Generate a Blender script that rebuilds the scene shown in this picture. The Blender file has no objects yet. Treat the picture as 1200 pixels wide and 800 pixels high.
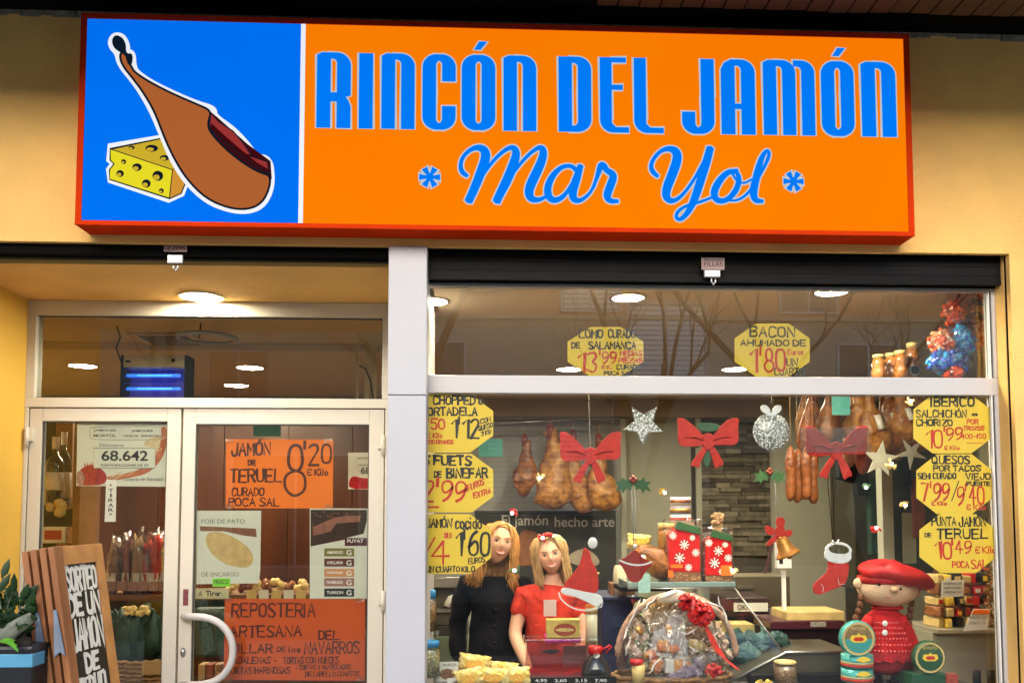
import bpy, bmesh, math, random
from mathutils import Vector, Matrix, noise
random.seed(7)
S0 = bpy.context.scene
COL = S0.collection
# ------------------------------------------------------------------ camera
FPX = 1020.0                       # focal length in pixels of the 1200 px wide photograph
EYE = Vector((0.0, -4.0, 1.6))
PITCH, YAW, ROLL, XP, YP = 0.06192, 0.04954, -0.00232, 625.05, 538.3
_f = Vector((math.sin(YAW)*math.cos(PITCH), math.cos(YAW)*math.cos(PITCH), math.sin(PITCH)))
_r = Vector((math.cos(YAW), -math.sin(YAW), 0.0)); _u = _r.cross(_f)
CR = _r*math.cos(ROLL) + _u*math.sin(ROLL)
CU = _u*math.cos(ROLL) - _r*math.sin(ROLL)
CF = _f
cam_d = bpy.data.cameras.new('camera'); cam = bpy.data.objects.new('camera', cam_d); COL.objects.link(cam)
cam_d.sensor_width = 36.0; cam_d.lens = 36.0*FPX/1200.0
cam_d.shift_x = (600-XP)/1200.0; cam_d.shift_y = (YP-400)/1200.0
cam_d.clip_start = 0.05; cam_d.clip_end = 500
m3 = Matrix((CR, CU, -CF)).transposed()
cam.matrix_world = Matrix.Translation(EYE) @ m3.to_4x4()
S0.camera = cam
# ------------------------------------------------------------------ world, sun, exposure
W = bpy.data.worlds.new('World'); S0.world = W; W.use_nodes = True
nt = W.node_tree; bg = nt.nodes['Background']
sky = nt.nodes.new('ShaderNodeTexSky'); sky.sky_type = 'NISHITA'; sky.sun_disc = False
SUN_EL, SUN_ROT = math.radians(21), math.radians(186)
sky.sun_elevation = SUN_EL; sky.sun_rotation = SUN_ROT; sky.air_density = 1.0; sky.dust_density = 2.0
nt.links.new(sky.outputs[0], bg.inputs[0]); bg.inputs[1].default_value = 0.15
sl = bpy.data.lights.new('sun', 'SUN'); sl.energy = 1.1; sl.angle = math.radians(50); sl.color = (1, .95, .90)
so = bpy.data.objects.new('sun', sl); COL.objects.link(so)
sdir = Vector((math.sin(SUN_ROT)*math.cos(SUN_EL), math.cos(SUN_ROT)*math.cos(SUN_EL), math.sin(SUN_EL)))
so.rotation_euler = (-sdir).to_track_quat('-Z', 'Y').to_euler()
S0.view_settings.view_transform = 'Standard'; S0.view_settings.look = 'None'
S0.view_settings.gamma = 1.0; S0.view_settings.exposure = 1.7; S0.view_settings.use_curve_mapping = False
S0.render.engine = 'CYCLES'
try:
    S0.cycles.use_denoising = True
    S0.cycles.max_bounces = 12; S0.cycles.transparent_max_bounces = 24
    S0.cycles.sample_clamp_indirect = 6.0
    S0.cycles.caustics_reflective = False; S0.cycles.caustics_refractive = False
except Exception: pass

# ------------------------------------------------------------------ geometry helpers
def P(px, py, Y):
    """world point on the vertical plane y=Y that a photograph pixel looks at"""
    d = CF*FPX + CR*(px-XP) + CU*(YP-py)
    return EYE + d*((Y-EYE.y)/d.y)
def PZ(px, py, z):
    d = CF*FPX + CR*(px-XP) + CU*(YP-py)
    return EYE + d*((z-EYE.z)/d.z)
def SC(Y): return FPX/(Y+4.0)          # pixels per metre at depth Y
def rect(x0, y0, x1, y1, Y):
    xm, ym = (x0+x1)/2, (y0+y1)/2
    return P(x0, ym, Y).x, P(xm, y1, Y).z, P(x1, ym, Y).x, P(xm, y0, Y).z   # xa, zb, xb, zt

def tag(o, label=None, cat=None, group=None, kind=None):
    if label: o['label'] = label
    if cat: o['category'] = cat
    if group: o['group'] = group
    if kind: o['kind'] = kind
    return o
def thing(name, label, cat, loc=(0, 0, 0), group=None):
    o = bpy.data.objects.new(name, None); COL.objects.link(o); o.location = loc
    o.empty_display_size = .05
    return tag(o, label, cat, group)

def chaikin(pts, it=2, closed=False):
    for _ in range(it):
        out = []
        n = len(pts)
        rng = range(n) if closed else range(n-1)
        if not closed: out.append(pts[0])
        for i in rng:
            a, b = pts[i], pts[(i+1) % n]
            out.append(tuple(a[k]*.75+b[k]*.25 for k in range(len(a))))
            out.append(tuple(a[k]*.25+b[k]*.75 for k in range(len(a))))
        if not closed: out.append(pts[-1])
        pts = out
    return pts

class MB:
    def __init__(s): s.v = []; s.f = []; s.m = []; s.mi = 0; s.sm = []; s.smooth = False
    def mat(s, i): s.mi = i; return s
    def add(s, vs, fs, smooth=None):
        b = len(s.v); s.v += [tuple(v) for v in vs]
        sm = s.smooth if smooth is None else smooth
        for f in fs: s.f.append([b+i for i in f]); s.m.append(s.mi); s.sm.append(sm)
        return s
    def box(s, x0, y0, z0, x1, y1, z1):
        x0, x1 = sorted((x0, x1)); y0, y1 = sorted((y0, y1)); z0, z1 = sorted((z0, z1))
        vs = [(x, y, z) for z in (z0, z1) for y in (y0, y1) for x in (x0, x1)]
        return s.add(vs, [(0,2,3,1),(4,5,7,6),(0,1,5,4),(2,6,7,3),(0,4,6,2),(1,3,7,5)], False)
    def pbox(s, x0, y0, x1, y1, Y0, Y1):
        a, b, c, d = rect(x0, y0, x1, y1, Y0)
        return s.box(a, Y0, b, c, Y1, d)
    def obox(s, c, dims, rot=None):
        R = rot or Matrix.Identity(3); c = Vector(c)
        vs = [c + R @ Vector((sx*dims[0]/2, sy*dims[1]/2, sz*dims[2]/2)) for sz in (-1,1) for sy in (-1,1) for sx in (-1,1)]
        return s.add(vs, [(0,2,3,1),(4,5,7,6),(0,1,5,4),(2,6,7,3),(0,4,6,2),(1,3,7,5)], False)
    def prism(s, pts, Y0, Y1):
        """pts = [(x,z)], extruded between two depths (front Y0)"""
        n = len(pts)
        ar = sum(pts[i][0]*pts[(i+1)%n][1]-pts[(i+1)%n][0]*pts[i][1] for i in range(n))
        if ar < 0: pts = pts[::-1]
        vs = [(x, Y0, z) for x, z in pts] + [(x, Y1, z) for x, z in pts]
        fs = [list(range(n)), list(range(2*n-1, n-1, -1))]
        fs += [(i, n+i, n+(i+1) % n, (i+1) % n) for i in range(n)]
        return s.add(vs, fs, False)
    def face(s, pts, Y):
        n = len(pts)
        ar = sum(pts[i][0]*pts[(i+1)%n][1]-pts[(i+1)%n][0]*pts[i][1] for i in range(n))
        if ar < 0: pts = pts[::-1]
        return s.add([(x, Y, z) for x, z in pts], [list(range(n))], False)
    def ribbon(s, pts, w, Y, closed=False, mapf=None):
        """flat stroke in the xz plane; w constant or per point"""
        n = len(pts)
        if n < 2: return s
        L = []; Rr = []
        ws = w if isinstance(w, (list, tuple)) else [w]*n
        for i in range(n):
            if closed: a, b = pts[i-1], pts[(i+1) % n]
            else: a, b = pts[max(i-1, 0)], pts[min(i+1, n-1)]
            dx, dz = b[0]-a[0], b[1]-a[1]; l = math.hypot(dx, dz) or 1e-9
            nx, nz = -dz/l, dx/l
            # mitre
            p, q = pts[i], None
            k = 1.0
            if closed or 0 < i < n-1:
                ux, uz = p[0]-a[0], p[1]-a[1]; lu = math.hypot(ux, uz) or 1e-9
                cs = abs((-uz/lu)*nx + (ux/lu)*nz); k = min(1/max(cs, .3), 1.7)
            h = ws[i]/2*k
            ex = ez = 0
            if not closed and i in (0, n-1):
                sg = -1 if i == 0 else 1
                ex, ez = dx/l*ws[i]*.35*sg, dz/l*ws[i]*.35*sg
            L.append((p[0]+nx*h+ex, Y, p[1]+nz*h+ez)); Rr.append((p[0]-nx*h+ex, Y, p[1]-nz*h+ez))
        vs = L+Rr
        m = n if closed else n-1
        return s.add(vs, [(n+i, n+(i+1) % n, (i+1) % n, i) for i in range(m)], False)
    def tube(s, pts, rad, seg=8, flat=1.0, cap=True, axis=None):
        pts = [Vector(p) for p in pts]; n = len(pts)
        rs = rad if isinstance(rad, (list, tuple)) else [rad]*n
        vs = []; fs = []
        d0 = (pts[1]-pts[0]).normalized()
        up = Vector((0, 1, 0)) if abs(d0.y) < .9 else Vector((1, 0, 0))
        if axis: up = Vector(axis)
        for i in range(n):
            d = (pts[min(i+1, n-1)]-pts[max(i-1, 0)])
            d = d.normalized() if d.length > 1e-9 else d0
            a = up - d*up.dot(d)
            a = a.normalized() if a.length > 1e-6 else d.orthogonal().normalized()
            b = d.cross(a); up = a
            for k in range(seg):
                t = 2*math.pi*k/seg
                vs.append(pts[i] + a*math.cos(t)*rs[i]*flat + b*math.sin(t)*rs[i])
        for i in range(n-1):
            for k in range(seg):
                k2 = (k+1) % seg
                fs.append((i*seg+k, i*seg+k2, (i+1)*seg+k2, (i+1)*seg+k))
        if cap:
            fs.append(tuple(range(seg-1, -1, -1))); fs.append(tuple((n-1)*seg+k for k in range(seg)))
        return s.add(vs, fs, True)
    def lathe(s, prof, c, seg=20, axis='z', sx=1, sy=1):
        """prof=[(r,h)] round an axis through c"""
        c = Vector(c); vs = []; fs = []; n = len(prof)
        for r, h in prof:
            for k in range(seg):
                t = 2*math.pi*k/seg; a, b = r*math.cos(t)*sx, r*math.sin(t)*sy
                vs.append(c + (Vector((a, b, h)) if axis == 'z' else Vector((a, h, b)) if axis == 'y' else Vector((h, a, b))))
        for i in range(n-1):
            for k in range(seg):
                k2 = (k+1) % seg
                q = (i*seg+k, i*seg+k2, (i+1)*seg+k2, (i+1)*seg+k)
                fs.append(q if axis != 'y' else q[::-1])
        if prof[0][0] > 1e-5: fs.append(tuple(range(seg-1, -1, -1)) if axis != 'y' else tuple(range(seg)))
        if prof[-1][0] > 1e-5:
            t = tuple((n-1)*seg+k for k in range(seg)); fs.append(t if axis != 'y' else t[::-1])
        return s.add(vs, fs, True)
    def ball(s, c, r, seg=12, rings=8, lump=0, seed=0):
        c = Vector(c); rr = r if isinstance(r, (tuple, list)) else (r, r, r); vs = []; fs = []
        for i in range(rings+1):
            ph = math.pi*i/rings
            for k in range(seg):
                t = 2*math.pi*k/seg
                d = Vector((math.sin(ph)*math.cos(t), math.sin(ph)*math.sin(t), math.cos(ph)))
                q = 1 + (lump*noise.noise(d*2.3+Vector((seed, seed*1.7, 0))) if lump else 0)
                vs.append(c + Vector((d.x*rr[0], d.y*rr[1], d.z*rr[2]))*q)
        for i in range(rings):
            for k in range(seg):
                k2 = (k+1) % seg
                fs.append((i*seg+k, (i+1)*seg+k, (i+1)*seg+k2, i*seg+k2))
        return s.add(vs, fs, True)
    def nugget(s, c, r, sq=(1, 1, 1)):
        """small crumpled faceted lump, 20 triangles"""
        g = (1+5**.5)/2; c = Vector(c)
        V = [(-1,g,0),(1,g,0),(-1,-g,0),(1,-g,0),(0,-1,g),(0,1,g),(0,-1,-g),(0,1,-g),(g,0,-1),(g,0,1),(-g,0,-1),(-g,0,1)]
        F = [(0,11,5),(0,5,1),(0,1,7),(0,7,10),(0,10,11),(1,5,9),(5,11,4),(11,10,2),(10,7,6),(7,1,8),(3,9,4),(3,4,2),(3,2,6),(3,6,8),(3,8,9),(4,9,5),(2,4,11),(6,2,10),(8,6,7),(9,8,1)]
        R = Matrix.Rotation(random.random()*6, 3, 'X') @ Matrix.Rotation(random.random()*6, 3, 'Z')
        vs = [c + R @ Vector((v[0]*sq[0], v[1]*sq[1], v[2]*sq[2]))*r/1.9*random.uniform(.75, 1.15) for v in V]
        return s.add(vs, F, False)
    def build(s, name, mats, parent=None, bevel=0, kind=None, base=None):
        me = bpy.data.meshes.new(name)
        off = Vector((0, 0, 0))
        o = bpy.data.objects.new(name, me); COL.objects.link(o)
        if parent is not None:
            off = world_loc(parent); o.parent = parent
        elif base is not None:
            off = Vector(base); o.location = off
        elif s.v:
            xs = [v[0] for v in s.v]; ys = [v[1] for v in s.v]; zs = [v[2] for v in s.v]
            off = Vector(((min(xs)+max(xs))/2, (min(ys)+max(ys))/2, min(zs))); o.location = off
        me.from_pydata([(v[0]-off.x, v[1]-off.y, v[2]-off.z) for v in s.v], [], s.f)
        if not isinstance(mats, (list, tuple)): mats = [mats]
        for m in mats: me.materials.append(m)
        me.polygons.foreach_set('material_index', s.m)
        me.polygons.foreach_set('use_smooth', s.sm)
        me.update()
        if bevel:
            b = o.modifiers.new('bevel', 'BEVEL'); b.width = bevel; b.segments = 2; b.limit_method = 'ANGLE'; b.angle_limit = .9
        if kind: o['kind'] = kind
        return o
def world_loc(o):
    l = Vector(o.location)
    while o.parent: o = o.parent; l += o.location
    return l
def copy_tree(o, parent=None):
    c = o.copy(); COL.objects.link(c)
    if parent is not None: c.parent = parent
    for ch in [x for x in o.children]: copy_tree(ch, c)
    return c

# ------------------------------------------------------------------ materials
def mat(name, col, rough=.5, metal=0.0, noi=None, bump=None, emit=0.0, alpha=None, stretch=None, coat=0, spec=None, sss=0):
    m = bpy.data.materials.new(name); m.use_nodes = True; n = m.node_tree; b = n.nodes['Principled BSDF']
    c4 = (col[0], col[1], col[2], 1)
    b.inputs['Base Color'].default_value = c4; b.inputs['Roughness'].default_value = rough
    b.inputs['Metallic'].default_value = metal
    if coat: b.inputs['Coat Weight'].default_value = coat
    if spec is not None: b.inputs['Specular IOR Level'].default_value = spec
    if sss: b.inputs['Subsurface Weight'].default_value = sss; b.inputs['Subsurface Scale'].default_value = .01
    if emit:
        b.inputs['Emission Color'].default_value = c4; b.inputs['Emission Strength'].default_value = emit
    src = None
    if noi or bump:
        tc = n.nodes.new('ShaderNodeTexCoord'); src = tc.outputs['Object']
        if stretch:
            mp = n.nodes.new('ShaderNodeMapping'); mp.inputs['Scale'].default_value = stretch
            n.links.new(src, mp.inputs[0]); src = mp.outputs[0]
    if noi:
        tx = n.nodes.new('ShaderNodeTexNoise'); tx.inputs['Scale'].default_value = noi[0]; tx.inputs['Detail'].default_value = 6
        n.links.new(src, tx.inputs['Vector'])
        rp = n.nodes.new('ShaderNodeMapRange'); rp.inputs[1].default_value = .3; rp.inputs[2].default_value = .7
        n.links.new(tx.outputs[0], rp.inputs[0])
        mx = n.nodes.new('ShaderNodeMix'); mx.data_type = 'RGBA'
        a = noi[1]
        c2 = noi[2] if len(noi) > 2 else tuple(c*(1-a) for c in col)
        mx.inputs[6].default_value = c4; mx.inputs[7].default_value = (*c2, 1)
        n.links.new(rp.outputs[0], mx.inputs[0]); n.links.new(mx.outputs[2], b.inputs['Base Color'])
        if emit: n.links.new(mx.outputs[2], b.inputs['Emission Color'])
    if bump:
        t2 = n.nodes.new('ShaderNodeTexNoise'); t2.inputs['Scale'].default_value = bump[0]; t2.inputs['Detail'].default_value = 5
        n.links.new(src, t2.inputs['Vector'])
        bp = n.nodes.new('ShaderNodeBump'); bp.inputs['Strength'].default_value = bump[1]; bp.inputs['Distance'].default_value = bump[2] if len(bump) > 2 else .01
        n.links.new(t2.outputs[0], bp.inputs['Height']); n.links.new(bp.outputs[0], b.inputs['Normal'])
    return m
def clear(name, tint=(1, 1, 1), refl=.05, rough=0.0, bump=None, power=5):
    """thin clear sheet: lets light through, mirrors more at grazing angles"""
    m = bpy.data.materials.new(name); m.use_nodes = True; n = m.node_tree; n.nodes.clear()
    out = n.nodes.new('ShaderNodeOutputMaterial'); mix = n.nodes.new('ShaderNodeMixShader')
    tr = n.nodes.new('ShaderNodeBsdfTransparent'); tr.inputs[0].default_value = (*tint, 1)
    gl = n.nodes.new('ShaderNodeBsdfGlossy'); gl.inputs['Roughness'].default_value = rough
    lw = n.nodes.new('ShaderNodeLayerWeight'); pw = n.nodes.new('ShaderNodeMath'); pw.operation = 'POWER'; pw.inputs[1].default_value = power
    n.links.new(lw.outputs['Facing'], pw.inputs[0])
    mr = n.nodes.new('ShaderNodeMapRange'); mr.inputs[3].default_value = refl; mr.inputs[4].default_value = 1
    n.links.new(pw.outputs[0], mr.inputs[0]); n.links.new(mr.outputs[0], mix.inputs[0])
    n.links.new(tr.outputs[0], mix.inputs[1]); n.links.new(gl.outputs[0], mix.inputs[2]); n.links.new(mix.outputs[0], out.inputs[0])
    if bump:
        tc = n.nodes.new('ShaderNodeTexCoord'); t2 = n.nodes.new('ShaderNodeTexNoise'); t2.inputs['Scale'].default_value = bump[0]; t2.inputs['Detail'].default_value = 3
        n.links.new(tc.outputs['Object'], t2.inputs['Vector'])
        bp = n.nodes.new('ShaderNodeBump'); bp.inputs['Strength'].default_value = bump[1]; bp.inputs['Distance'].default_value = .02
        n.links.new(t2.outputs[0], bp.inputs['Height']); n.links.new(bp.outputs[0], gl.inputs['Normal']); n.links.new(bp.outputs[0], lw.inputs['Normal'])
    return m
def wood(name, c1, c2, scale=6, stretch=(1, 1, .08), rough=.5, rings=14):
    m = mat(name, c1, rough, noi=(scale, 0, c2), bump=(scale*3, .25, .004), stretch=stretch)
    return m
def speckle(name, c1, c2, scale, rough=.3, metal=0, thr=(.2, .5)):
    m = bpy.data.materials.new(name); m.use_nodes = True; n = m.node_tree; b = n.nodes['Principled BSDF']
    b.inputs['Roughness'].default_value = rough; b.inputs['Metallic'].default_value = metal
    tc = n.nodes.new('ShaderNodeTexCoord'); v = n.nodes.new('ShaderNodeTexVoronoi'); v.inputs['Scale'].default_value = scale
    n.links.new(tc.outputs['Object'], v.inputs['Vector'])
    r = n.nodes.new('ShaderNodeMapRange'); r.inputs[1].default_value = thr[0]; r.inputs[2].default_value = thr[1]
    n.links.new(v.outputs['Distance'], r.inputs[0])
    mx = n.nodes.new('ShaderNodeMix'); mx.data_type = 'RGBA'; mx.inputs[6].default_value = (*c1, 1); mx.inputs[7].default_value = (*c2, 1)
    n.links.new(r.outputs[0], mx.inputs[0]); n.links.new(mx.outputs[2], b.inputs['Base Color'])
    bp = n.nodes.new('ShaderNodeBump'); bp.inputs['Strength'].default_value = .6; bp.inputs['Distance'].default_value = .003
    n.links.new(v.outputs['Distance'], bp.inputs['Height']); n.links.new(bp.outputs[0], b.inputs['Normal'])
    return m

M = {}
M['stucco'] = mat('ochre stucco', (.88, .53, .16), .88, noi=(2.6, .22), bump=(85, .8, .006))
M['stucco_y'] = mat('yellow stucco', (.84, .50, .075), .85, noi=(1.5, .12), bump=(70, .25, .004))
M['column'] = mat('white painted column', (.50, .495, .52), .6, noi=(2.5, .06), bump=(90, .1, .002))
M['alu'] = mat('lamp tinted white aluminium', (.62, .58, .49), .35, noi=(3, .06))  # cream cast of the soffit lamp is put into the white frame colour
M['aluw'] = mat('white aluminium', (.52, .505, .50), .35, noi=(3, .05))
M['aludark'] = mat('rubber gasket', (.05, .05, .05), .6)
M['alugrey'] = mat('grey rail', (.32, .33, .34), .4, .3, noi=(8, .2))
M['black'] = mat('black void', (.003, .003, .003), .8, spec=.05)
M['shutter'] = mat('black shutter', (.005, .0045, .0045), .6, noi=(9, .4), spec=.15)
M['slat'] = wood('dark brown ceiling boards', (.13, .06, .025), (.07, .03, .012), 5, (1, .1, 1), .6)
M['signred'] = mat('red sign frame', (.58, .035, .002), .75, noi=(4, .15), spec=.05)
M['glassup'] = clear('upper window glass', (.94, .95, .93), .12)
M['glass'] = clear('window glass', (.96, .97, .95), .042)
M['doorglass'] = clear('door glass', (.90, .91, .86), .05)
M['case'] = clear('display case glass', (.86, .93, .90), .10)
M['cello'] = clear('cellophane', (.98, .98, .98), .085, .10, (30, 1), 1.6)
M['bagfilm'] = clear('bag film', (.97, .97, .97), .07, .12, (30, .8), 2.0)
M['white'] = mat('white plastic', (.8, .8, .78), .35)
M['paper'] = mat('white paper', (.72, .73, .68), .7, noi=(12, .07))
M['yellow'] = mat('yellow card', (.90, .62, .05), .6, noi=(5, .14), bump=(9, .15, .01))
M['orange'] = mat('fluorescent orange card', (.98, .21, .012), .6, noi=(5, .08), bump=(8, .15, .01))
M['orange2'] = mat('dark orange card', (.64, .09, .01), .6, noi=(5, .10), bump=(6, .3, .01))
M['inkblack'] = mat('black marker', (.012, .012, .015), .5)
M['inkred'] = mat('red marker', (.62, .03, .015), .5)
M['inkbrown'] = mat('dark red marker', (.09, .012, .008), .5)
M['inkgrey'] = mat('grey print', (.22, .24, .22), .6)
M['red'] = mat('red felt', (.62, .035, .02), .85, noi=(30, .3), bump=(60, .4, .004))
M['redgloss'] = mat('red gloss', (.62, .012, .012), .3, noi=(20, .3))
M['redcloth'] = mat('red knit cloth', (.6, .014, .02), .95, noi=(22, .5), bump=(110, 1, .008))
M['redpolo'] = mat('red polo cotton', (.72, .05, .025), .95, noi=(8, .3), bump=(14, .9, .02))
M['whitefelt'] = mat('white felt', (.72, .72, .70), .9, bump=(80, .4, .004))
M['green'] = mat('holly green', (.03, .11, .035), .5, noi=(15, .3))
M['teal'] = mat('teal card', (.08, .36, .33), .6, noi=(20, .2))
M['tealtin'] = mat('turquoise tin', (.08, .42, .40), .3, .3)
M['greentin'] = mat('dark green tin', (.02, .10, .05), .35, .2)
M['gold'] = mat('gold', (.62, .42, .10), .35, .8)
M['goldpaint'] = mat('gold paint', (.75, .5, .08), .5)
M['steel'] = mat('stainless steel', (.42, .42, .41), .32, .9, noi=(6, .2))
M['chrome'] = mat('chrome', (.7, .7, .7), .12, 1)
M['skin'] = mat('skin', (.76, .42, .28), .62, noi=(9, .12), sss=.1)
M['hair1'] = mat('copper blonde hair', (.70, .34, .09), .45, noi=(30, .45), stretch=(1, 1, .15))
M['hair2'] = mat('blonde hair', (.72, .46, .20), .45, noi=(30, .5), stretch=(1, 1, .15))
M['blackcloth'] = mat('black cloth', (.008, .007, .009), .95, bump=(12, .8, .02), spec=.2)
M['navy'] = mat('navy', (.012, .018, .07), .6, noi=(6, .2))
M['ham'] = mat('cured ham skin', (.40, .15, .035), .36, noi=(13, 0, (.07, .018, .006)), bump=(12, .9, .03))
M['hampale'] = mat('golden ham fat', (.56, .27, .055), .36, noi=(13, 0, (.14, .04, .010)), bump=(12, .9, .03))
M['ham_red'] = mat('red ham muscle', (.26, .05, .025), .4, noi=(8, .4), bump=(12, .5, .01))
M['sausage'] = mat('chorizo', (.36, .12, .03), .35, noi=(22, 0, (.12, .03, .01)), bump=(30, .9, .012))
M['darkgreen'] = mat('dark green netting', (.012, .05, .035), .6, noi=(12, .4), bump=(14, .6, .02))
M['fabricteal'] = mat('teal crumpled fabric', (.05, .13, .12), .6, noi=(6, .5), bump=(7, .9, .04))
M['wallint'] = mat('pale green interior wall', (.44, .45, .36), .8, noi=(.8, .12))
M['wallgrey'] = mat('grey interior wall', (.42, .43, .41), .8, noi=(.8, .12))
M['ceil'] = mat('interior ceiling', (.46, .38, .28), .85, noi=(.8, .1))
M['floor'] = mat('brown floor tiles', (.16, .10, .06), .4, noi=(2, .3))
M['woodred'] = wood('red brown wood panelling', (.09, .022, .006), (.035, .008, .003), 3, (1, 1, .15), .35)
M['woodbrown'] = wood('brown shelf wood', (.24, .10, .03), (.13, .05, .015), 5, (.2, 1, 1), .45)
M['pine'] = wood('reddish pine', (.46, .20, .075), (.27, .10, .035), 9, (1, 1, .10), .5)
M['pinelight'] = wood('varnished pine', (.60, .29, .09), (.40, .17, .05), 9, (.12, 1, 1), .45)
M['wicker'] = mat('wicker', (.34, .17, .06), .6, noi=(40, .5), bump=(50, .8, .01))
M['stone'] = mat('slate strip', (.30, .27, .20), .8, noi=(14, .5), bump=(30, .6, .01))
M['stone2'] = mat('pale slate strip', (.44, .40, .30), .8, noi=(14, .4), bump=(30, .6, .01))
M['stone3'] = mat('dark slate strip', (.15, .13, .10), .8, noi=(14, .4), bump=(30, .6, .01))
M['glitter'] = speckle('silver glitter', (.85, .86, .82), (.22, .22, .19), 85, .3, .35)
M['orangesticker'] = mat('orange sticker', (.95, .17, .01), .5)
M['cardboard'] = mat('cardboard', (.36, .22, .10), .8, noi=(12, .2))
M['chocolate'] = mat('chocolate', (.045, .018, .012), .4, noi=(20, .3))
M['cream'] = mat('cream cheese rind', (.70, .52, .20), .5, noi=(14, .3))
M['winedark'] = mat('dark wine bottle', (.012, .014, .010), .12, coat=.5)
M['bluelid'] = mat('blue lid', (.03, .24, .55), .4)
M['pinklid'] = mat('pink lid', (.75, .05, .38), .35)
M['pinkbox'] = clear('pink tinted tub', (.92, .80, .78), .12, .1)
M['yellowpack'] = mat('yellow snack bag', (.82, .55, .02), .3, noi=(26, 0, (.80, .70, .40)), bump=(30, 1, .03))
M['pasta'] = speckle('pasta and beans', (.62, .52, .30), (.20, .17, .08), 70, .5)
M['beans'] = speckle('mixed nuts', (.48, .26, .12), (.18, .08, .03), 80, .5)
M['leaf'] = mat('dark green leaf', (.018, .055, .014), .4, noi=(9, .4))
M['leafbright'] = mat('bright green leaf', (.12, .42, .03), .4, noi=(9, .2))
M['soil'] = mat('potting soil', (.03, .022, .015), .9, noi=(30, .5))
M['planter'] = mat('black planter', (.012, .013, .016), .4)
M['blueband'] = mat('blue band', (.09, .32, .50), .5)
M['asphalt'] = mat('asphalt', (.05, .05, .05), .85, noi=(8, .3), bump=(80, .4, .004))
M['paving'] = mat('pavement', (.34, .32, .28), .8, noi=(3, .25), bump=(60, .3, .004))
M['brick'] = mat('orange brick', (.75, .33, .16), .8, noi=(3, .2))
M['bark'] = mat('bark', (.07, .06, .05), .9, noi=(10, .4), bump=(18, .8, .02))
M['facade2'] = mat('beige facade', (.50, .44, .33), .8, noi=(2, .2))
M['blind'] = mat('white blind', (.75, .76, .74), .6)
M['darkglass'] = mat('dark window', (.02, .025, .03), .1)
M['dollface'] = mat('doll face felt', (.70, .48, .32), .95, noi=(9, .15), bump=(110, .8, .004))
M['purple'] = mat('dried lavender paper', (.30, .24, .34), .8, noi=(20, .4), bump=(20, .6, .01))
M['greypaper'] = mat('grey wrapping paper', (.46, .43, .44), .55, noi=(10, .2), bump=(14, .7, .03))
M['bronze'] = mat('bell bronze', (.52, .22, .04), .35, .5, noi=(12, .3))
M['brownjar'] = mat('brown preserve', (.34, .13, .03), .25, noi=(18, .5), coat=.6)
M['redliquid'] = mat('dark bottle', (.01, .008, .008), .1, coat=.6)
def emis(name, col, s, base=None):
    m = mat(name, base or col, .35); b = m.node_tree.nodes['Principled BSDF']
    b.inputs['Emission Color'].default_value = (*col, 1); b.inputs['Emission Strength'].default_value = s
    return m
# ------------------------------------------------------------------ hand lettering (strokes on a 6 x 8 grid)
G = {
'A':"003860|1353",'B':"0008|~0858675504|~0454625000",'C':"~6748180602104061",'D':"0008|~0838666238|~0838666230" ,
'E':"68080060|0454",'F':"680800|0454",'G':"~6748180602104062|626434",'H':"0008|6068|0464",'I':"0008",'J':"~585240100203",
'K':"0008|680460",'L':"080060",'M':"0008336860",'N':"00086068",'O':"@380701306167",'P':"0008|~0858665404",'Q':"@380701306167|3270",
'R':"0008|~0858665404|3460",'S':"~67481806155362501001",'T':"0868|3038",'U':"~080210506268",'V':"083068",'W':"0820344068",'X':"0068|0860",
'Y':"083468|3430",'Z':"08680060",'0':"@380701306167",'1':"064840"[:6],'2':"~072858664330 00|0060".replace(' ',''),'3':"~072858663463502001",
'4':"480363|4840",'5':"680805|~054563501001",'6':"~582704013061644503",'7':"086820",'8':"@2848575544241517|@2444636140200103",'9':"~104164673807042365",
"'":"0906",'.':"0010",',':"1100",'/':"0068",'-':"0444",'=':"0343|0545",'€':"~6748180602104061|0444",':':"0001|0506",'*':"@14325432",'!':"0803|0001",
'o':"@250401204144",'c':"~4435150401103041",'i':"0005|0708",'n':"0005|~0435444340",'l':"0008",'s':"~44351503423010 01".replace(' ',''),'a':"@350401304144|4540",
'd':"@350401304144|4840",'e':"~0343441504011041",'r':"0005|~043545",'u':"~0502104145|4540",'k':"0008|450240",'m':"0005|~042530|~253545 50".replace(' ',''),'t':"~28201130|0545",
'_':"0060",
}
G['2'] = "~072858664400|0060"
G['D'] = "0008|~0838666230 00".replace(' ', '')
ACC = {'Ó': 'O', 'Á': 'A', 'É': 'E', 'ó': 'o'}
def strokes(ch):
    base = ACC.get(ch, ch)
    if base not in G: base = base.upper() if base.upper() in G else '-'
    out = []; w = 0
    for st in G[base].split('|'):
        fl = st[0] if st[0] in '~@' else ''
        d = st[len(fl):]
        pts = [(int(d[i]), int(d[i+1])) for i in range(0, len(d)-1, 2)]
        w = max(w, max(p[0] for p in pts)); out.append((fl, pts))
    if ch in ACC: out.append(('', [(w*.5, 9 if ch.isupper() else 6.5), (w*.5+1.4, 10.3 if ch.isupper() else 8)]))
    return out, w
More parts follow.
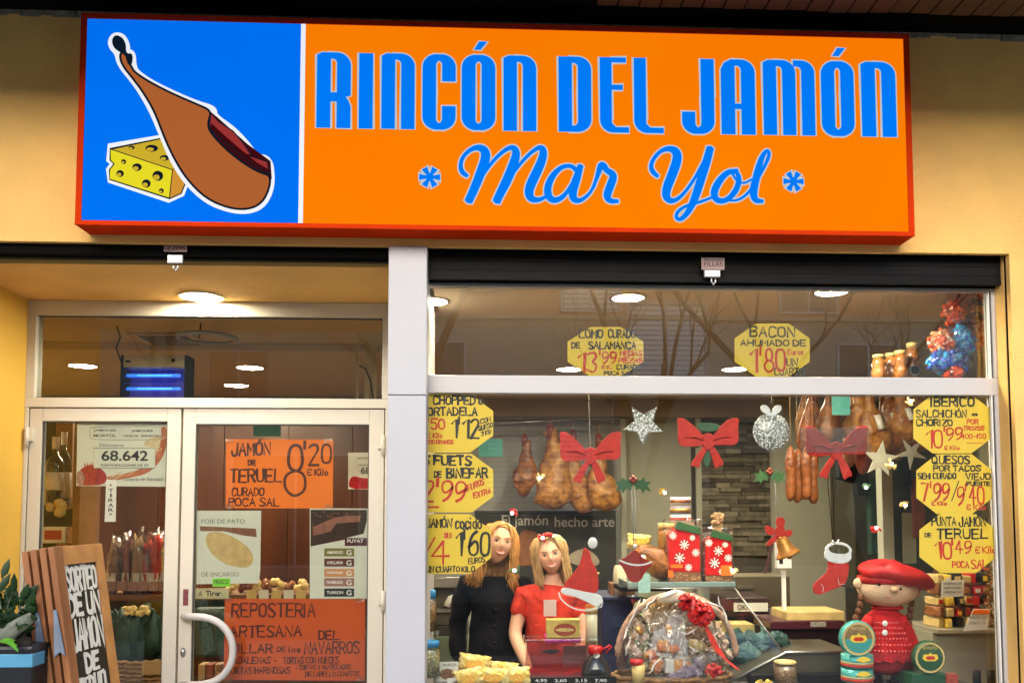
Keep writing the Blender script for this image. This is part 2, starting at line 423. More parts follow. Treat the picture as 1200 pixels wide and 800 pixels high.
def hand(mb, text, x0, z0, x1, z1, Y, sw, jit=.17, slope=0.0):
    e_ = (z1-z0)*.05; z0 += e_; z1 -= e_; sw *= 1.02
    tot = 0; gl = []
    for ch in text:
        if ch == ' ': tot += 3.2; gl.append((None, tot)); continue
        st, w = strokes(ch); gl.append((st, tot)); tot += max(w, 1.1)+2.0
    tot -= 2.0; k = (x1-x0)/max(tot, 1); h = (z1-z0)/8
    n = 0
    for st, ox in gl:
        if st is None: continue
        dz = random.uniform(-.25, .25); sh = random.uniform(-.05, .09)
        for fl, pts in st:
            q = [(ox+px+random.uniform(-jit, jit)+sh*py, py+dz+random.uniform(-jit, jit)) for px, py in pts]
            if fl == '~': q = chaikin(q, 2)
            if fl == '@': q = chaikin(q, 2, True)
            q = [(x0+a*k, z0+b*h+slope*(a*k)) for a, b in q]
            w0 = sw*random.uniform(.88, 1.12); ph_ = random.random()*6; mb.ribbon(q, [w0*(1+.22*math.sin(ph_+2.2*i_/max(1, len(q)-1)*3)) for i_ in range(len(q))] if fl != '@' else w0, Y-.00003*(n % 7), closed=(fl == '@')); n += 1
def printed(name, text, x0, z0, x1, z1, Y, m, parent, shear=0, bold=.012):
    """machine lettering in Blender's own font, fitted to a rectangle"""
    cu = bpy.data.curves.new('txt', 'FONT'); cu.body = text; cu.shear = shear; cu.offset = bold
    o = bpy.data.objects.new('txt', cu); COL.objects.link(o)
    dg = bpy.context.evaluated_depsgraph_get(); me = bpy.data.meshes.new_from_object(o.evaluated_get(dg))
    vs = [v.co.copy() for v in me.vertices]; fs = [list(p.vertices) for p in me.polygons]
    bpy.data.objects.remove(o); bpy.data.curves.remove(cu); bpy.data.meshes.remove(me)
    if not vs: return None
    ax, bx = min(v.x for v in vs), max(v.x for v in vs); ay, by = min(v.y for v in vs), max(v.y for v in vs)
    mb = MB(); mb.add([(x0+(v.x-ax)/(bx-ax)*(x1-x0), Y, z0+(v.y-ay)/(by-ay)*(z1-z0)) for v in vs], fs)
    return mb.build(name, m, parent)

# ------------------------------------------------------------------ street side (the glass mirrors it)
def st(mb, name, m): o = mb.build(name, m); o['kind'] = 'structure'; return o
st(MB().box(-60, -60, -.30, 60, 30, -.16), 'ground', M['asphalt'])
st(MB().box(-40, -5.6, -.155, 40, 0.9, -.02), 'pavement', M['paving'])
st(MB().box(-40, -5.75, -.157, 40, -5.603, -.015), 'kerb', M['paving'])
st(MB().box(-40, -17, -.156, 40, -13.2, -.02), 'pavement', M['paving'])
st(MB().box(-40, -13.2, -.157, 40, -13.05, -.015), 'kerb', M['paving'])
fb = thing('apartment_building', 'beige apartment building with brick upper floor across the street, mirrored in the glass', 'building', (0, -17, 0))
w_ = MB().box(-24, -25, -.1, 24, -17, 6.5); w_.build('wall', M['facade2'], fb)
MB().box(-24, -25, 6.503, 24, -17.02, 7.6).build('brick_wall', M['brick'], fb)
MB().box(-24.1, -25, 7.603, 24.1, -16.8, 7.8).build('roof', M['facade2'], fb)
MB().box(-24, -17, 6.40, 24, -16.9, 6.50).build('cornice', M['facade2'], fb)
for wi, (wx, wz, ww, wh, bl) in enumerate([(-11, 4.2, 1.5, 1.6, 0), (-6.5, 4.2, 1.5, 1.6, 0), (-1.4, 3.9, 1.5, 1.9, 0), (4.4, 4.5, 1.9, 2.3, 1), (9.5, 4.2, 1.5, 1.6, 0), (14, 4.2, 1.5, 1.6, 1),
                                          (-9, 6.65, 1.4, .8, 0), (-3.5, 6.65, 1.4, .8, 0), (2.5, 6.65, 1.4, .8, 1), (8, 6.65, 1.4, .8, 0), (1.2, 1.6, 2.6, 2.3, 1), (-5, .3, 3.2, 2.8, 0), (7, .3, 3.2, 2.8, 0), (-12, .3, 3.2, 2.8, 0)]):
    f = MB(); a, b = wx-ww/2, wx+ww/2
    f.box(a-.06, -17, wz-.06, a, -16.93, wz+wh+.06); f.box(b, -17, wz-.06, b+.06, -16.93, wz+wh+.06)
    f.box(a, -17, wz-.06, b, -16.93, wz); f.box(a, -17, wz+wh, b, -16.93, wz+wh+.06); f.box(wx-.03, -17, wz, wx+.03, -16.93, wz+wh)
    fo = f.build('window', M['aluw'], fb)
    MB().box(a, -16.99, wz, b, -16.97, wz+wh).build('pane', M['darkglass'], fo)
    if bl:
        s_ = MB(); z = wz+.03
        while z < wz+wh-.03: s_.box(a+.02, -16.96, z, b-.02, -16.945, z+.10); z += .125
        s_.build('blind', M['blind'], fo)
# arcade ceiling over the pavement
ar = thing('arcade_ceiling', 'dark brown boarded ceiling above the illuminated shop sign', 'ceiling', (0, -.2, 3.78))
zc = P(1130, 40, 0).z
Yb = PZ(1130, 18, zc).y
x = P(700, 5, -.2).x; first = None
bw = .098
i = 0
while x < 4.4:
    b = MB().box(x+.004, -1.29, zc, x+bw-.004, Yb, zc+.02)
    if first is None: first = b.build('board', M['slat'], ar)
    else:
        o = first.copy(); o.location = (x-fx, random.uniform(-.004, .004), random.uniform(-.003, .003)); COL.objects.link(o); o.parent = ar
    if i == 0: fx = x
    x += bw; i += 1
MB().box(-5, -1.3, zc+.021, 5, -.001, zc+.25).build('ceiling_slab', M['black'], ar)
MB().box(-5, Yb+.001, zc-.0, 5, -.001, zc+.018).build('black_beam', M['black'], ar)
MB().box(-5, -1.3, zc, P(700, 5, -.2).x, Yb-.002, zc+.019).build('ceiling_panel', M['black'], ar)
MB().box(-5, -1.4, zc-.02, 5, -1.303, zc+.5).build('edge_beam', M['facade2'], ar)
# bare trees
def tree(x, y, h, seed, label, lean=0):
    rnd = random.Random(seed); t = thing('bare_tree', label, 'tree', (x, y, -.02), 'bare trees along the street')
    tr = MB(); br = MB()
    def grow(p, d, l, r, lev):
        n = 4; pts = [p]; rs = [r]
        for k in range(n):
            d = (d + Vector((rnd.uniform(-1, 1), rnd.uniform(-1, 1), rnd.uniform(-.3, .5)))*(.10+.05*lev)).normalized()
            p = p + d*l/n; pts.append(p); rs.append(r*(1-.42*(k+1)/n))
        (tr if lev == 0 else br).tube(pts, rs, 7 if lev < 2 else 4)
        if lev < 5:
            for k in range(3 if lev < 2 else 3):
                j = rnd.choice([2, 3, 4]) if k else 4
                nd = (d + Vector((rnd.uniform(-1, 1), rnd.uniform(-1, 1), rnd.uniform(-.1, .8)))*.75).normalized()
                grow(pts[j], nd, l*rnd.uniform(.55, .8), rs[j]*.66, lev+1)
    grow(Vector((x, y, -.02)), Vector((lean, 0, 1)).normalized(), h*.42, .16, 0)
    tr.build('trunk', M['bark'], t); br.build('branches', M['bark'], t)
tree(-.9, -8.0, 8.5, 3, 'bare tree with leaning trunk mirrored left in the window', .12)
tree(2.6, -9.5, 8, 11, 'bare tree with many fine twigs mirrored behind the bacon sign', -.1)
tree(5.6, -8.2, 8, 23, 'bare tree mirrored at the right end of the window', -.45)
tree(-5.2, -8.6, 8, 31, 'bare tree mirrored in front of the shop door', .05)

# ------------------------------------------------------------------ the shop building
sb = thing('shop_building', 'ochre stucco shop front with white framed door and display window', 'building', (0, 0, 0))
zL = P(600, 290, 0).z            # lintel underside
zTop = zc - .004
zS = P(230, 311, .126).z         # door soffit
xCl, xCr = P(454, 500, 0).x, P(499.5, 500, 0).x
xR = P(1190, 500, 0).x
DY = .85
xJ = P(30, 500, DY).x
MB().box(-5, 0, zL, 5, .03, zTop).build('lintel_wall', M['stucco'], sb)
mb = MB().box(xR, .052, -.02, 5, .20, zL-.001); mb.box(xR+.5, .201, -.02, 5, .35, zL-.001); mb.box(xR, 0, -.02, 5, .03, zL-.001); mb.box(xR+.02, .03, -.02, 5, .052, zL-.001)
mb.build('wall_pier', M['stucco'], sb)
MB().box(xR+.003, .031, -.02, xR+.018, .05, zL).build('shutter_guide', M['black'], sb)
MB().box(-5, .4, zL+.0, 5, .45, zTop).build('wall_core', M['black'], sb)
MB().box(-5, .03, zTop-.01, 5, .4, zTop-.002).build('shutter_box_top', M['black'], sb)
# crumbly render edge along the top of the wall
mb = MB(); x = -2.4
while x < 3.6:
    w = random.uniform(.05, .16); mb.box(x, -.006, zTop-random.uniform(.012, .03), x+w, -.0005, zTop+.002); x += w*.95
mb.build('render_edge', mat('bare plaster edge', (.30, .27, .21), .9, noi=(30, .5)), sb)
# column
zj = P(477, 463, 0).z
mb = MB(); mb.box(xCl, -.006, zj+.0015, xCr, .14, zL-.0005); mb.build('column', M['column'], sb, .004)
mb = MB(); mb.box(xCl, -.006, -.02, xCr, .14, zj-.0015); mb.build('column', M['column'], sb, .004)
# recess of the door
MB().box(-5, .128, zS, xCr-.03, DY+.08, zS+.1).build('soffit', M['stucco'], sb)
MB().box(-5, .03, zS+.02, xCr-.03, .126, zS+.09).build('slot_back', M['black'], sb)
MB().box(-5, 0, -.02, xJ, DY+.1, zS-.001).build('recess_wall', M['stucco_y'], sb)
MB().box(xCl+.012, .142, -.02, xCr-.02, DY+.06, zS-.001).build('recess_wall', M['aluw'], sb)
# roller shutters, rolled up inside the lintel
def shutter(xa, xb, zb, Y, name):
    s = MB(); z = zb
    while z < zL+.12:
        s.box(xa, Y+random.uniform(0, .002), z+.001, xb, Y+.02, z+.044); z += .045
    s.box(xa, Y+.021, zb, xb, Y+.026, zL+.2)
    return s.build('roller_shutter', M['shutter'], sb)
shutter(xCr+.004, xR-.002, P(800, 333, .07).z+.012, .07, 'w')
shutter(-4.4, xCl-.004, zS+.012, .07, 'd')
MB().pbox(501, 333, 1158, 337.5, .125, .15).build('shutter_rail', M['alugrey'], sb)
MB().box(xCr, .12, P(800, 334, .12).z, xR, .2, zL+.3).build('shutter_back', M['black'], sb)

# ---- display window
WY = .15
wn = MB()
a0, zb0, a1, zt0 = rect(500, 337, 1172, 441, WY)
zA, zB = P(800, 441.5, WY).z, P(800, 462, WY).z
xl = xCr-.01; xw = P(1172, 560, WY).x; xg = P(1158, 450, WY).x
GW = P(1158, 400, WY).x, P(1166, 640, WY).x
gx = (GW[0]+GW[1])/2
wn.box(xl, WY-.02, zB, xw, WY+.05, zA)                       # transom bar
wn.box(gx+.012, WY-.021, .62, xw, WY+.05, zB-.0005); wn.box(gx+.012, WY-.021, zA+.0005, xw, WY+.05, zt0+.03)
wn.box(xl, WY-.02, zt0-.004, gx+.011, WY+.05, zt0+.03)
wn.box(xl, WY-.02, .62, xw, WY+.05, .70-.001)
wo = wn.build('window', M['aluw'], sb, .003)
gk = MB()
for za, zb in ((zA, zt0-.004), (.70, zB)):
    gk.box(gx+.003, WY-.012, za, gx+.012, WY+.02, zb)
gk.build('gasket', M['aludark'], wo)
gk = MB(); gk.box(gx-.004, WY-.016, .70, gx+.003, WY+.0, zB-.0005); gk.box(gx-.004, WY-.016, zA+.0005, gx+.003, WY+.0, zt0-.005); gk.build('glazing_bead', M['white'], wo)
MB().box(xl+.002, WY, zA+.0004, gx+.003, WY+.006, zt0-.0045).build('pane', M['glassup'], wo)
MB().box(xl+.002, WY, .7005, gx+.003, WY+.006, zB-.0005).build('pane', M['glass'], wo)
MB().box(xl, .02, -.02, xR, .14, .615).build('base_wall', M['stucco'], sb)

# ---- door and transom at DY
def frame_px(mbx, x0, y0, x1, y1, ix0, iy0, ix1, iy1, Y, dy, zb=None):
    """rectangular frame from outer / inner photo rects; bottom may run to zb"""
    A = P(x0, 560, Y).x; B = P(x1, 560, Y).x; a = P(ix0, 600, Y).x; b = P(ix1, 600, Y).x
    T = P((x0+x1)/2, y0, Y).z; t = P((ix0+ix1)/2, iy0, Y).z
    Bo = zb if zb is not None else P((x0+x1)/2, y1, Y).z; bo = zb+.12 if zb is not None else P((ix0+ix1)/2, iy1, Y).z
    mbx.box(A, Y, Bo, a, Y+dy, T); mbx.box(b, Y, Bo, B, Y+dy, T)
    mbx.box(a, Y+.0005, t, b, Y+dy-.0005, T); mbx.box(a, Y+.0005, Bo, b, Y+dy-.0005, bo)
    return a, bo, b, t
X = lambda px, py=560, Y=DY: P(px, py, Y).x
Z = lambda py, px=240, Y=DY: P(px, py, Y).z
tf = MB()
ta, tb, tt, tu = X(43.5, 415), X(448.5, 415), Z(357.5), Z(371.5)
zb1, zb2 = Z(467), Z(478)
tf.box(xJ, DY-.02, tu, xCl+.011, DY+.06, zS-.0015)
tf.box(xJ, DY-.02, zb2, xCl+.011, DY+.06, zb1)
tf.box(xJ, DY-.0195, zb1+.0005, ta, DY+.06, tu-.0005); tf.box(tb, DY-.0195, zb1+.0005, xCl+.011, DY+.06, tu-.0005)
tw = tf.build('transom_window', M['alu'], sb, .003)
MB().box(ta+.0005, DY+.012, zb1+.0005, tb-.0005, DY+.018, tu-.0005).build('pane', M['doorglass'], tw)
g = MB(); e = .006
g.box(ta, DY+.002, tu-e, tb, DY+.012, tu-.0004); g.box(ta, DY+.002, zb1+.0004, tb, DY+.012, zb1+e); g.box(tb-e, DY+.0025, zb1+e, tb-.0002, DY+.012, tu-e)
g.build('gasket', M['aludark'], tw)
# outer jambs beside the door
jm = MB(); jm.box(xJ+.001, DY-.018, -.02, X(33, 560), DY+.06, zb2-.0005); jm.build('door_frame', M['alu'], sb, .003); jm = MB(); jm.box(X(451.3, 560), DY-.018, -.02, xCl+.011, DY+.06, zb2-.0005)
jm.build('door_frame', M['alu'], sb, .003)
def leaf(x0, x1, ix0, ix1, iy, label):
    d = MB(); yb = DY-.012
    A, B, a, b = X(x0), X(x1), X(ix0), X(ix1)
    d.box(A, yb, .0, a, DY+.04, zb2-.006); d.box(b, yb, .0, B, DY+.04, zb2-.006)
    t = Z(iy)
    d.box(a, yb+.0005, t, b, DY+.0395, zb2-.006); d.box(a, yb+.0005, .0, b, DY+.0395, .16)
    o = d.build('door', M['alu'], sb, .003); o['label'] = label
    MB().box(a+.0005, DY+.008, .1605, b-.0005, DY+.014, t-.0005).build('pane', M['doorglass'], o)
    g = MB(); g.box(a, DY-.004, t-.007, b, DY+.008, t-.0004); g.box(a+.0002, DY-.004, .16, a+.006, DY+.008, t-.007); g.box(b-.006, DY-.004, .16, b-.0002, DY+.008, t-.007)
    g.build('gasket', M['aludark'], o)
    return o
dl = leaf(34, 211.5, 48.5, 195.5, 494, 'narrower left door leaf with lottery poster')
dr = leaf(214, 450, 229, 432.5, 497, 'right door leaf with arched pull handle')
# hinges
for px_, py_ in ((31.5, 498), (449, 507), (449, 690)):
    h = MB(); c = P(px_, py_+14, DY-.03); h.tube([c+Vector((0, 0, .055)), c-Vector((0, 0, .055))], .011, 10); h.box(c.x-.004, DY-.03, c.z-.02, c.x+.03*(1 if px_ < 100 else -1), DY-.013, c.z+.05)
    h.build('hinge', M['alu'], dl if px_ < 100 else dr)
# arched handle
pts = []
for k in range(19):
    t = k/18; ang = math.pi*(.5-t)
    pts.append((224+49*max(0, math.cos(ang))**.75, 762-40*math.sin(ang)))
pts = [(215, 722)]+pts+[(212, 802)]
mb = MB(); mb.tube([P(a, b, DY-.085+(.05 if i in (0, len(pts)-1) else 0)) for i, (a, b) in enumerate(pts)], .019, 12)
mb.tube([P(217, 722, DY-.06), P(217, 722, DY-.012)], .016, 10)
mb.build('handle', M['aluw'], dr)
mb = MB(); c = P(214.5, 764, DY-.014); mb.lathe([(.0, -.012), (.011, -.010), (.014, 0)], c, 12, 'y', 1, 1.9); mb.build('lock', M['steel'], dr)
mb = MB(); mb.pbox(214.5, 690, 220.5, 709, DY-.0145, DY-.0125); o = mb.build('sticker', mat('dark red sticker', (.22, .05, .06), .5, noi=(90, .6)), dr)
# ------------------------------------------------------------------ the illuminated sign
SY = -.14
sg = thing('shop_sign', 'illuminated blue and orange sign reading RINCÓN DEL JAMÓN Mar Yol', 'sign', (P(580, 270, 0).x, -.07, P(580, 270, 0).z))
sx0, sx1 = P(91, 140, SY).x, P(1069, 160, SY).x
sz0, sz1 = P(580, 270, SY).z, P(580, 27, SY).z
px0, px1 = P(98.5, 140, SY).x, P(1062, 160, SY).x
pz0, pz1 = P(580, 264.5, SY).z, P(580, 33.5, SY).z
m = MB(); m.box(sx0, SY, sz0, sx1, SY+.01, pz0); m.box(sx0, SY, pz1, sx1, SY+.01, sz1)
m.box(sx0, SY+.0002, pz0, px0, SY+.01, pz1); m.box(px1, SY+.0002, pz0, sx1, SY+.01, pz1)
m.box(sx0+.001, SY+.0102, sz0+.001, sx1-.001, -.0005, sz0+.02); m.box(sx0+.001, SY+.0102, sz1-.02, sx1-.001, -.0005, sz1-.001)
m.box(sx0+.001, SY+.0102, sz0+.02, sx0+.012, -.0005, sz1-.02); m.box(sx1-.012, SY+.0102, sz0+.02, sx1-.001, -.0005, sz1-.02)
m.build('frame', M['signred'], sg, .002)
SE = .292
_em = emis
def emis_s(n, c, s, b=None):
    m = _em(n, c, s*SE, tuple(v*.12 for v in (b or c))); m.node_tree.nodes['Principled BSDF'].inputs['Specular IOR Level'].default_value = 0.0
    return m
E_or = emis_s('backlit orange', (1.0, .19, .0), .98, (.5, .12, 0)); E_bl = emis_s('backlit blue', (.0, .155, .93), .95, (0, .1, .4))
E_lb = emis_s('backlit letter blue', (.0, .20, .95), 1.0, (0, .1, .4)); E_w = emis_s('backlit white', (.9, .93, 1), .95, (.5, .5, .5))
E_pale = emis_s('backlit pale outline', (.55, .62, .66), .9, (.4, .4, .4)); E_k = emis_s('backlit black', (.004, .01, .02), 1, (.01, .01, .01))
E_ham = emis_s('backlit ham brown', (.42, .115, .028), 1, (.2, .06, .02)); E_meat = emis_s('backlit meat red', (.31, .032, .032), 1, (.2, .02, .02))
E_meat2 = emis_s('backlit dark meat', (.045, .002, .004), 1, (.05, .01, .01))
E_ch1 = emis_s('backlit cheese yellow', (.80, .70, .015), 1, (.3, .3, .05)); E_ch2 = emis_s('backlit cheese ochre', (.60, .42, .02), 1, (.3, .2, .05)); E_ch3 = emis_s('backlit cheese orange', (.62, .27, .03), 1, (.3, .2, .05))
for m_, c2 in ((E_or, (1.0, .235, .0)), (E_bl, (.0, .19, .98))):  # uneven tube backlight put into the panels' emission colour
    n__ = m_.node_tree; tc = n__.nodes.new('ShaderNodeTexCoord'); tx = n__.nodes.new('ShaderNodeTexNoise'); tx.inputs['Scale'].default_value = 1.6
    mx = n__.nodes.new('ShaderNodeMix'); mx.data_type = 'RGBA'; b_ = n__.nodes['Principled BSDF']
    mx.inputs[6].default_value = b_.inputs['Emission Color'].default_value; mx.inputs[7].default_value = (*c2, 1)
    n__.links.new(tc.outputs['Object'], tx.inputs['Vector']); n__.links.new(tx.outputs[0], mx.inputs[0]); n__.links.new(mx.outputs[2], b_.inputs['Emission Color'])
xd0, xd1 = P(351, 140, SY).x, P(356.5, 140, SY).x
PY = SY+.004
MB().box(px0, PY, pz0, xd0, PY+.006, pz1).build('blue_panel', E_bl, sg)
MB().box(xd0, PY-.001, pz0, xd1, PY+.006, pz1).build('white_divider', E_w, sg)
op = MB().box(xd1, PY, pz0, px1, PY+.006, pz1).build('orange_panel', E_or, sg)
# ham and cheese print
def zp(pts, Y=SY): return [(P(80+a/2.667, b/2.667, Y).x, P(80+a/2.667, b/2.667, Y).z) for a, b in pts]
HAM = [(160,165),(165,200),(205,250),(235,290),(270,350),(300,430),(330,495),(370,560),(430,620),(500,650),(560,655),(605,635),(628,590),(632,548),(600,540),(550,512),(490,465),(440,410),(436,382),(448,346),(400,325),(330,295),(260,260),(205,225),(196,205),(186,195),(180,165)]
HOOF = [(135,130),(140,114),(152,109),(170,118),(180,138),(180,160),(186,168),(196,166),(202,176),(198,206),(188,196),(176,172),(160,163),(142,150)]
MEAT = [(445,355),(470,380),(515,410),(545,445),(575,490),(622,505),(628,545),(595,525),(545,490),(485,440),(440,402)]
ALLH = [(130,130),(140,112),(155,108),(172,116),(184,140),(184,160),(202,166),(204,205),(212,225),(260,258),(330,292),(400,322),(456,338),(456,362),(515,402),(560,450),(585,487),(630,495),(638,560),(630,605),(605,645),(560,662),(500,656),(430,628),(365,566),(322,495),(295,430),(262,350),(228,290),(200,250),(160,202),(152,165),(136,150)]
CH = [(130,465),(300,430),(372,556),(352,604),(316,620),(128,560),(128,530),(142,512),(130,500)]
u = 1/2.667/SC(SY)
def art(name, layers):
    o = None
    for i, (pts, m_, kind, w) in enumerate(layers): pass
mb = MB(); mats = [E_w, E_ch1, E_ch2, E_ch3, E_k, E_ham, E_meat, E_meat2]
Yn = PY-.0006
def lay(pts, mi, step, smooth=True, line=None, closed=True):
    q = zp(chaikin(pts, 2, True) if smooth and closed else pts)
    mb.mat(mi)
    if line: mb.ribbon(q, line*u, PY-.0004*step, closed)
    else: mb.face(q, PY-.0004*step)
lay(CH, 0, 1, False); lay(CH, 0, 1.2, False, 22)
lay([(130,465),(325,530),(315,620),(128,560),(128,530),(141,513),(130,500)], 1, 2, False)
lay([(130,465),(300,430),(345,505),(345,522),(325,530)], 2, 2, False)
lay([(325,530),(345,520),(372,556),(352,604),(316,620)], 3, 2, False)
lay(CH, 4, 2.6, False, 4); lay([(130,465),(325,530),(345,518)], 4, 2.7, False, 3, False); lay([(325,530),(315,620)], 4, 2.7, False, 3, False)
for cx, cy, rx, ry in ((197,461,10,6),(260,463,20,11),(315,452,16,12),(300,493,15,9),(172,505,8,8),(214,522,15,12),(161,542,12,11),(279,549,17,16),(243,573,14,13),(290,596,8,8)):
    el = [(cx+rx*math.cos(t*math.pi/8), cy+ry*math.sin(t*math.pi/8)) for t in range(16)]
    lay(el, 4, 3, False); el2 = [(cx-rx*.25+rx*.6*math.cos(t*math.pi/6), cy+ry*.3+ry*.55*math.sin(t*math.pi/6)) for t in range(12)]; lay(el2, 2, 3.4, False)
mb.build('cheese_picture', mats, sg)
mb = MB()
lay(ALLH, 0, 4); lay(ALLH, 0, 4.2, True, 17)
lay([(440,345),(470,370),(560,450),(632,503),(636,560),(560,540),(437,430)], 7, 4.7, False); lay(HAM, 5, 5); lay(HAM, 4, 5.6, True, 7); lay(HOOF, 4, 6)
lay(MEAT, 6, 6.2, False); lay([(440,402),(485,440),(545,490),(595,525),(628,545),(628,530),(590,508),(545,472),(490,425),(447,385)], 7, 6.6, False); lay([(556,485),(575,487)], 7, 6.8, False, 8, False); lay(MEAT, 4, 7, False, 4)
mb.build('ham_picture', mats, sg)
# block letters: pieces in a unit box (x 0..w, z 0..95), stems 17, slot 7
def arc(cx, cy, rx, ry, a0, a1, n=7): return [(cx+rx*math.cos(math.radians(a0+(a1-a0)*i/n)), cy+ry*math.sin(math.radians(a0+(a1-a0)*i/n))) for i in range(n+1)]
def hook(w, h, s, t, bot, mid=None):
    """top right hook: bar across the top turning down into the right stem"""
    mid = w/2-6 if mid is None else mid
    R = s
    return [(mid, h)] + arc(w-R, h-R*.95, R, R*.95, 90, 0) + [(w, bot), (w-s, bot)] + arc(w-s-5, h-t-5, 5, 5, 0, 90, 4) + [(mid, h-t)]
def flipz(p, h): return [(x, h-z) for x, z in p]
def flipx(p, w): return [(w-x, z) for x, z in p]
def Rr(x0, z0, x1, z1): return [(x0, z0), (x1, z0), (x1, z1), (x0, z1)]
def letter_pieces(c, w, h):
    s = min(17.0, w*.41); t = 7.5
    H = lambda bot, **k: hook(w, h, s, t, bot, **k)
    stemL = [(0, 0), (s, 0), (s, h), (6, h), (0, h-3)]
    if c == 'I': return [Rr(0, 0, w, h)]
    if c == 'N': return [stemL, H(0)]
    if c == 'R': return [stemL, H(38), flipz(hook(w, 38, s, 6, 8), 38+33)[:0] or [(w/2-6, 37), (w-s, 37), (w-3, 37), (w, 42), (w-s, 42), (w/2-6, 42)],
                         [(w/2-6, 31), (w-s, 31), (w-s, 0), (w, 0), (w, 26), (w-3, 33), (w-6, 37), (w/2-6, 37)]]
    if c in 'OÓ': 
        p = [H(h/2-.5), flipz(H(h/2-.5), h), flipx(H(h/2-.5), w), flipx(flipz(H(h/2-.5), h), w)]
        if c == 'Ó': p.append([(w*.36, h+6), (w*.56, h+6), (w*.76, h+16), (w*.52, h+16)])
        return p
    if c == 'C': return [H(h-32), flipz(H(h-28), h), flipx(H(h/2-.5), w), flipx(flipz(H(h/2-.5), h), w)]
    if c == 'D': return [Rr(0, 0, s, h), H(h/2-.5), flipz(H(h/2-.5), h)]
    if c == 'A': return [[(0, 0), (s, 0), (s, h-8), (s, h), (12, h), (4, h-4), (0, h-12)], H(0), Rr(s-1, 30, w-s+1, 36.5)]
    if c == 'E': return [Rr(0, 16, s, h), Rr(s-1, h-6, w-3, h), Rr(s-1, h/2+6, w-7, h/2+12), [(0, 17)]+arc(15, 15, 15, 15, 180, 270)+[(w, 0), (w, 6.5), (s+5, 6.5), (s, 11), (s, 17)]]
    if c == 'L': return [Rr(0, 16, s, h), [(0, 17)]+arc(15, 15, 15, 15, 180, 270)+[(w, 0), (w, 6.5), (s+5, 6.5), (s, 11), (s, 17)]]
    if c == 'J': return [Rr(w-s, h/2, w, h), flipz(H(h/2-.5), h), flipx(flipz(H(h-26), h), w)]
    if c == 'M':
        s = 15.6; stemL = [(0, 0), (s, 0), (s, h), (6, h), (0, h-3)]
        q = (w-3*s)/2; w2 = s*2+q
        a = hook(w2, h, s, t, 0); b = [(x+s+q, z) for x, z in a]
        return [stemL, a, b]
LET = [('R',371,411),('I',420.5,437),('N',447,486),('C',495,534),('Ó',541,580.5),('N',590,628.5),('D',654.6,693),('E',703,737),('L',743,777.5),('J',799,837),('A',845,885),('M',894.5,955),('Ó',962.5,1001),('N',1009.5,1050)]
for i, (c, xa, xb) in enumerate(LET):
    f_ = (xa-371)/680.0; yt, yb = 61.5+f_*12, 150+f_*11
    A = P(xa, (yt+yb)/2, SY).x; B = P(xb, (yt+yb)/2, SY).x; zt, zb = P((xa+xb)/2, yt, SY).z, P((xa+xb)/2, yb, SY).z
    w = (xb-xa); pcs = letter_pieces(c, w, 89.0)
    o = MB()
    k = (B-A)/w; kz = (zt-zb)/89.0
    for j, p in enumerate(pcs):
        q = [(A+x*k, zb+z*kz) for x, z in p]
        o.mat(1).ribbon(q, 3.0*k, PY-.0016-.00002*j, True)
        o.mat(0).face(q, PY-.0030-.00004*j)
        if c == 'M' and j == 1: pass
    o.build('letter', [E_lb, E_pale], sg)
# script letters as brush strokes
def zs(pts): return [P(470+a/2.449, 150+b/2.449, SY) for a, b in pts]
SCR = {
 'M': [[(188,136,9),(176,128,12),(170,112,10),(174,88,9),(192,66,9),(218,54,13),(240,62,20),(244,85,22),(230,125,22),(212,170,20),(196,205,19)],
       [(200,190,4),(225,150,7),(260,98,8),(298,62,9),(322,54,13),(332,70,18),(324,102,22),(304,150,22),(286,185,20),(276,206,19)],
       [(284,185,4),(310,145,7),(350,92,8),(385,60,9),(404,55,14),(410,72,18),(400,105,21),(380,145,22),(366,178,21),(370,202,18),(392,208,11),(415,198,8),(428,186,7)]],
 'a': [[(506,124,12),(490,108,10),(462,110,10),(436,134,14),(420,168,17),(422,198,17),(442,210,14),(468,196,10),(492,160,8),(508,124,7)],
       [(514,112,14),(504,145,19),(492,180,20),(494,205,17),(514,210,10),(540,190,7),(556,164,6)]],
 'r': [[(540,190,5),(556,160,7),(568,124,12),(574,106,16),(582,108,16),(590,122,13),(606,130,16),(610,142,18),(598,172,19),(590,196,18),(600,210,13),(620,210,9)]],
 'Y': [[(735,137,9),(724,128,12),(716,112,10),(724,88,9),(744,66,9),(768,58,13),(790,66,20),(794,88,22),(780,130,22),(762,172,21),(760,200,18),(778,212,12),(806,196,8),(840,150,7),(868,100,9)],
       [(886,62,18),(876,100,20),(860,150,20),(844,200,19),(828,236,14),(804,264,10),(788,258,9),(794,238,8),(820,222,7),(860,212,7),(900,196,6)]],
 'o': [[(962,124,12),(936,126,13),(908,158,17),(896,190,17),(908,210,14),(936,208,12),(962,180,14),(972,146,13),(962,124,9)],[(952,132,6),(962,150,6),(985,160,5),(1005,148,5)]],
 'l': [[(940,208,5),(970,208,6),(1004,180,7),(1036,124,8),(1056,84,9),(1056,66,8),(1046,66,9),(1032,92,14),(1020,140,18),(1010,184,19),(1016,208,15),(1036,210,9)]],
}
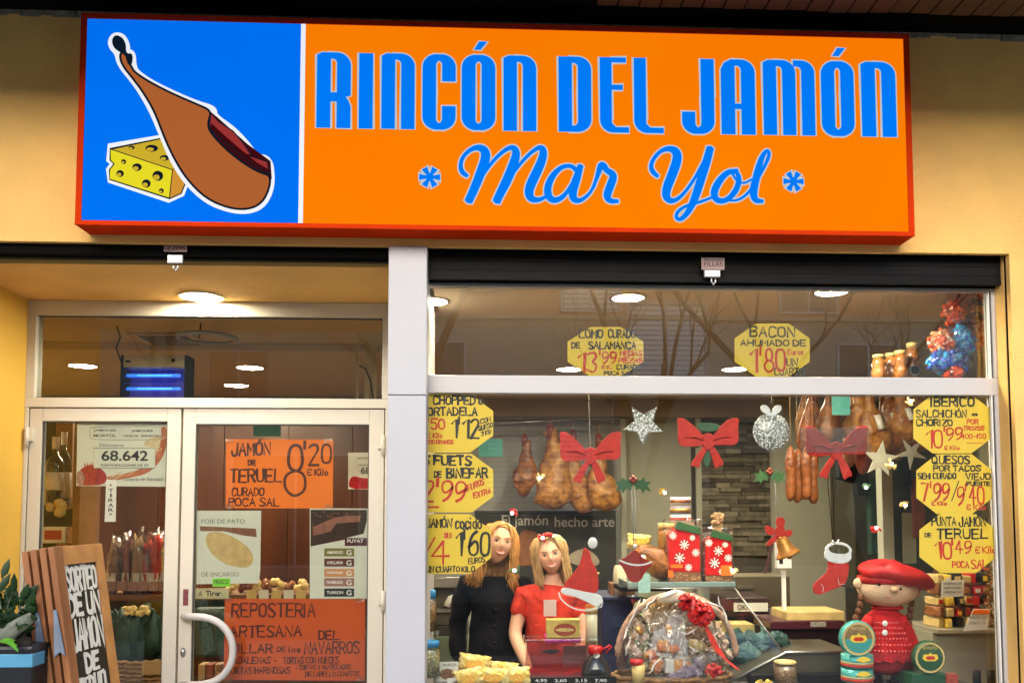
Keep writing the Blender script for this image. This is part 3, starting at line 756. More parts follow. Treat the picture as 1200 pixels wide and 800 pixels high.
for ch, sts in SCR.items():
    o = MB(); pieces = []
    for j, stt in enumerate(sts):
        q = chaikin(stt, 2); w3 = zs([(a, b) for a, b, _ in q]); ws = [c*1.28/2.449/SC(SY) for _, _, c in q]
        pieces.append(([(v.x, v.z) for v in w3], ws))
    for j, (q, ws) in enumerate(pieces):
        o.mat(1).ribbon(q, [v+.0125 for v in ws], PY-.0016-.00002*j)
        for e_ in (0, -1): o.face([(q[e_][0]+(ws[e_]/2+.0062)*math.cos(t*math.pi/6), q[e_][1]+(ws[e_]/2+.0062)*math.sin(t*math.pi/6)) for t in range(12)], PY-.0018-.00002*j-.00001*(e_+2))
        o.mat(0).ribbon(q, ws, PY-.0030-.00004*j)
        for e_ in (0, -1): o.face([(q[e_][0]+ws[e_]/2*math.cos(t*math.pi/6), q[e_][1]+ws[e_]/2*math.sin(t*math.pi/6)) for t in range(12)], PY-.0034-.00004*j-.00001*(e_+2))
    o.build('letter', [E_lb, E_pale], sg)
for cx, cy in ((503.5, 207.5), (930, 212.5)):
    o = MB(); c = P(cx, cy, SY); r = 12.5/SC(SY)
    for k in range(6):
        a = math.radians(90+60*k); ux, uz = math.sin(a), math.cos(a); vx, vz = uz, -ux
        arm = [(c.x+ux*r*s_+vx*wd*r, c.z+uz*r*s_+vz*wd*r) for s_, wd in ((.05, -.10), (1, -.30), (1, .30), (.05, .10))]
        o.mat(1).ribbon(arm, .014, PY-.0016-.00002*k, True); o.mat(0).face(arm, PY-.0030-.00004*k)
    o.mat(0).face([(c.x+r*.4*math.cos(k), c.z+r*.4*math.sin(k)) for k in [j*math.pi/6 for j in range(12)]], PY-.0034)
    o.build('asterisk', [E_lb, E_pale], sg)

# ------------------------------------------------------------------ shutter locks with stickers
for n_, (lx, ly, lab) in enumerate(((206, 287, 'metal shutter lock with worn pinkish sticker above the door recess'), (836, 303, 'metal shutter lock with FILLAS sticker above the display window'))):
    k = 1
    t = thing('shutter_lock', lab, 'lock', tuple(P(lx, ly+26, .05)), 'shutter locks under the lintel')
    o = MB(); o.pbox(lx-10, ly+7, lx+8, ly+21, .03, .05); o.build('lock_body', M['steel'] if n_ == 0 else M['white'], t, .002)
    o = MB(); c = P(lx, ly+26, .04); o.tube([c+Vector((-.008, 0, .02)), c+Vector((-.010, 0, -.004)), c+Vector((0, 0, -.018)), c+Vector((.010, 0, -.004)), c+Vector((.008, 0, .02))], .005, 6); o.build('shackle', M['chrome'], t)
    o = MB(); o.pbox(lx-14, ly-1, lx+13, ly+(8 if n_ == 0 else 13), .026, .029); s_ = o.build('sticker', mat('faded sticker', (.36, .26, .24), .6, noi=(40, .3)), t)
    xa, zb_, xb, zt_ = rect(lx-11, ly+4 if n_ else ly+1, lx+11, ly+9 if n_ else ly+6, .0255)
    printed('lettering', 'FILLAS' if n_ else '2206', xa, zb_, xb, zt_, .0255, M['inkbrown'], s_)
    if n_:
        xa, zb_, xb, zt_ = rect(lx-11, ly, lx+11, ly+3, .0255); printed('lettering', 'PERSIANAS', xa, zb_, xb, zt_, .0255, M['inkblack'], s_)

# ------------------------------------------------------------------ posters
def card(mb, pts, Y, thick=.0012): return mb.prism([(P(a, b, Y).x, P(a, b, Y).z) for a, b in pts], Y, Y+thick)
def poster(name, label, cat, pts, Y, m, lines=(), group=None, extra=None):
    xs = [p[0] for p in pts]; ys = [p[1] for p in pts]
    t = thing(name, label, cat, tuple(P(sum(xs)/len(xs), max(ys), Y)), group)
    card(MB(), pts, Y).build('card', m, t)
    by = {}
    for ln in lines:
        tx, x0, y0, x1, y1, ink, wt = ln[:7]; sl = ln[7] if len(ln) > 7 else 0
        a, b, c, d = rect(x0, y0, x1, y1, Y); o = by.setdefault(ink, MB())
        hand(o, tx, a, b, c, d, Y-.0009, wt/SC(Y), slope=sl)
    for ink, o in by.items(): o.build('lettering', M[ink], t)
    if extra: extra(t, Y)
    if m in (M['orange'], M['orange2']):
        for a, b in ((pts[0][0]+4, pts[0][1]+1), (pts[1][0]-6, pts[1][1]+1), (pts[3][0]+5, pts[3][1]-2), (pts[2][0]-4, pts[2][1]-2)):
            MB().pbox(a-5, b-2.5, a+5, b+2.5, Y-.0022, Y-.0016).build('tape', M['bagfilm'], t)
    return t
def octa(x0, y0, x1, y1, c=.26, cut=(1, 1, 1, 1)):
    w, h = (x1-x0)*c, (y1-y0)*c
    pts = []
    pts += [(x0, y0+h), (x0+w, y0)] if cut[0] else [(x0, y0)]
    pts += [(x1-w, y0), (x1, y0+h)] if cut[1] else [(x1, y0)]
    pts += [(x1, y1-h), (x1-w, y1)] if cut[2] else [(x1, y1)]
    pts += [(x0+w, y1), (x0, y1-h)] if cut[3] else [(x0, y1)]
    return pts
K, Rd = 'inkblack', 'inkred'; Yp = WY+.0085
GP = 'yellow hand lettered price signs inside the display window'
poster('price_sign', 'yellow octagonal sign for cured Salamanca loin, 13.99, in the upper window strip', 'price sign', octa(665, 383, 754, 441, .3, (1, 1, 1, 1)), Yp, M['yellow'], [
 ('LOMO', 679, 385.5, 706, 396, K, 2), ('CURADO', 713, 386, 744, 396, K, 1.8), ('DE', 670, 401, 679, 408, K, 1.8), ('SALAMANCA', 690, 400, 745, 409, K, 1.8),
 ('13', 677, 412, 699, 437, Rd, 2.6), ("'99", 703, 411, 722, 426, Rd, 2), ('MEDIAS', 727, 411, 752, 417, Rd, 1.4), ('PIEZAS', 725, 419, 753, 425.5, Rd, 1.5), ('€ K.', 705, 428, 717, 432, Rd, 1.2), ('CURADO', 723, 427, 751, 433, K, 1.4), ('POCA SAL', 708, 435, 741, 439.5, K, 1.3)], GP)
poster('price_sign', 'yellow octagonal sign for smoked bacon, 1.80, in the upper window strip', 'price sign', octa(861, 379, 949, 441, .28), Yp, M['yellow'], [
 ('BACON', 879, 382, 931, 395, K, 1.8), ('AHUMADO DE', 868, 398, 944, 405.5, K, 1.6), ("1'80", 880, 407, 920, 437, Rd, 2.8), ('€uros', 923, 409, 941, 416, Rd, 1.2), ('UN', 922, 420, 934, 429, K, 1.7), ('CUARTO!', 908, 431, 943, 440, K, 1.4)], GP)
poster('price_sign', 'yellow sign reading CHOPPED o MORTADELA 1.12, topmost at the window left edge', 'price sign', octa(485, 461.5, 578, 530, .29, (0, 1, 1, 0)), Yp, M['yellow'], [
 ('CHOPPED o', 508, 463.5, 565, 474, K, 2.2), ('MORTADELA', 494, 477, 559, 487, K, 2.0), ("'50", 502, 490, 521, 503, Rd, 2), ("1'12", 529, 490, 561, 514, K, 2.5), ('€ Kilo', 501, 507, 518, 513, Rd, 1.2), ('200 GRAMOS', 500, 515, 531, 520, Rd, 1.2), ('CON', 563, 491, 575, 497, K, 1.2, .3), ('QUESO', 561, 499, 577, 505, K, 1.2, .3), ('3 KG', 564, 506, 575, 511, K, 1.2, .3)], GP)
poster('price_sign', 'yellow sign reading 5 FUETS DE BINEFAR 2.99, middle one at the window left edge', 'price sign', octa(485, 531.5, 578, 600, .27, (0, 1, 1, 0)), Yp, M['yellow'], [
 ('5 FUETS', 496, 533.5, 552, 545, K, 2.6), ('DE', 509, 552, 517, 559, K, 1.7), ('BINEFAR', 524, 548, 571, 560, K, 2.2), ("2'99", 496, 562, 545, 588, Rd, 2.8), ('EUROS', 548, 568, 567, 576, Rd, 1.3, .45), ('EXTRA', 555, 577, 575, 584, Rd, 1.3, .3), ('_', 496, 590, 514, 594, Rd, 2.5)], GP)
poster('price_sign', 'yellow sign reading JAMÓN COCIDO 1.60, lowest one at the window left edge', 'price sign', octa(485, 602, 575.5, 672, .27, (0, 1, 1, 0)), Yp, M['yellow'], [
 ('JAMÓN', 500, 607, 529, 618, K, 1.8), ('cocido', 534, 605, 564, 620, K, 2.0), ('/', 496, 628, 509, 656, Rd, 2), ('4', 506, 632, 526, 662, Rd, 2.8), ('KILO', 521, 624, 529, 630, Rd, 1.1), ("1'60", 534, 622, 573, 653, K, 3.0), ('EUROS', 549, 654, 568, 661, K, 1.1, .15), ('UN CUARTO KILO', 500, 663, 556, 670, K, 1.5)], GP)
poster('price_sign', 'yellow sign for Iberian salchichón, 10.99, topmost at the window right edge', 'price sign', octa(1070.5, 462, 1161, 531, .25), Yp, M['yellow'], [
 ('IBERICO', 1091, 465, 1141, 476.5, K, 2.1), ('SALCHICHÓN', 1074, 480, 1132, 489, K, 1.6), ('o', 1139, 483, 1145, 487, K, 1.3), ('CHORIZO', 1074, 491, 1116, 499, K, 1.7), ('10', 1085, 502, 1104, 526, Rd, 2.3), ("'99", 1106, 500, 1127, 516, Rd, 2), ('POR', 1133, 491, 1146, 497, Rd, 1.3), ('TROZOS', 1129, 499, 1153, 504, Rd, 1.3), ('400-450', 1127, 508, 1155, 514, Rd, 1.1), ('€ Kilo', 1107, 522, 1124, 527, Rd, 1.1), ('_', 1132, 516, 1152, 519, Rd, 1)], GP)
poster('price_sign', 'yellow sign for cheese cubes, 7.99 and 9.40, middle at the window right edge', 'price sign', octa(1074, 532, 1163, 602, .27), Yp, M['yellow'], [
 ('QUESOS', 1092, 533.5, 1136, 543.5, K, 1.9), ('POR TACOS', 1094, 545, 1149, 552, K, 1.6), ('SEMI CURADO', 1076, 554, 1120, 561, K, 1.5), ('VIEJO', 1132, 554, 1160, 562, K, 1.7), ('FUERTE', 1133, 564, 1160, 569, K, 1.4), ("7'99", 1080, 565, 1112, 587, Rd, 2.3), ('/', 1115, 562, 1124, 588, K, 1.6), ("9'40", 1122, 568, 1153, 592, Rd, 2.3), ('€ Kilo', 1092, 587, 1109, 592, Rd, 1.2), ('€ Kilo', 1133, 591, 1155, 597, Rd, 1.2)], GP)
poster('price_sign', 'yellow sign reading PUNTA JAMÓN DE TERUEL 10.49, lowest at the window right edge', 'price sign', octa(1077.5, 602, 1168, 671, .27), Yp, M['yellow'], [
 ('PUNTA', 1092, 605, 1120, 616, K, 1.7), ('JAMÓN', 1124, 605, 1155, 617, K, 1.7), ('DE', 1084, 624, 1091, 629, K, 1.2), ('TERUEL', 1098, 619, 1157, 631, K, 2.0), ('10', 1096, 633, 1115, 656, Rd, 2.4), ("'49", 1116, 633, 1138, 649, Rd, 2.0), ('€ Kilo', 1143, 640, 1166, 648, Rd, 1.4), ('POCA', 1116, 657, 1135, 665, Rd, 1.4), ('SAL', 1138, 655, 1157, 666, Rd, 1.6)], GP)
# door posters
Yd = DY+.0165
def px_print(t, text, x0, y0, x1, y1, Y, m, sh=0):
    a, b, c, d = rect(x0, y0, x1, y1, Y); return printed('lettering', text, a, b, c, d, Y-.0009, m, t, sh, .02 if text == '68.642' else .012)
B_ = 'inkbrown'
poster('price_sign', 'bright orange card reading JAMÓN DE TERUEL 8.20 on the right door', 'price sign', [(265, 514), (390.5, 515), (390, 595.5), (264.5, 595)], Yd, M['orange'], [
 ('JAMÓN', 272, 518, 317, 534, B_, 2.4), ('DE', 291, 539, 299, 545, B_, 2), ('TERUEL', 270, 549, 330, 565, B_, 2.3), ('CURADO', 272, 571, 309, 581, B_, 1.6), ('POCA SAL', 268, 583, 327, 593, B_, 1.8), ('8', 334, 519, 358, 583, B_, 3.2), ("'20", 357, 519, 388, 545, B_, 2.8), ('€ Kilo', 360, 549, 384, 557, B_, 1.5)])
poster('notice', 'large dark orange card reading REPOSTERIA ARTESANA across the foot of the right door glass', 'notice', [(263.5, 701), (428, 701.5), (427.5, 797), (262, 796)], Yd, M['orange2'], [
 ('REPOSTERIA', 272, 706, 369, 723, B_, 2.0), ('ARTESANA', 270, 732, 353, 746, B_, 1.9), ('DEL', 374, 738, 397, 749, B_, 1.7), ('VILLAR', 270, 754, 319, 765, B_, 1.7), ('DE', 325, 757, 334, 763, B_, 1.2), ('los', 339, 757, 352, 764, B_, 1.3), ('NAVARROS', 357, 751, 421, 766, B_, 1.8), ('MADALENAS *', 268, 769, 324, 777, B_, 1.4), ('TORTAS CON NUECES', 332, 769, 397, 777, B_, 1.3), ('TORTAS HARINOSAS', 266, 781, 340, 789, B_, 1.4), ('* TORTAS Y MANTECADOS', 346, 778, 411, 784, B_, 1.0), ('DE CABELLO CUARTOS', 358, 786, 421, 792, B_, 1.0)])
def foie(t, Y):
    k = MB(); mats = [M['cream'], mat('foie gras', (.72, .50, .22), .6, noi=(22, .35)), mat('brown board print', (.30, .12, .07), .7, noi=(20, .4)), M['goldpaint'], mat('lime sticker', (.25, .75, .05), .5)]
    pr = lambda pts, mi, s_: k.mat(mi).face([(P(a, b, Y).x, P(a, b, Y).z) for a, b in pts], Y-.0006-.0002*s_)
    pr([(234, 616), (300, 619), (301, 629), (285, 627), (262, 622), (235, 622)], 2, 1)
    sh = chaikin([(241, 629), (246, 623), (262, 624), (285, 636), (296, 648), (296, 660), (288, 665), (268, 662), (252, 652), (243, 640)], 2, True)
    pr(sh, 1, 2)
    k.mat(0).ribbon([(P(a, b, Y).x, P(a, b, Y).z) for a, b in sh], .006, Y-.0012, True)
    pr([(249, 677), (270, 677), (270, 687), (249, 687)], 4, 3)
    k.build('picture', mats, t)
    px_print(t, 'FOIE DE PATO', 236, 608, 287, 613, Y, M['inkgrey']); px_print(t, 'DE ENCARGO', 236, 670, 280, 675, Y, M['inkgrey']); px_print(t, 'FRESCO', 251, 679, 268, 684, Y-.001, M['inkblack'])
poster('poster', 'white poster with a duck liver picture reading FOIE DE PATO on the right door', 'poster', [(230.5, 598), (306, 598), (305, 668), (303, 683), (230, 684)], Yd, M['paper'], (), None, foie)
poster('notice', 'narrow cream sticker strip with arrow below the duck liver poster', 'sticker', [(228.5, 689), (268, 689.5), (268, 701), (228.5, 701)], Yd-.0005, mat('cream strip', (.55, .50, .30), .6, noi=(30, .2)), [('A  Tirar', 233, 692, 259, 698, K, 1.0)])
def choc(t, Y):
    f = lambda k, pts, s_: k.face([(P(a, b, Y).x, P(a, b, Y).z) for a, b in pts], Y-.0006-.0002*s_)
    k = MB(); mats = [M['chocolate'], mat('chocolate filling', (.34, .13, .10), .6, noi=(40, .4)), mat('plum band', (.08, .01, .025), .6), mat('khaki bar', (.20, .17, .05), .6), mat('maroon bar', (.13, .03, .03), .6), mat('salmon bar', (.62, .27, .12), .6), mat('rose bar', (.36, .16, .15), .6), M['inkblack'], M['paper']]
    f(k.mat(0), [(364, 597), (430, 597), (430, 610), (426, 625), (364, 640)], 1)
    f(k.mat(1), [(366, 611), (390, 603), (423, 604), (421, 611), (394, 613), (388, 622), (367, 628)], 2)
    f(k.mat(0), [(366, 609), (392, 599), (424, 602), (392, 606), (367, 617)], 3)
    f(k.mat(0), [(364, 628), (390, 622), (424, 614), (423, 624), (366, 639)], 3.5)
    f(k.mat(2), [(364, 640), (400, 630), (430, 630), (430, 639), (364, 639.8)], 4)
    f(k.mat(8), [(363.5, 640), (404, 632), (404, 640)], 4.5)
    for i in range(14): 
        a, b = random.uniform(366, 420), random.uniform(599, 605); f(k.mat(1), [(a, b), (a+3, b), (a+2, b+1.5)], 5)
    for i, y in enumerate((642, 654, 666, 677, 689)):
        f(k.mat(3+i), [(380, y), (415, y), (415, y+9.5), (380, y+9.5)], 5)
    k.build('picture', mats, t)
    px_print(t, 'FUYAT', 407, 631.5, 426, 635.5, Y-.002, M['paper'])
    for i, (y, s_) in enumerate(zip((642, 654, 666, 677, 689), ('AMARGO', 'AVELLANA', 'NARANJA', 'FRAMBUESA', 'TURRON'))):
        px_print(t, s_, 383, y+3, 402, y+6.5, Y-.002, M['paper']); px_print(t, 'G', 406, y+2, 412, y+8, Y-.002, M['paper'])
poster('poster', 'white poster with chocolate bars and five coloured strips on the right door', 'poster', [(363, 595), (431.5, 595.5), (431, 701), (363, 701)], Yd+.0002, M['paper'], (), None, choc)
def lott(t, Y):
    f = lambda k, pts, s_: k.face([(P(a, b, Y).x, P(a, b, Y).z) for a, b in pts], Y-.0006-.0002*s_)
    q = lambda x, y: (50+x/6.156, 490+y/6.154)
    k = MB(); mats = [mat('pomegranate red', (.50, .02, .02), .6, noi=(40, .5)), mat('salmon ham print', (.60, .17, .08), .6, noi=(25, .4)), M['paper'], mat('pink lace print', (.62, .30, .28), .6, noi=(60, .7)), M['inkgrey'], mat('pale cream print', (.75, .6, .38), .6, noi=(30, .3))]
    f(k.mat(1), chaikin([q(*p) for p in [(440,420),(600,400),(740,350),(830,250),(860,130),(850,60),(895,55),(900,180),(860,300),(760,400),(620,430),(500,450)]], 2, True), 1)
    f(k.mat(5), chaikin([q(*p) for p in [(700,190),(830,110),(880,160),(850,260),(800,330),(760,330),(830,220)]], 2, True), .6)
    for i in range(16):
        a = random.random(); x = 480+a*390; y = 420-a*a*300+random.uniform(-20, 30)
        k.mat(5).ribbon([(P(*q(x, y), Y).x, P(*q(x, y), Y).z), (P(*q(x+70, y-40), Y).x, P(*q(x+70, y-40), Y).z)], .004, Y-.0011)
    f(k.mat(0), chaikin([q(*p) for p in [(250,400),(290,350),(360,330),(440,370),(470,430),(440,480),(300,485),(250,470)]], 2, True), 2)
    f(k.mat(3), chaikin([q(*p) for p in [(247,380),(280,375),(310,420),(290,485),(247,485)]], 2, True), 2.4)
    for i in range(9):
        x = 300+i*18; f(k.mat(0), [q(x, 345), q(x+14, 345), q(x+7+random.uniform(-8, 8), 312)], 2.5)
    k.mat(4).ribbon([(P(*q(*p), Y).x, P(*q(*p), Y).z) for p in chaikin([(350,62),(840,55),(870,80),(868,140),(840,155),(360,155),(340,135),(340,80)], 1, True)], .0025, Y-.0014, True)
    f(k.mat(2), [q(370, 215), q(812, 215), q(812, 358), q(370, 358)], 4.5)
    k.mat(4).ribbon([(P(*q(*p), Y).x, P(*q(*p), Y).z) for p in [(370,215),(812,215),(812,358),(370,358)]], .003, Y-.0019, True)
    k.build('picture', mats, t)
    def pt(s_, x0, y0, x1, y1, m_, dy=0, sh=0): a, b = q(x0, y0); c, d = q(x1, y1); px_print(t, s_, a, b, c, d, Y-dy, m_, sh)
    pt('JAMONES', 368, 78, 530, 98, M['inkblack']); pt('MORYOL', 368, 114, 530, 134, M['inkblack']); pt('JAMONES', 640, 82, 795, 102, M['inkblack']); pt('HNOS. GINSÓN', 585, 114, 850, 134, M['inkblack'])
    pt('Número', 412, 180, 585, 205, M['inkgrey']); pt('68.642', 425, 232, 760, 306, M['inkblack'], .0016); pt('PARTICIPACIONES DE 5€', 420, 328, 765, 346, M['inkblack'], .0016); pt('Lotería de Navidad', 590, 425, 870, 450, M['inkgrey'], .0006, .3)
poster('poster', 'Christmas lottery poster with pomegranate and number 68.642 on the left door', 'poster', [(90.5, 495), (198, 496), (197.5, 570), (89.5, 569)], Yd, M['paper'], (), None, lott)
t = poster('door_label', 'narrow white upright strip of black letters below the lottery poster', 'label', [(124.5, 562), (136.5, 562), (135.5, 611), (122.5, 611)], Yd-.0025, M['white'])
for i, ch in enumerate('•TIRAR•' if False else ['.', 'T', 'I', 'R', 'A', 'R', '.']):
    y = 567+i*5.7
    if ch == '.': px_print(t, '.', 128.6, y, 131, y+2, Yd-.003, M['inkblack'])
    else: px_print(t, ch, 127 if ch != 'I' else 129, y-.4, 133 if ch != 'I' else 131, y+3.8, Yd-.003, M['inkblack'])
# second lottery poster deeper in the shop, cut off by the door frame
def l2(t, Y):
    k = MB(); f = lambda pts, s_: k.face([(P(a, b, Y).x, P(a, b, Y).z) for a, b in pts], Y-.0006-.0002*s_)
    f(chaikin([(409, 562), (414, 557), (425, 560), (433, 560), (440, 572), (409, 573)], 1, True), 1); k.build('picture', M['redcloth'], t)
    px_print(t, '68', 423, 547, 434, 555, Y-.001, M['inkblack']); px_print(t, 'Número', 420, 543, 434, 545.5, Y, M['inkgrey']); px_print(t, 'JAMONES', 418, 535, 432, 539, Y, M['inkgrey'])
poster('poster', 'pale lottery poster with 68 half hidden behind the right door stile', 'poster', [(408, 530), (447, 530), (447, 573), (408, 573)], 1.5, M['paper'], (), None, l2)
# ------------------------------------------------------------------ shop interior
zC = 2.75
BY = 5.2
def st2(mb, name, m): o = mb.build(name, m); o['kind'] = 'structure'; return o
st2(MB().box(-5, DY+.1, -.06, 4.6, BY+.3, 0), 'floor', M['floor'])
st2(MB().box(-4.6, DY+.09, zC, xCr, BY+.2, zC+.15), 'ceiling', M['ceil'])
st2(MB().box(xCr+.001, .205, zC, 4.4, BY+.2, zC+.15), 'ceiling', M['ceil'])
xWood = P(452, 560, 4.6).x
st2(MB().box(xWood, BY, 0, 4.4, BY+.15, zC-.001), 'wall_back', M['wallgrey'])
st2(MB().box(-4.6, DY+.1, 0, -4.45, 4.6, zC-.001), 'wall_left', M['stucco'])
st2(MB().box(4.2, .36, 0, 4.35, BY-.001, zC-.001), 'wall_right', M['wallint'])
wp = thing('wood_panelling', 'red brown wood panelled wall behind the shop door', 'wall', (-2.6, 4.6, 0))
first = None; x = -4.45; pw = .62
while x < xWood:
    b = MB().box(x+.004, 4.6, 0, min(x+pw, xWood)-.004, 4.63, zC-.002)
    b.build('panel', M['woodred'], wp); x += pw
MB().box(-4.45, 4.63, 0, xWood, BY+.1, zC-.002).build('backing', M['woodbrown'], wp)
# lighter pilaster and bulkhead
tag(MB().box(P(735, 560, 5).x, BY-.12, 0, P(812, 560, 5).x, BY-.001, zC-.002).build('wall_panel', M['wallint']), 'pale green wall panel left of the slate cladding', 'wall panel')
tag(MB().box(P(906, 560, 4.6).x, 4.55, 0, P(985, 560, 4.6).x, 4.7, zC-.002).build('wall_panel', M['wallint']), 'pale green wall panel right of the slate cladding, behind the stocking', 'wall panel')
for px_, lab in ((730, 'slim cream trim post left of the silver star'), (818, 'slim cream trim post at the left edge of the slate cladding')):
    tag(MB().box(P(px_-3, 560, 4.9).x, 4.86, 0, P(px_+3, 560, 4.9).x, 4.9, zC-.002).build('trim_post', M['wallint']), lab, 'post', 'slim wall trims')
tag(MB().box(xWood, 4.7, 2.58, 4.19, 4.84, zC-.002).build('ceiling_beam', mat('beam paint', (.34, .25, .16), .8, noi=(2, .2))), 'pale brown boxed beam along the ceiling at the back wall', 'beam')
tag(MB().box(-4.44, 1.9, zC-.05, xWood+.3, 2.0, zC-.002).build('ceiling_beam', M['ceil']), 'shallow painted beam across the ceiling above the entrance', 'beam')
# slate cladding
sc_ = thing('slate_cladding', 'wall cladding of thin stacked slate strips at the back of the shop', 'cladding', (P(865, 700, 5.1).x, 5.1, .9))
xa, xb = P(821, 560, 5.1).x, P(906, 560, 5.1).x
z = 1.15; n = 0; sm = [M['stone'], M['stone2'], M['stone3'], M['stone']]
zt_ = P(860, 466, 5.1).z
MB().box(xa, BY-.03, .9, xb, BY-.001, zt_).build('backing', M['stone3'], sc_)
proto = {}
rows = 0
while z < zt_-.04:
    h = random.choice([.035, .045, .055]); x = xa - random.uniform(0, .12)
    while x < xb:
        w = random.uniform(.14, .34); x2 = min(x+w, xb); x1 = max(x, xa)
        if x2-x1 > .02:
            key = (round(x2-x1, 1), h, random.randrange(3))
            pr = random.uniform(.02, .075)
            b = MB().box(x1+.003, BY-.03-pr, z+.002, x2-.003, BY-.031, z+h-.002)
            o = b.build('stone', sm[random.randrange(4)], sc_); n += 1
        x = x2 if x2 > x else x+w
    z += h
# ---- recessed lights
L_on = emis('lamp glow', (1.0, .86, .62), 185, (1, 1, 1)); L_out = emis('entrance lamp glow', (1.0, .90, .66), 70, (1, 1, 1))
def light(px, py, z, r, label, em=L_on, grp='recessed round ceiling lights in the shop'):
    c = PZ(px, py, z); t = thing('ceiling_light', label, 'ceiling light', (c.x, c.y, z), grp)
    MB().lathe([(r+.014, 0), (r+.014, -.008), (r, -.010), (r, -.002)], (c.x, c.y, z), 28).build('trim_ring', M['chrome'], t)
    MB().lathe([(0, -.0045), (r, -.0045), (r, -.0025), (0, -.0025)], (c.x, c.y, z), 28).build('lens', em, t)
    return c
light(236, 347, zS, .105, 'bright round lamp in the ochre soffit above the door', L_out, None)
for px_, py_, r, lab in ((97, 428, .10, 'round ceiling light left of the insect killer'), (293, 430, .10, 'round ceiling light right of the insect killer, upper of two'), (277, 451, .10, 'round ceiling light right of the insect killer, lower of two'),
    (736, 348, .085, 'round ceiling light above the loin sign'), (975, 341, .085, 'round ceiling light right of the centre of the upper window strip'), (506, 352, .085, 'ceiling light at the left end of the upper window strip, half hidden by the column'),
    (667, 432, .10, 'round ceiling light peeping out left of the loin sign'), (861, 432, .10, 'round ceiling light peeping out left of the bacon sign')):
    light(px_, py_, zC, r, lab)
# ceiling vent and hanging ring
c = PZ(200, 397, zC); t = thing('ceiling_vent', 'square louvred air vent in the ceiling above the insect killer', 'vent', (c.x, c.y, zC))
MB().box(c.x-.2, c.y-.2, zC-.012, c.x+.2, c.y+.2, zC-.001).build('frame', M['ceil'], t)
MB().box(c.x-.15, c.y-.15, zC-.014, c.x+.15, c.y+.15, zC-.0125).build('backing', M['black'], t)
for k in range(7): MB().box(c.x-.145, c.y-.145+k*.043, zC-.022, c.x+.145, c.y-.13+k*.043, zC-.0145).build('slat', M['alugrey'], t)
c = PZ(243, 396, 2.66); t = thing('ring_fitting', 'thin hanging ring fitting under the ceiling right of the vent', 'fitting', (c.x, c.y, 2.66))
MB().tube([(c.x+.17*math.cos(a*math.pi/16), c.y+.17*math.sin(a*math.pi/16), 2.66) for a in range(33)], .012, 6).build('ring', M['alugrey'], t)
MB().tube([(c.x-.05, c.y, 2.66), (c.x-.04, c.y, zC)], .004, 5).build('wire', M['shutter'], t)
# insect killer
IY = 1.25
t = thing('insect_killer', 'electric insect killer with glowing blue tubes hanging behind the door transom', 'insect killer', tuple(P(180, 468, IY)))
MB().pbox(144, 416, 216, 430, IY, IY+.12).build('top_cover', mat('cream enamel', (.46, .38, .27), .4), t, .003)
o = MB(); o.pbox(141, 416, 144, 470, IY-.003, IY+.125); o.pbox(216, 416, 219, 470, IY-.003, IY+.125); o.build('side_panel', M['shutter'], t)
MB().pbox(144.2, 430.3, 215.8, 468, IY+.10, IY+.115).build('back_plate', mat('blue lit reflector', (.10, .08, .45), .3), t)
for y in (440, 455.5):
    c = P(180, y, IY+.05)
    MB().tube([P(149, y, IY+.05), P(211, y, IY+.05)], .010, 10).build('tube_lamp', emis('ultraviolet tube', (.02, .16, 1.0), .65, (.1, .2, 1)), t)
    MB().tube([P(161, y-.2, IY+.035), P(201, y-.2, IY+.035)], .0055, 8).build('tube_glow', emis('tube core', (.05, .38, 1.0), .6, (.2, .5, 1)), t)
o = MB()
for k in range(5): o.tube([P(145, 433+k*8, IY+.012), P(215, 433+k*8, IY+.012)], .0012, 4)
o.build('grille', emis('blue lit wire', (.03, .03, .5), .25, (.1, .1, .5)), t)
o = MB(); o.tube([P(137, 382, 1.3), P(141, 395, 1.3), P(136, 408, 1.3), P(142, 424, 1.3)], .005, 5); o.build('cable', M['shutter'], t)
o = MB(); o.pbox(147, 422, 153, 424.5, IY-.002, IY-.0005); o.pbox(201, 420, 205, 424, IY-.002, IY-.0005); o.build('badge', M['shutter'], t)
# pale tubes/curtain at the right of the transom
t = thing('strip_curtain', 'pale upright strips hanging beside the column behind the transom', 'curtain', tuple(P(432, 470, 1.8)))
for a, b in ((417, 420), (427, 433), (435, 441)): MB().pbox(a, 402, b, 476, 1.8, 1.81).build('strip', mat('pale strip', (.42, .36, .22), .5), t)
tag(MB().tube([P(421, 428, 1.7), P(428, 431, 1.7), P(434, 445, 1.7), P(438, 470, 1.7)], .006, 6).build('cable', M['shutter']), 'dark cable looping past the pale strips behind the transom', 'cable')

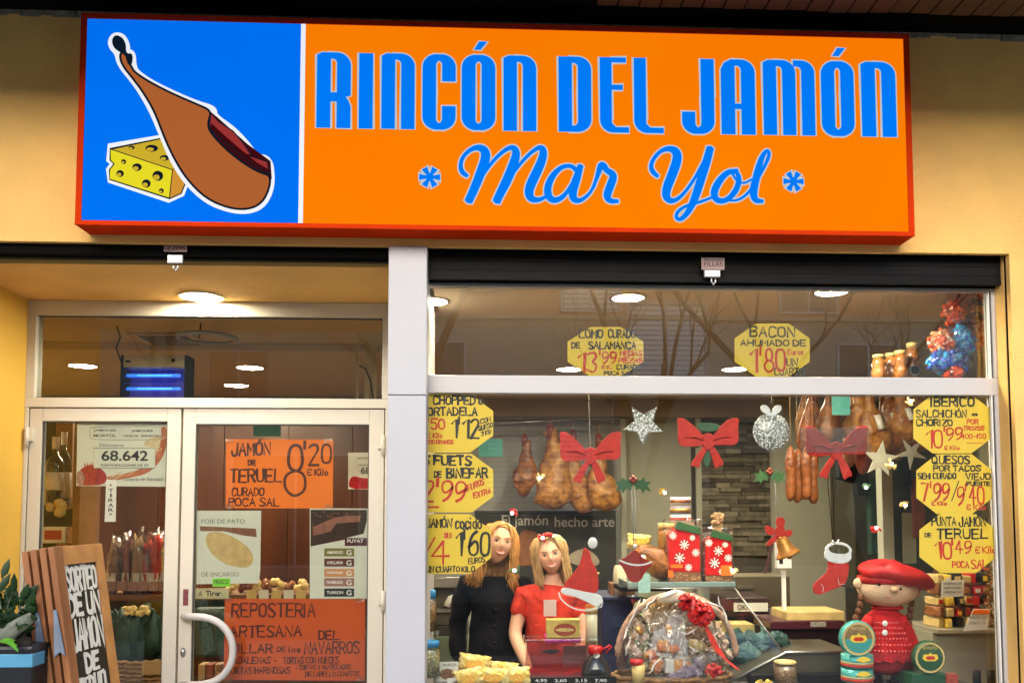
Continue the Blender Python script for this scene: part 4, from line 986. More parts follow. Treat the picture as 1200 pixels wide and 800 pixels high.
# ---- behind the left door leaf
t = thing('wine_rack', 'brown wooden wine shelf behind the left door leaf', 'shelf', tuple(P(80, 700, 2.0)))
MB().pbox(84, 480, 92, 800, 1.9, 2.2).build('upright', M['woodbrown'], t)
MB().pbox(64, 494, 84, 596, 2.30, 2.33).build('side_panel', M['woodbrown'], t)
MB().pbox(44, 482, 84, 800, 2.34, 2.36).build('back_panel', M['black'], t)
o = MB(); a, b = P(46, 588, 1.5), P(92, 596, 2.2); o.box(a.x, 1.9, b.z-.0, b.x, 2.3, b.z+.022); o.build('shelf_board', M['woodbrown'], t)
o = MB(); b2 = P(60, 636, 2.0); o.box(a.x, 1.9, b2.z-.02, b.x, 2.3, b2.z); o.build('shelf_board', M['woodbrown'], t)
zb_ = b.z+.022
def bottle(x, y, z, h, r, label, cat='bottle', grp=None, body='winedark', lab='paper', cap='white', lband=(.22, .48), name='wine_bottle'):
    t = thing(name, label, cat, (x, y, z), grp)
    MB().lathe([(0, .001), (r, .003), (r, h*.58), (r*.85, h*.66), (r*.36, h*.74), (r*.34, h*.93)], (x, y, z), 16).build('body', M[body], t)
    MB().lathe([(r*.38, h*.82), (r*.40, h), (0, h)], (x, y, z), 12).build('cap', M[cap], t)
    if lab: MB().lathe([(r*1.015, h*lband[0]), (r*1.015, h*lband[1])], (x, y, z), 16).build('label', M[lab], t)
    return t
bx_ = P(64, 560, 1.98).x
bottle(bx_, 1.98, zb_, .46, .055, 'dark wine bottle with white label on the shelf behind the left door', grp='wine bottles on the shelf')
bottle(P(74, 560, 2.05).x, 2.05, zb_, .50, .05, 'taller dark wine bottle with white neck beside the shelf upright', grp='wine bottles on the shelf', lband=(.1, .45))
o = MB(); o.pbox(46, 617, 76, 636, 1.95, 2.1); 
t = thing('carton', 'white carton with dark red print under the wine bottles', 'box', tuple(P(60, 636, 1.95))); o.build('box', M['paper'], t, .002); MB().pbox(52, 621, 72, 632, 1.947, 1.9495).build('print', mat('dark red print', (.35, .02, .03), .5), t)
tag(MB().pbox(73, 617, 89, 637, 1.98, 2.08).build('carton', mat('red and white carton', (.55, .05, .04), .5, noi=(60, 0, (.8, .7, .65)))), 'small red and white carton right of the white carton', 'box')
o = MB(); c = P(66, 594, 1.93)
for k in range(7): o.ball((c.x+random.uniform(-.05, .05), 1.9, c.z+random.uniform(-.06, .03)), .03, 8, 6, .5, k)
tag(o.build('dried_bundle', M['cream']), 'pale dried bundle hanging from the wine shelf', 'bundle')
# shelf of packs at the left leaf
CYs = 2.3
t = thing('counter', 'deli counter with glass front behind the shop door', 'counter', tuple(P(280, 800, 2.0)))
zk = P(200, 697, CYs).z
MB().box(P(97, 600, CYs).x, CYs, zk-.035, P(452, 600, CYs).x, CYs+.6, zk).build('counter_top', M['woodbrown'], t)
MB().box(P(97, 600, CYs).x, CYs+.02, 0, P(452, 600, CYs).x, CYs+.05, .72).build('counter_front', M['woodred'], t)
MB().box(P(97, 600, CYs).x+.02, CYs+.35, .2, P(452, 600, CYs).x-.02, CYs+.4, zk-.05).build('case_back', M['darkgreen'], t)
MB().box(P(97, 600, CYs).x+.01, CYs+.0, .721, P(452, 600, CYs).x-.01, CYs+.006, zk-.036).build('glass_front', M['case'], t)
MB().box(P(97, 600, CYs).x+.02, CYs+.06, .72, P(452, 600, CYs).x-.02, CYs+.34, .735).build('case_shelf', M['woodbrown'], t)
pk = [('package', M['beans'], 'brown snack pack'), ('package', M['redcloth'], 'dark red pack'), ('package', M['cardboard'], 'kraft pack'), ('package', M['cream'], 'cream pack')]
labs = ['kraft bag with red seals', 'row end pack with pale label', 'dark red chorizo pack', 'tall kraft gift pack', 'pack of dried sausages', 'pack with golden lid', 'amber jar pack', 'dark pack beside the door stile']
tag(MB().pbox(141, 626, 193, 664, CYs+.35, CYs+.37).build('picture_board', mat('kraft picture board', (.22, .15, .08), .7, noi=(25, .5))), 'kraft coloured picture board with product pictures behind the left door leaf', 'board')
for k, (x0, x1, y0, m_, lb) in enumerate([(124, 138, 640, 'beans', 'mottled brown snack pack left of the picture board'), (140, 152, 636, 'ham_red', 'dark ham pack in front of the picture board'), (154, 166, 633, 'cardboard', 'kraft pack in front of the picture board'), (160, 176, 645, 'redcloth', 'red pack in front of the picture board'), (172, 188, 631, 'red', 'tall red pack in front of the picture board'), (184, 196, 645, 'goldpaint', 'golden pack at the left door stile')]):
    t = thing('package', lb, 'package', tuple(P((x0+x1)/2, 697, CYs+.1)), 'packs standing on the counter behind the left door')
    zt2 = P(160, y0, CYs+.1).z; xa_, xb_ = P(x0, 660, CYs+.1).x, P(x1, 660, CYs+.1).x
    o = MB(); o.ball(((xa_+xb_)/2, CYs+.15+.02*(k%2), (zk+zt2)/2), ((xb_-xa_)/2*1.15, .05, (zt2-zk)/2*1.1), 14, 10, .7, k*3.3); o.build('pack', M[m_], t); o = MB(); o.ball(((xa_+xb_)/2, CYs+.15, (zk+zt2)/2+.02), ((xb_-xa_)/2*1.3, .07, (zt2-zk)/2*1.2), 12, 8, .8, k); o.build('film', M['bagfilm'], t)
    MB().box(xa_+.012, CYs+.096+.02*(k%2), zk+.08, xb_-.012, CYs+.0985+.02*(k%2), zk+.15).build('label', M['paper'], t)
# price card strip along the counter edge
x = 124
k = 0
while x < 196:
    tag(MB().pbox(x, 681, x+11, 692, CYs-.012, CYs-.004).build('price_card', mat('faded pink card', (.40, .22, .18), .6, noi=(50, .4))), '%s pinkish price card on the counter edge behind the left door' % ('first', 'second', 'third', 'fourth', 'fifth', 'last')[min(k, 5)], 'price card', 'pinkish price cards along the counter'); x += 12.5; k += 1
cc = 0
names = ['leftmost', 'second', 'third', 'fourth', 'fifth', 'sixth', 'seventh', 'eighth', 'ninth']
for row, (y, n_) in enumerate(((700, 5),)):
    for k in range(n_):
        x0 = 306 + k*15 if k > 0 else 300
        o = MB(); o.pbox(289+k*14.5, 691, 300+k*14.5, 701, CYs-.02, CYs-.012)
        tag(o.build('price_card', M['paper' if k % 2 else 'cream']), '%s small pale price card on the counter edge between the door posters' % names[k], 'price card', 'pale price cards on the counter edge')
for k in range(7):
    x = 272+k*13.5; o = MB(); c = P(x, 690, CYs+.12+.05*(k % 2))
    for j in range(5): o.ball((c.x+random.uniform(-.035, .035), c.y+random.uniform(-.03, .03), zk+.02+random.uniform(0, .07)), random.uniform(.022, .032), 8, 6, .5, j+k)
    tag(o.build('cured_sausage', M['sausage'] if k % 2 else M['cream']), '%s heap of small sausages on the counter right of the duck liver poster' % names[k], 'sausages', 'small heaps on the counter')
t = thing('weighing_scale', 'dark weighing scale seen above the counter between the door posters', 'scale', tuple(P(383, 690, 2.7)))
MB().pbox(362, 672, 396, 700, 2.7, 2.95).build('body', M['shutter'], t, .01); MB().pbox(366, 646, 384, 660, 2.85, 2.9).build('display', M['navy'], t, .004); MB().pbox(373, 660, 377, 673, 2.86, 2.88).build('post', M['steel'], t)
t = thing('produce_bag', 'dark green netting bundle below the counter behind the left door', 'bag', tuple(P(165, 790, 1.6)))
o = MB()
for k in range(9): o.ball(P(132+k*8, 745+random.uniform(-6, 12), 1.75+.1*random.random()), (.07, .06, random.uniform(.10, .19)), 12, 8, .6, k)
o.build('bag', M['darkgreen'], t)
o = MB()
for k in range(16): o.nugget(P(145+random.random()*30, 716+random.uniform(-7, 3), 1.72), .02)
tag(o.build('flowers', M['cream']), 'small heap of pale yellow florets on the dark green bundle', 'flowers')
o = MB()
for j in range(7):
    y = 776+j*5
    o.tube([P(122+k*6, y+(k % 2)*1.5+abs(k-6)*-.5, 1.5-.03*(k % 2)) for k in range(13)], .012, 6)
t = thing('wicker_basket', 'orange brown wicker basket at the foot of the left door glass', 'basket', tuple(P(160, 800, 1.5))); o.build('weave', M['wicker'], t)
MB().box(P(122, 780, 1.6).x, 1.53, .2, P(196, 780, 1.6).x, 1.75, P(160, 782, 1.6).z).build('lining', M['woodbrown'], t)
t = thing('price_card', 'pale price card clipped above the wicker basket', 'price card', tuple(P(180, 785, 1.45))); MB().pbox(166, 774, 196, 790, 1.45, 1.455).build('card', M['cardboard'], t)
for k in range(4):
    tag(MB().pbox(232+k*9.5, 778, 240+k*9.5, 800, 1.5, 1.6).build('package', M[('cardboard', 'ham_red', 'beans', 'woodbrown')[k]], None, .003), '%s small brown pack inside the curve of the door handle' % names[k], 'package', 'brown packs behind the door handle')
tag(MB().pbox(226, 712, 263, 770, 1.9, 2.0).build('green_crate', M['darkgreen'], None, .02), 'dark green crate behind the arched door handle', 'crate')
tag(MB().pbox(297, 483, 329, 511, 2.2, 2.21).build('teal_sign', M['teal']), 'small teal sign hanging behind the orange ham card', 'sign')

# ------------------------------------------------------------------ display window interior
DZ = .715
tag(MB().box(xCr, .22, .3, xR, .78, DZ).build('display_deck', mat('dark display deck', (.10, .09, .08), .5, noi=(3, .3))), 'dark deck along the foot of the display window', 'deck')
# ham rail and hams on the back wall
t = thing('ham_rail', 'steel rail near the ceiling from which hams hang', 'rail', tuple(P(610, 500, 4.6)))
MB().tube([P(500, 499, 4.6), P(736, 489, 4.6)], .014, 8).build('rail', M['steel'], t)
for px_ in (506, 560, 718): MB().tube([P(px_, 496, 4.6), P(px_, 496, 4.6)+Vector((0, 0, .32))], .008, 6).build('bracket', M['steel'], t)
def ham(x0, y0, x1, y1, w, Y, label, m_='ham', hoof='ham_red', grp=None, flat=.7, string=True, lump=.12, zrail=None):
    t = thing('cured_ham', label, 'ham', tuple(P(x1, y1, Y)), grp)
    A, B = P(x0, y0, Y), P(x1, y1, Y); L = B-A; r = w/2/SC(Y); o = MB()
    prof = [(0, .27), (.10, .30), (.20, .36), (.32, .52), (.45, .74), (.58, .93), (.70, 1), (.82, .93), (.91, .72), (.97, .42), (1, .10)]
    bd = random.choice((-1, 1))*r*.22
    pts = [A+L*a+Vector((bd*math.sin(a*4.2), 0, 0)) for a, b in prof]
    sd = random.random()*50
    o.tube(pts, [b*r*(1+lump*math.sin(sd+a*9)) for a, b in prof], 14, flat)
    o.v = [tuple(Vector(v)*1.0+Vector((noise.noise(Vector(v)*9+Vector((sd, 0, 0)))*r*.42, 0, noise.noise(Vector(v)*9+Vector((0, sd, 0)))*r*.2))) for v in o.v]
    o.build('ham', M[m_], t)
    o = MB(); o.tube([A-L*.10, A-L*.02, A+L*.10], [r*.14, r*.25, r*.27], 10, .8); o.build('hoof', M[hoof], t)
    if grp == 'hams and loins hanging at the upper right of the window' and random.random() < .6:
        MB().tube([A+L*.42+Vector((0, -r*.75, 0)), A+L*.62+Vector((r*.1, -r*1.02, 0))], r*.28, 4, .08, True, (0, 1, 0)).build('label', M['paper'], t)
    if string: MB().tube([A-L*.05, A-L*.05+Vector((0, 0, .12 if zrail is None else max(.02, zrail-(A-L*.05).z)))], .004, 5).build('string', M['cardboard'], t)
    return t
g_ = 'hams hanging on the back wall'
ham(615, 515, 615, 582, 29, 4.5, 'narrow dark ham hanging upright, leftmost on the back wall', 'ham', 'ham_red', g_)
ham(645, 505, 650, 597, 44, 4.45, 'broad golden ham with dark shank, second from the left', 'hampale', 'ham_red', g_)
ham(672, 512, 681, 601, 32, 4.5, 'golden ham behind the left tail of the big red bow', 'hampale', 'ham_red', g_)
ham(702, 516, 709, 600, 36, 4.45, 'golden ham behind the right side of the big red bow', 'hampale', 'ham_red', g_)
# black banner with white letters
t = thing('wall_banner', 'black banner on the back wall reading El jamón hecho arte', 'banner', tuple(P(645, 690, 4.9)))
MB().pbox(556, 598, 722, 692, 4.9, 4.93).build('board', mat('black banner', (.022, .022, .024), .5, noi=(2, .3)), t)
a, b, c, d = rect(588, 603, 656, 619, 4.895); printed('lettering', 'El jamón', a, b, c-.12, d, 4.895, mat('grey white lettering', (.42, .42, .40), .6), t)
a, b, c, d = rect(650, 605, 720, 617, 4.895); printed('lettering', 'hecho arte', a, b, c, d, 4.895, mat('grey white lettering', (.42, .42, .40), .6), t)
k = MB()
f = lambda pts, m_: k.mat(m_).prism([(P(a, b, 4.89).x, P(a, b, 4.89).z) for a, b in pts], 4.888, 4.895)
f(chaikin([(600, 660), (608, 622), (622, 620), (636, 628), (634, 655), (618, 664)], 2, True), 0); f(chaikin([(664, 650), (686, 640), (704, 655), (700, 664), (670, 662)], 2, True), 1)
k.build('picture', [mat('brown banner picture', (.30, .11, .04), .6, noi=(14, .4)), mat('beige banner picture', (.42, .36, .28), .6, noi=(14, .3))], t)
tag(MB().pbox(561, 514, 589, 535, 4.4, 4.42).build('teal_card', M['teal']), 'teal price card hanging by the chopped sign', 'price card')
tag(MB().pbox(975, 455, 996, 486, 1.25, 1.255).build('teal_card', M['teal']), 'pale teal price card hanging among the hams at the top right', 'price card')

# kitchen corner left of the women
t = thing('oven', 'steel oven with hood behind the lowest yellow sign', 'oven', tuple(P(525, 760, 2.6)))
MB().pbox(496, 676, 548, 688, 2.5, 2.9).build('hood', M['steel'], t, .004); MB().pbox(496, 689, 548, 732, 2.6, 2.95).build('oven_body', mat('greasy oven window', (.09, .08, .055), .3, noi=(5, .5)), t, .004)
MB().pbox(496, 713, 548, 717, 2.57, 2.599).build('handle', M['steel'], t); MB().pbox(496, 733.5, 548, 745, 2.58, 2.95).build('drawer', mat('dark drawer', (.03, .025, .02), .4), t, .004)
MB().pbox(496, 745.5, 548, 800, 2.55, 2.95).build('lower_door', mat('greenish glass door', (.13, .17, .11), .3, noi=(3, .3)), t, .004)
o = MB(); o.tube([P(524, 710, 2.55), P(528, 700, 2.55), P(533, 697, 2.55)], [.03, .022, .012], 8); o.build('cloth', M['paper'], t)
# left jars with blue lids
def jar(x0, y0, x1, y1, Y, lid, fill, label, lidm='bluelid', lidh=.16, grp=None, name='jar', lab=None, z0=None):
    a, b, c, d = rect(x0, y0, x1, y1, Y); cx = (a+c)/2; r = (c-a)/2; h = d-b
    t = thing(name, label, 'jar', (cx, Y+r, b), grp)
    MB().lathe([(0, .001), (r*.92, .002), (r, .02*h), (r, h*(1-lidh)-h*.06), (r*.86, h*(1-lidh)-.001)], (cx, Y+r, b), 20).build('body', M['case'], t)
    MB().lathe([(0, .005), (r*.93, .006), (r*.93, h*(1-lidh)-h*.09), (0, h*(1-lidh)-h*.08)], (cx, Y+r, b), 16).build('contents', M[fill], t)
    MB().lathe([(r*.9, h*(1-lidh)), (r*.93, h-.004), (r*.85, h), (0, h)], (cx, Y+r, b), 20).build('lid', M[lidm], t)
    if lab: 
        MB().lathe([(r*1.01, h*.2), (r*1.01, h*.6)], (cx, Y+r, b), 20).build('label', M[lab], t)
    return t
jar(489, 752, 515, 795, .35, 1, 'pasta', 'tall jar of pale pulses with blue lid at the left end of the window', grp='jars with blue lids at the window edge')
jar(488, 692, 511, 741, .62, 1, 'beans', 'jar of orange nuts with blue lid, upper of the two at the window edge', grp='jars with blue lids at the window edge', lidh=.2)
tag(MB().box(xCr, .56, P(505, 742, .62).z-.012, P(513, 742, .62).x, .76, P(505, 742, .62).z-.0005).build('glass_shelf', M['case']), 'small glass shelf under the upper blue lidded jar', 'shelf')
# picture cards
def pcard(x0, y0, x1, y1, Y, label, tilt=0):
    t = thing('picture_card', label, 'card', tuple(P((x0+x1)/2, y1, Y)), 'small white cards with a bowl of nuts')
    MB().pbox(x0, y0, x1, y1, Y, Y+.003).build('card', M['paper'], t)
    o = MB(); q = [(P((x0+x1)/2+(x1-x0)*.34*math.cos(a), y0+(y1-y0)*.62+(y1-y0)*.28*math.sin(a), Y)) for a in [k*math.pi/8 for k in range(16)]]
    o.face([(v.x, v.z) for v in q], Y-.0006); o.build('picture', M['beans'], t)
    a, b, c, d = rect(x0+8, y0+2, x1-2, y0+5, Y-.0006); printed('lettering', 'NUECES', a, b, c, d, Y-.0006, M['inkblack'], t)
pcard(511, 775, 537, 798, .42, 'small white card with a nut picture at the window foot, left of two')
pcard(524, 794, 551, 806, .36, 'small white card with a nut picture cut off by the window foot, right of two')
# yellow snack bags
def snack(cx, cy, w, h, Y, rot, label):
    t = thing('snack_bag', label, 'snack bag', tuple(P(cx, cy+h/2, Y)), 'yellow snack bags piled at the window foot')
    c = P(cx, cy, Y); W_, H_ = w/SC(Y), h/SC(Y); o = MB(); n = 18; m_ = 12; R = Matrix.Rotation(rot, 3, 'Y'); vs = []; fs = []
    for sgn in (-1, 1):
        for i in range(n+1):
            for j in range(m_+1):
                u, v = i/n*2-1, j/m_*2-1
                d = .035*(max(0, (1-u*u)*(1-v*v)))**.45 + .008*noise.noise(Vector((u*4, v*4, cx))) + .009*noise.noise(Vector((u*9, v*6, cx+4)))*(1-abs(u))
                vs.append(c + R @ Vector((u*W_/2*(1+.05*math.sin(v*9)), sgn*d, v*H_/2*(1+.04*math.sin(u*12)))))
    q = (n+1)*(m_+1)
    for s_ in (0, 1):
        for i in range(n):
            for j in range(m_):
                a = s_*q+i*(m_+1)+j; f_ = (a, a+m_+1, a+m_+2, a+1); fs.append(f_ if s_ == 0 else f_[::-1])
    o.add(vs, fs, True); o.build('bag', M['yellowpack'], t)
    o = MB(); o.face([(c.x+W_*.28*math.cos(k*.6283), c.z+H_*.24*math.sin(k*.6283)) for k in range(10)], c.y-.045); o.build('print', mat('snack print', (.75, .20, .04), .4, noi=(90, 0, (.85, .65, .1))), t)
snack(556, 776, 36, 19, .45, .15, 'yellow snack bag on top of the pile at its left')
snack(549, 793, 34, 20, .38, -.2, 'yellow snack bag lying lowest at the left of the pile')
snack(578, 792, 40, 20, .40, .05, 'yellow snack bag in the middle of the pile')
snack(606, 792, 30, 22, .42, -.05, 'orange yellow snack bag at the right end of the pile')
snack(590, 781, 34, 12, .48, .1, 'flat yellow snack bag lying behind the middle of the pile')
# pink tub, box on it
t = thing('plastic_tub', 'pink tinted clear tub with bright pink lid in front of the woman in red', 'tub', tuple(P(657, 796, .5)))
a, b, c, d = rect(617, 752, 699, 796, .5)
o = MB(); o.box(a, .5, b, c, .504, d); o.box(a, .504, b, a+.004, .68, d); o.box(c-.004, .504, b, c, .68, d); o.box(a+.004, .676, b, c-.004, .68, d); o.box(a+.004, .504, b, c-.004, .676, b+.004); o.build('tub', M['pinkbox'], t)
MB().box(a+.012, .51, b+.006, c-.012, .67, b+.035).build('sweets', M['redcloth'], t, .006)
MB().pbox(639, 745, 681, 753, .54, .66).build('lid', M['pinklid'], t, .006)
o = MB(); o.pbox(614, 748.5, 701, 752, .49, .69); o.build('rim', M['case'], t, .004)
MB().pbox(660, 756, 700, 790, .69, .70).build('pale_insert', mat('pale pink card', (.6, .42, .42), .6), t)
t = thing('small_carton', 'small yellow carton with red oval print on the pink tub', 'carton', tuple(P(660, 748, .53)))
MB().pbox(640.5, 725.5, 680, 747, .53, .6).build('box', mat('yellow carton', (.66, .50, .14), .5, noi=(30, .3)), t, .003)
o = MB(); q = [P(662+13*math.cos(k*math.pi/8), 737.5-7.5*math.sin(k*math.pi/8), .528) for k in range(16)]; o.face([(v.x, v.z) for v in q], .528); o.build('print', mat('red oval', (.50, .10, .05), .5, noi=(60, .6)), t)
o = MB(); q = [P(662+11*math.cos(k*math.pi/8), 737.5-2.2*math.sin(k*math.pi/8), .527) for k in range(16)]; o.face([(v.x, v.z) for v in q], .527); o.build('print', M['cream'], t)
# tall pale bottle, dark carboy
t = thing('tall_bottle', 'tall pale glass bottle under the Santa hat', 'bottle', tuple(P(693, 776, .62)))
a, b, c, d = rect(687, 709, 701, 790, .62); cx = (a+c)/2; r = (c-a)/2
MB().lathe([(0, 0), (r, .002), (r, (d-b)*.86), (r*.8, (d-b)*.88), (r*.8, d-b), (0, d-b)], (cx, .65, b), 16).build('bottle', mat('milky bottle', (.62, .62, .45), .25, noi=(6, .2), coat=.4), t)
MB().lathe([(r*1.05, (d-b)*.88), (r*1.05, d-b+.003), (0, d-b+.004)], (cx, .65, b), 16).build('cap', M['cream'], t)
t = thing('dark_carboy', 'dark glass jug with red cap and handle at the window foot', 'jug', tuple(P(699, 800, .42)))
a, b, c, d = rect(683, 768, 716, 803, .42); cx = (a+c)/2; r = (c-a)/2
MB().lathe([(0, 0), (r, .004), (r*1.05, .06), (r*.95, .10), (r*.5, .138), (r*.42, .15)], (cx, .48, b), 20).build('body', M['redliquid'], t)
MB().lathe([(r*.5, .15), (r*.52, .185), (r*.4, .19), (0, .19)], (cx, .48, b), 16).build('cap', M['redgloss'], t)
MB().tube([(cx+r*.3, .46, b+.165), (cx+r*1.0, .46, b+.195), (cx+r*1.15, .46, b+.19), (cx+r*.7, .46, b+.155)], .005, 6).build('handle', M['redgloss'], t)
o = MB()
for k in range(8):
    a_ = k*math.pi/4; o.add([(cx, .45, b+.150), (cx+.02*math.cos(a_), .43, b+.148+.016*math.sin(a_)), (cx+.014*math.cos(a_+.4), .44, b+.148+.01*math.sin(a_+.4))], [(0, 1, 2)])
o.build('bow', M['whitefelt'], t)
t = thing('label_strip', 'black label strip with white figures along the window foot', 'label strip', tuple(P(675, 803, .3)))
MB().pbox(622, 793, 722, 806, .30, .31).build('strip', M['shutter'], t)
for i, x in enumerate((627, 650, 674, 697)):
    a, b, c, d = rect(x, 795, x+14, 799, .299); printed('lettering', ('4,95', '2,60', '3,15', '7,90')[i], a, b, c, d, .299, M['paper'], t)
# ------------------------------------------------------------------ gift hamper
HY = .50
t = thing('gift_hamper', 'round wicker gift hamper wrapped in cellophane with red bows', 'hamper', tuple(P(793, 803, HY)))
hc = P(793, 760, HY)
s_ = SC(HY)
o = MB()
ring = [P(793+69*math.cos(a), 768-72*math.sin(a), HY+.05) for a in [math.pi*k/24 for k in range(25)]]
o.tube(ring, .017, 8); tw = [v+Vector((.012*math.sin(i*1.3), -.012*math.cos(i*1.3), .012*math.cos(i*1.3))) for i, v in enumerate(ring)]
o.tube(tw, .009, 6); o.build('basket_hoop', mat('pale pink hoop', (.55, .34, .24), .5, noi=(40, .4), bump=(50, .7, .01)), t)
o = MB()
for j in range(3):
    z = P(793, 806-j*5, HY).z; R = .29+.012*j
    o.tube([(hc.x+R*math.cos(a)+.0, HY+.14+.16*math.sin(a), z+.004*math.sin(a*24+j*3)) for a in [2*math.pi*k/40 for k in range(41)]], .013, 6)
o.build('basket_rim', M['wicker'], t)
# contents
o = MB(); o.prism([(P(a, b, HY+.1).x, P(a, b, HY+.1).z) for a, b in [(757, 776), (770, 724), (782, 716), (800, 720), (806, 755), (806, 776)]], HY+.09, HY+.18); o.build('wrapped_box', M['greypaper'], t, .01)
o = MB(); o.prism([(P(a, b, HY+.06).x, P(a, b, HY+.06).z) for a, b in [(779, 771), (803, 774), (800, 787), (778, 787)]], HY+.03, HY+.07); o.build('sachet', M['paper'], t, .004)
o = MB(); o.prism([(P(a, b, HY+.02).x, P(a, b, HY+.02).z) for a, b in [(790, 773), (800, 773), (801, 786), (791, 786)]], HY+.022, HY+.028); o.build('label', mat('orange label', (.6, .25, .05), .5), t)
o = MB()
for k in range(15): o.nugget(P(790+k*2.2+random.uniform(-4, 4), 793-k*.9+random.uniform(-4, 4), HY+.02), .032, (1.4, 1, .7))
o.build('lavender_packs', M['purple'], t)
o = MB()
for k in range(12): o.nugget(P(770+random.uniform(0, 70), 768+random.uniform(-7, 7), HY+.09), .035, (1.6, 1, .6))
o.build('foil_packs', mat('silver foil', (.55, .52, .50), .3, .4), t)
o = MB()
for k in range(16): o.nugget(P(random.uniform(745, 845), random.uniform(735, 795), HY+.06), random.uniform(.022, .036), (1.3, .8, 1))
o.build('sweet_packs', mat('red gold packs', (.60, .06, .03), .35, noi=(14, 0, (.72, .48, .14))), t)
o = MB(); o.tube([P(745, 760, HY+.16), P(757, 700, HY+.18)], [.04, .034], 12); o.tube([P(770, 740, HY+.2), P(777, 700, HY+.2)], [.03, .018], 12); o.build('bottles', M['winedark'], t)
o = MB(); o.tube([P(802, 745, HY+.12), P(815, 738, HY+.12), P(828, 748, HY+.12), P(830, 765, HY+.12)], [.03, .045, .04, .025], 10); o.build('cured_piece', M['ham'], t)
o = MB(); o.tube([P(808, 752, HY+.08), P(820, 756, HY+.08), P(831, 762, HY+.08)], [.02, .03, .012], 10); o.build('cheese_wedge', M['cream'], t)
o = MB(); o.tube([P(748, 800, HY), P(748, 778, HY)], [.033, .033], 14); o.build('jar', M['cream'], t); o = MB(); o.tube([P(746, 778, HY), P(746, 772, HY)], .034, 14); o.build('jar_lid', M['redgloss'], t)
o = MB()
for k in range(5): o.tube([P(762+k*4, 742-k*2, HY+.1), P(765+k*6, 700+random.uniform(-4, 3), HY+.1)], [.012, .02], 7)
o.build('paper_filling', M['cardboard'], t)
o = MB()
for k in range(12): o.tube([P(736+random.uniform(0, 25), 775, HY+.12), P(732+random.uniform(5, 30), 740, HY+.14), P(742+random.uniform(5, 30), 712, HY+.15)], .004, 4)
o.build('straw', mat('straw', (.45, .42, .20), .6), t)
o = MB()
for k in range(70):
    a = math.pi*random.random(); q_r = random.uniform(.72, .98); x_, y_ = 793+62*q_r*math.cos(a), 772-68*q_r*math.sin(a)
    o.nugget(P(x_, y_, HY+.12), random.uniform(.018, .038), (1.5, .8, .9))
o.build('tissue_paper', mat('white tissue', (.70, .54, .44), .5, noi=(25, .3)), t)
o = MB()
for k in range(34): o.nugget(P(random.uniform(738, 775), random.uniform(715, 775), HY+.13), random.uniform(.02, .035), (.6, .8, 1.8))
o.build('green_straw', mat('olive straw', (.28, .32, .17), .5, noi=(40, .6)), t)
o = MB()
for k in range(26): o.nugget(P(random.uniform(805, 850), random.uniform(730, 790), HY+.13), random.uniform(.02, .04), (1.3, .8, 1))
o.build('snack_packs', mat('brown green packs', (.20, .17, .09), .35, noi=(20, 0, (.45, .25, .12))), t)
o = MB(); o.tube([P(772, 702, HY+.03), P(790, 698, HY+.0), P(812, 701, HY+.02), P(842, 716, HY+.04)], [.02, .028, .026, .012], 7, .5); o.v = [tuple(Vector(v)+Vector((noise.noise(Vector(v)*40), 0, noise.noise(Vector(v)*37+Vector((3, 0, 0))))) *.014) for v in o.v]; o.build('top_tissue', mat('cream tissue', (.72, .62, .50), .4), t)
# cellophane: lumpy dome
o = MB(); vs = []; fs = []; n, m_ = 64, 30
for i in range(m_+1):
    ph = math.pi/2*i/m_*1.25
    for k in range(n):
        a = 2*math.pi*k/n
        q = 1+.09*noise.noise(Vector((math.cos(a)*4, math.sin(a)*4, ph*4)))+.07*noise.noise(Vector((math.cos(a)*11, math.sin(a)*11, ph*5)))
        vs.append((hc.x+.285*q*math.sin(ph)*math.cos(a), HY+.14+.17*q*math.sin(ph)*math.sin(a), DZ+.12+.315*q*math.cos(ph)))
for i in range(m_):
    for k in range(n): fs.append((i*n+k, (i+1)*n+k, (i+1)*n+(k+1) % n, i*n+(k+1) % n))
o.add(vs, fs, True); o.build('cellophane', M['cello'], t)
o = MB()
for (x0, y0, x1, y1) in ((738, 735, 752, 700), (752, 716, 775, 694), (733, 770, 740, 745), (840, 700, 855, 735), (770, 700, 800, 692), (826, 702, 848, 715), (760, 790, 775, 770), (731, 750, 738, 728)):
    pts_ = [P(x0+(x1-x0)*k/5+random.uniform(-2, 2), y0+(y1-y0)*k/5+random.uniform(-2, 2), HY-.04+.03*random.random()) for k in range(6)]
    o.tube(pts_, [.001, .004, .006, .005, .004, .001], 4, .3)
for k in range(46):  # added pale strips that stand in for glints on the film
    a = math.pi*random.random(); q_r = random.uniform(.3, .95); x_, y_ = 793+62*q_r*math.cos(a), 778-72*q_r*math.sin(a); l_ = random.uniform(3, 12); an = random.random()*6.3
    o.tube([P(x_, y_, HY-.05), P(x_+l_*.5*math.cos(an)+random.uniform(-1, 1), y_+l_*.5*math.sin(an), HY-.045), P(x_+l_*math.cos(an), y_+l_*math.sin(an), HY-.05)], [.0008, .0028, .0008], 4, .3)
o.build('film_folds', mat('film crease and painted glint', (.75, .73, .72), .15), t)
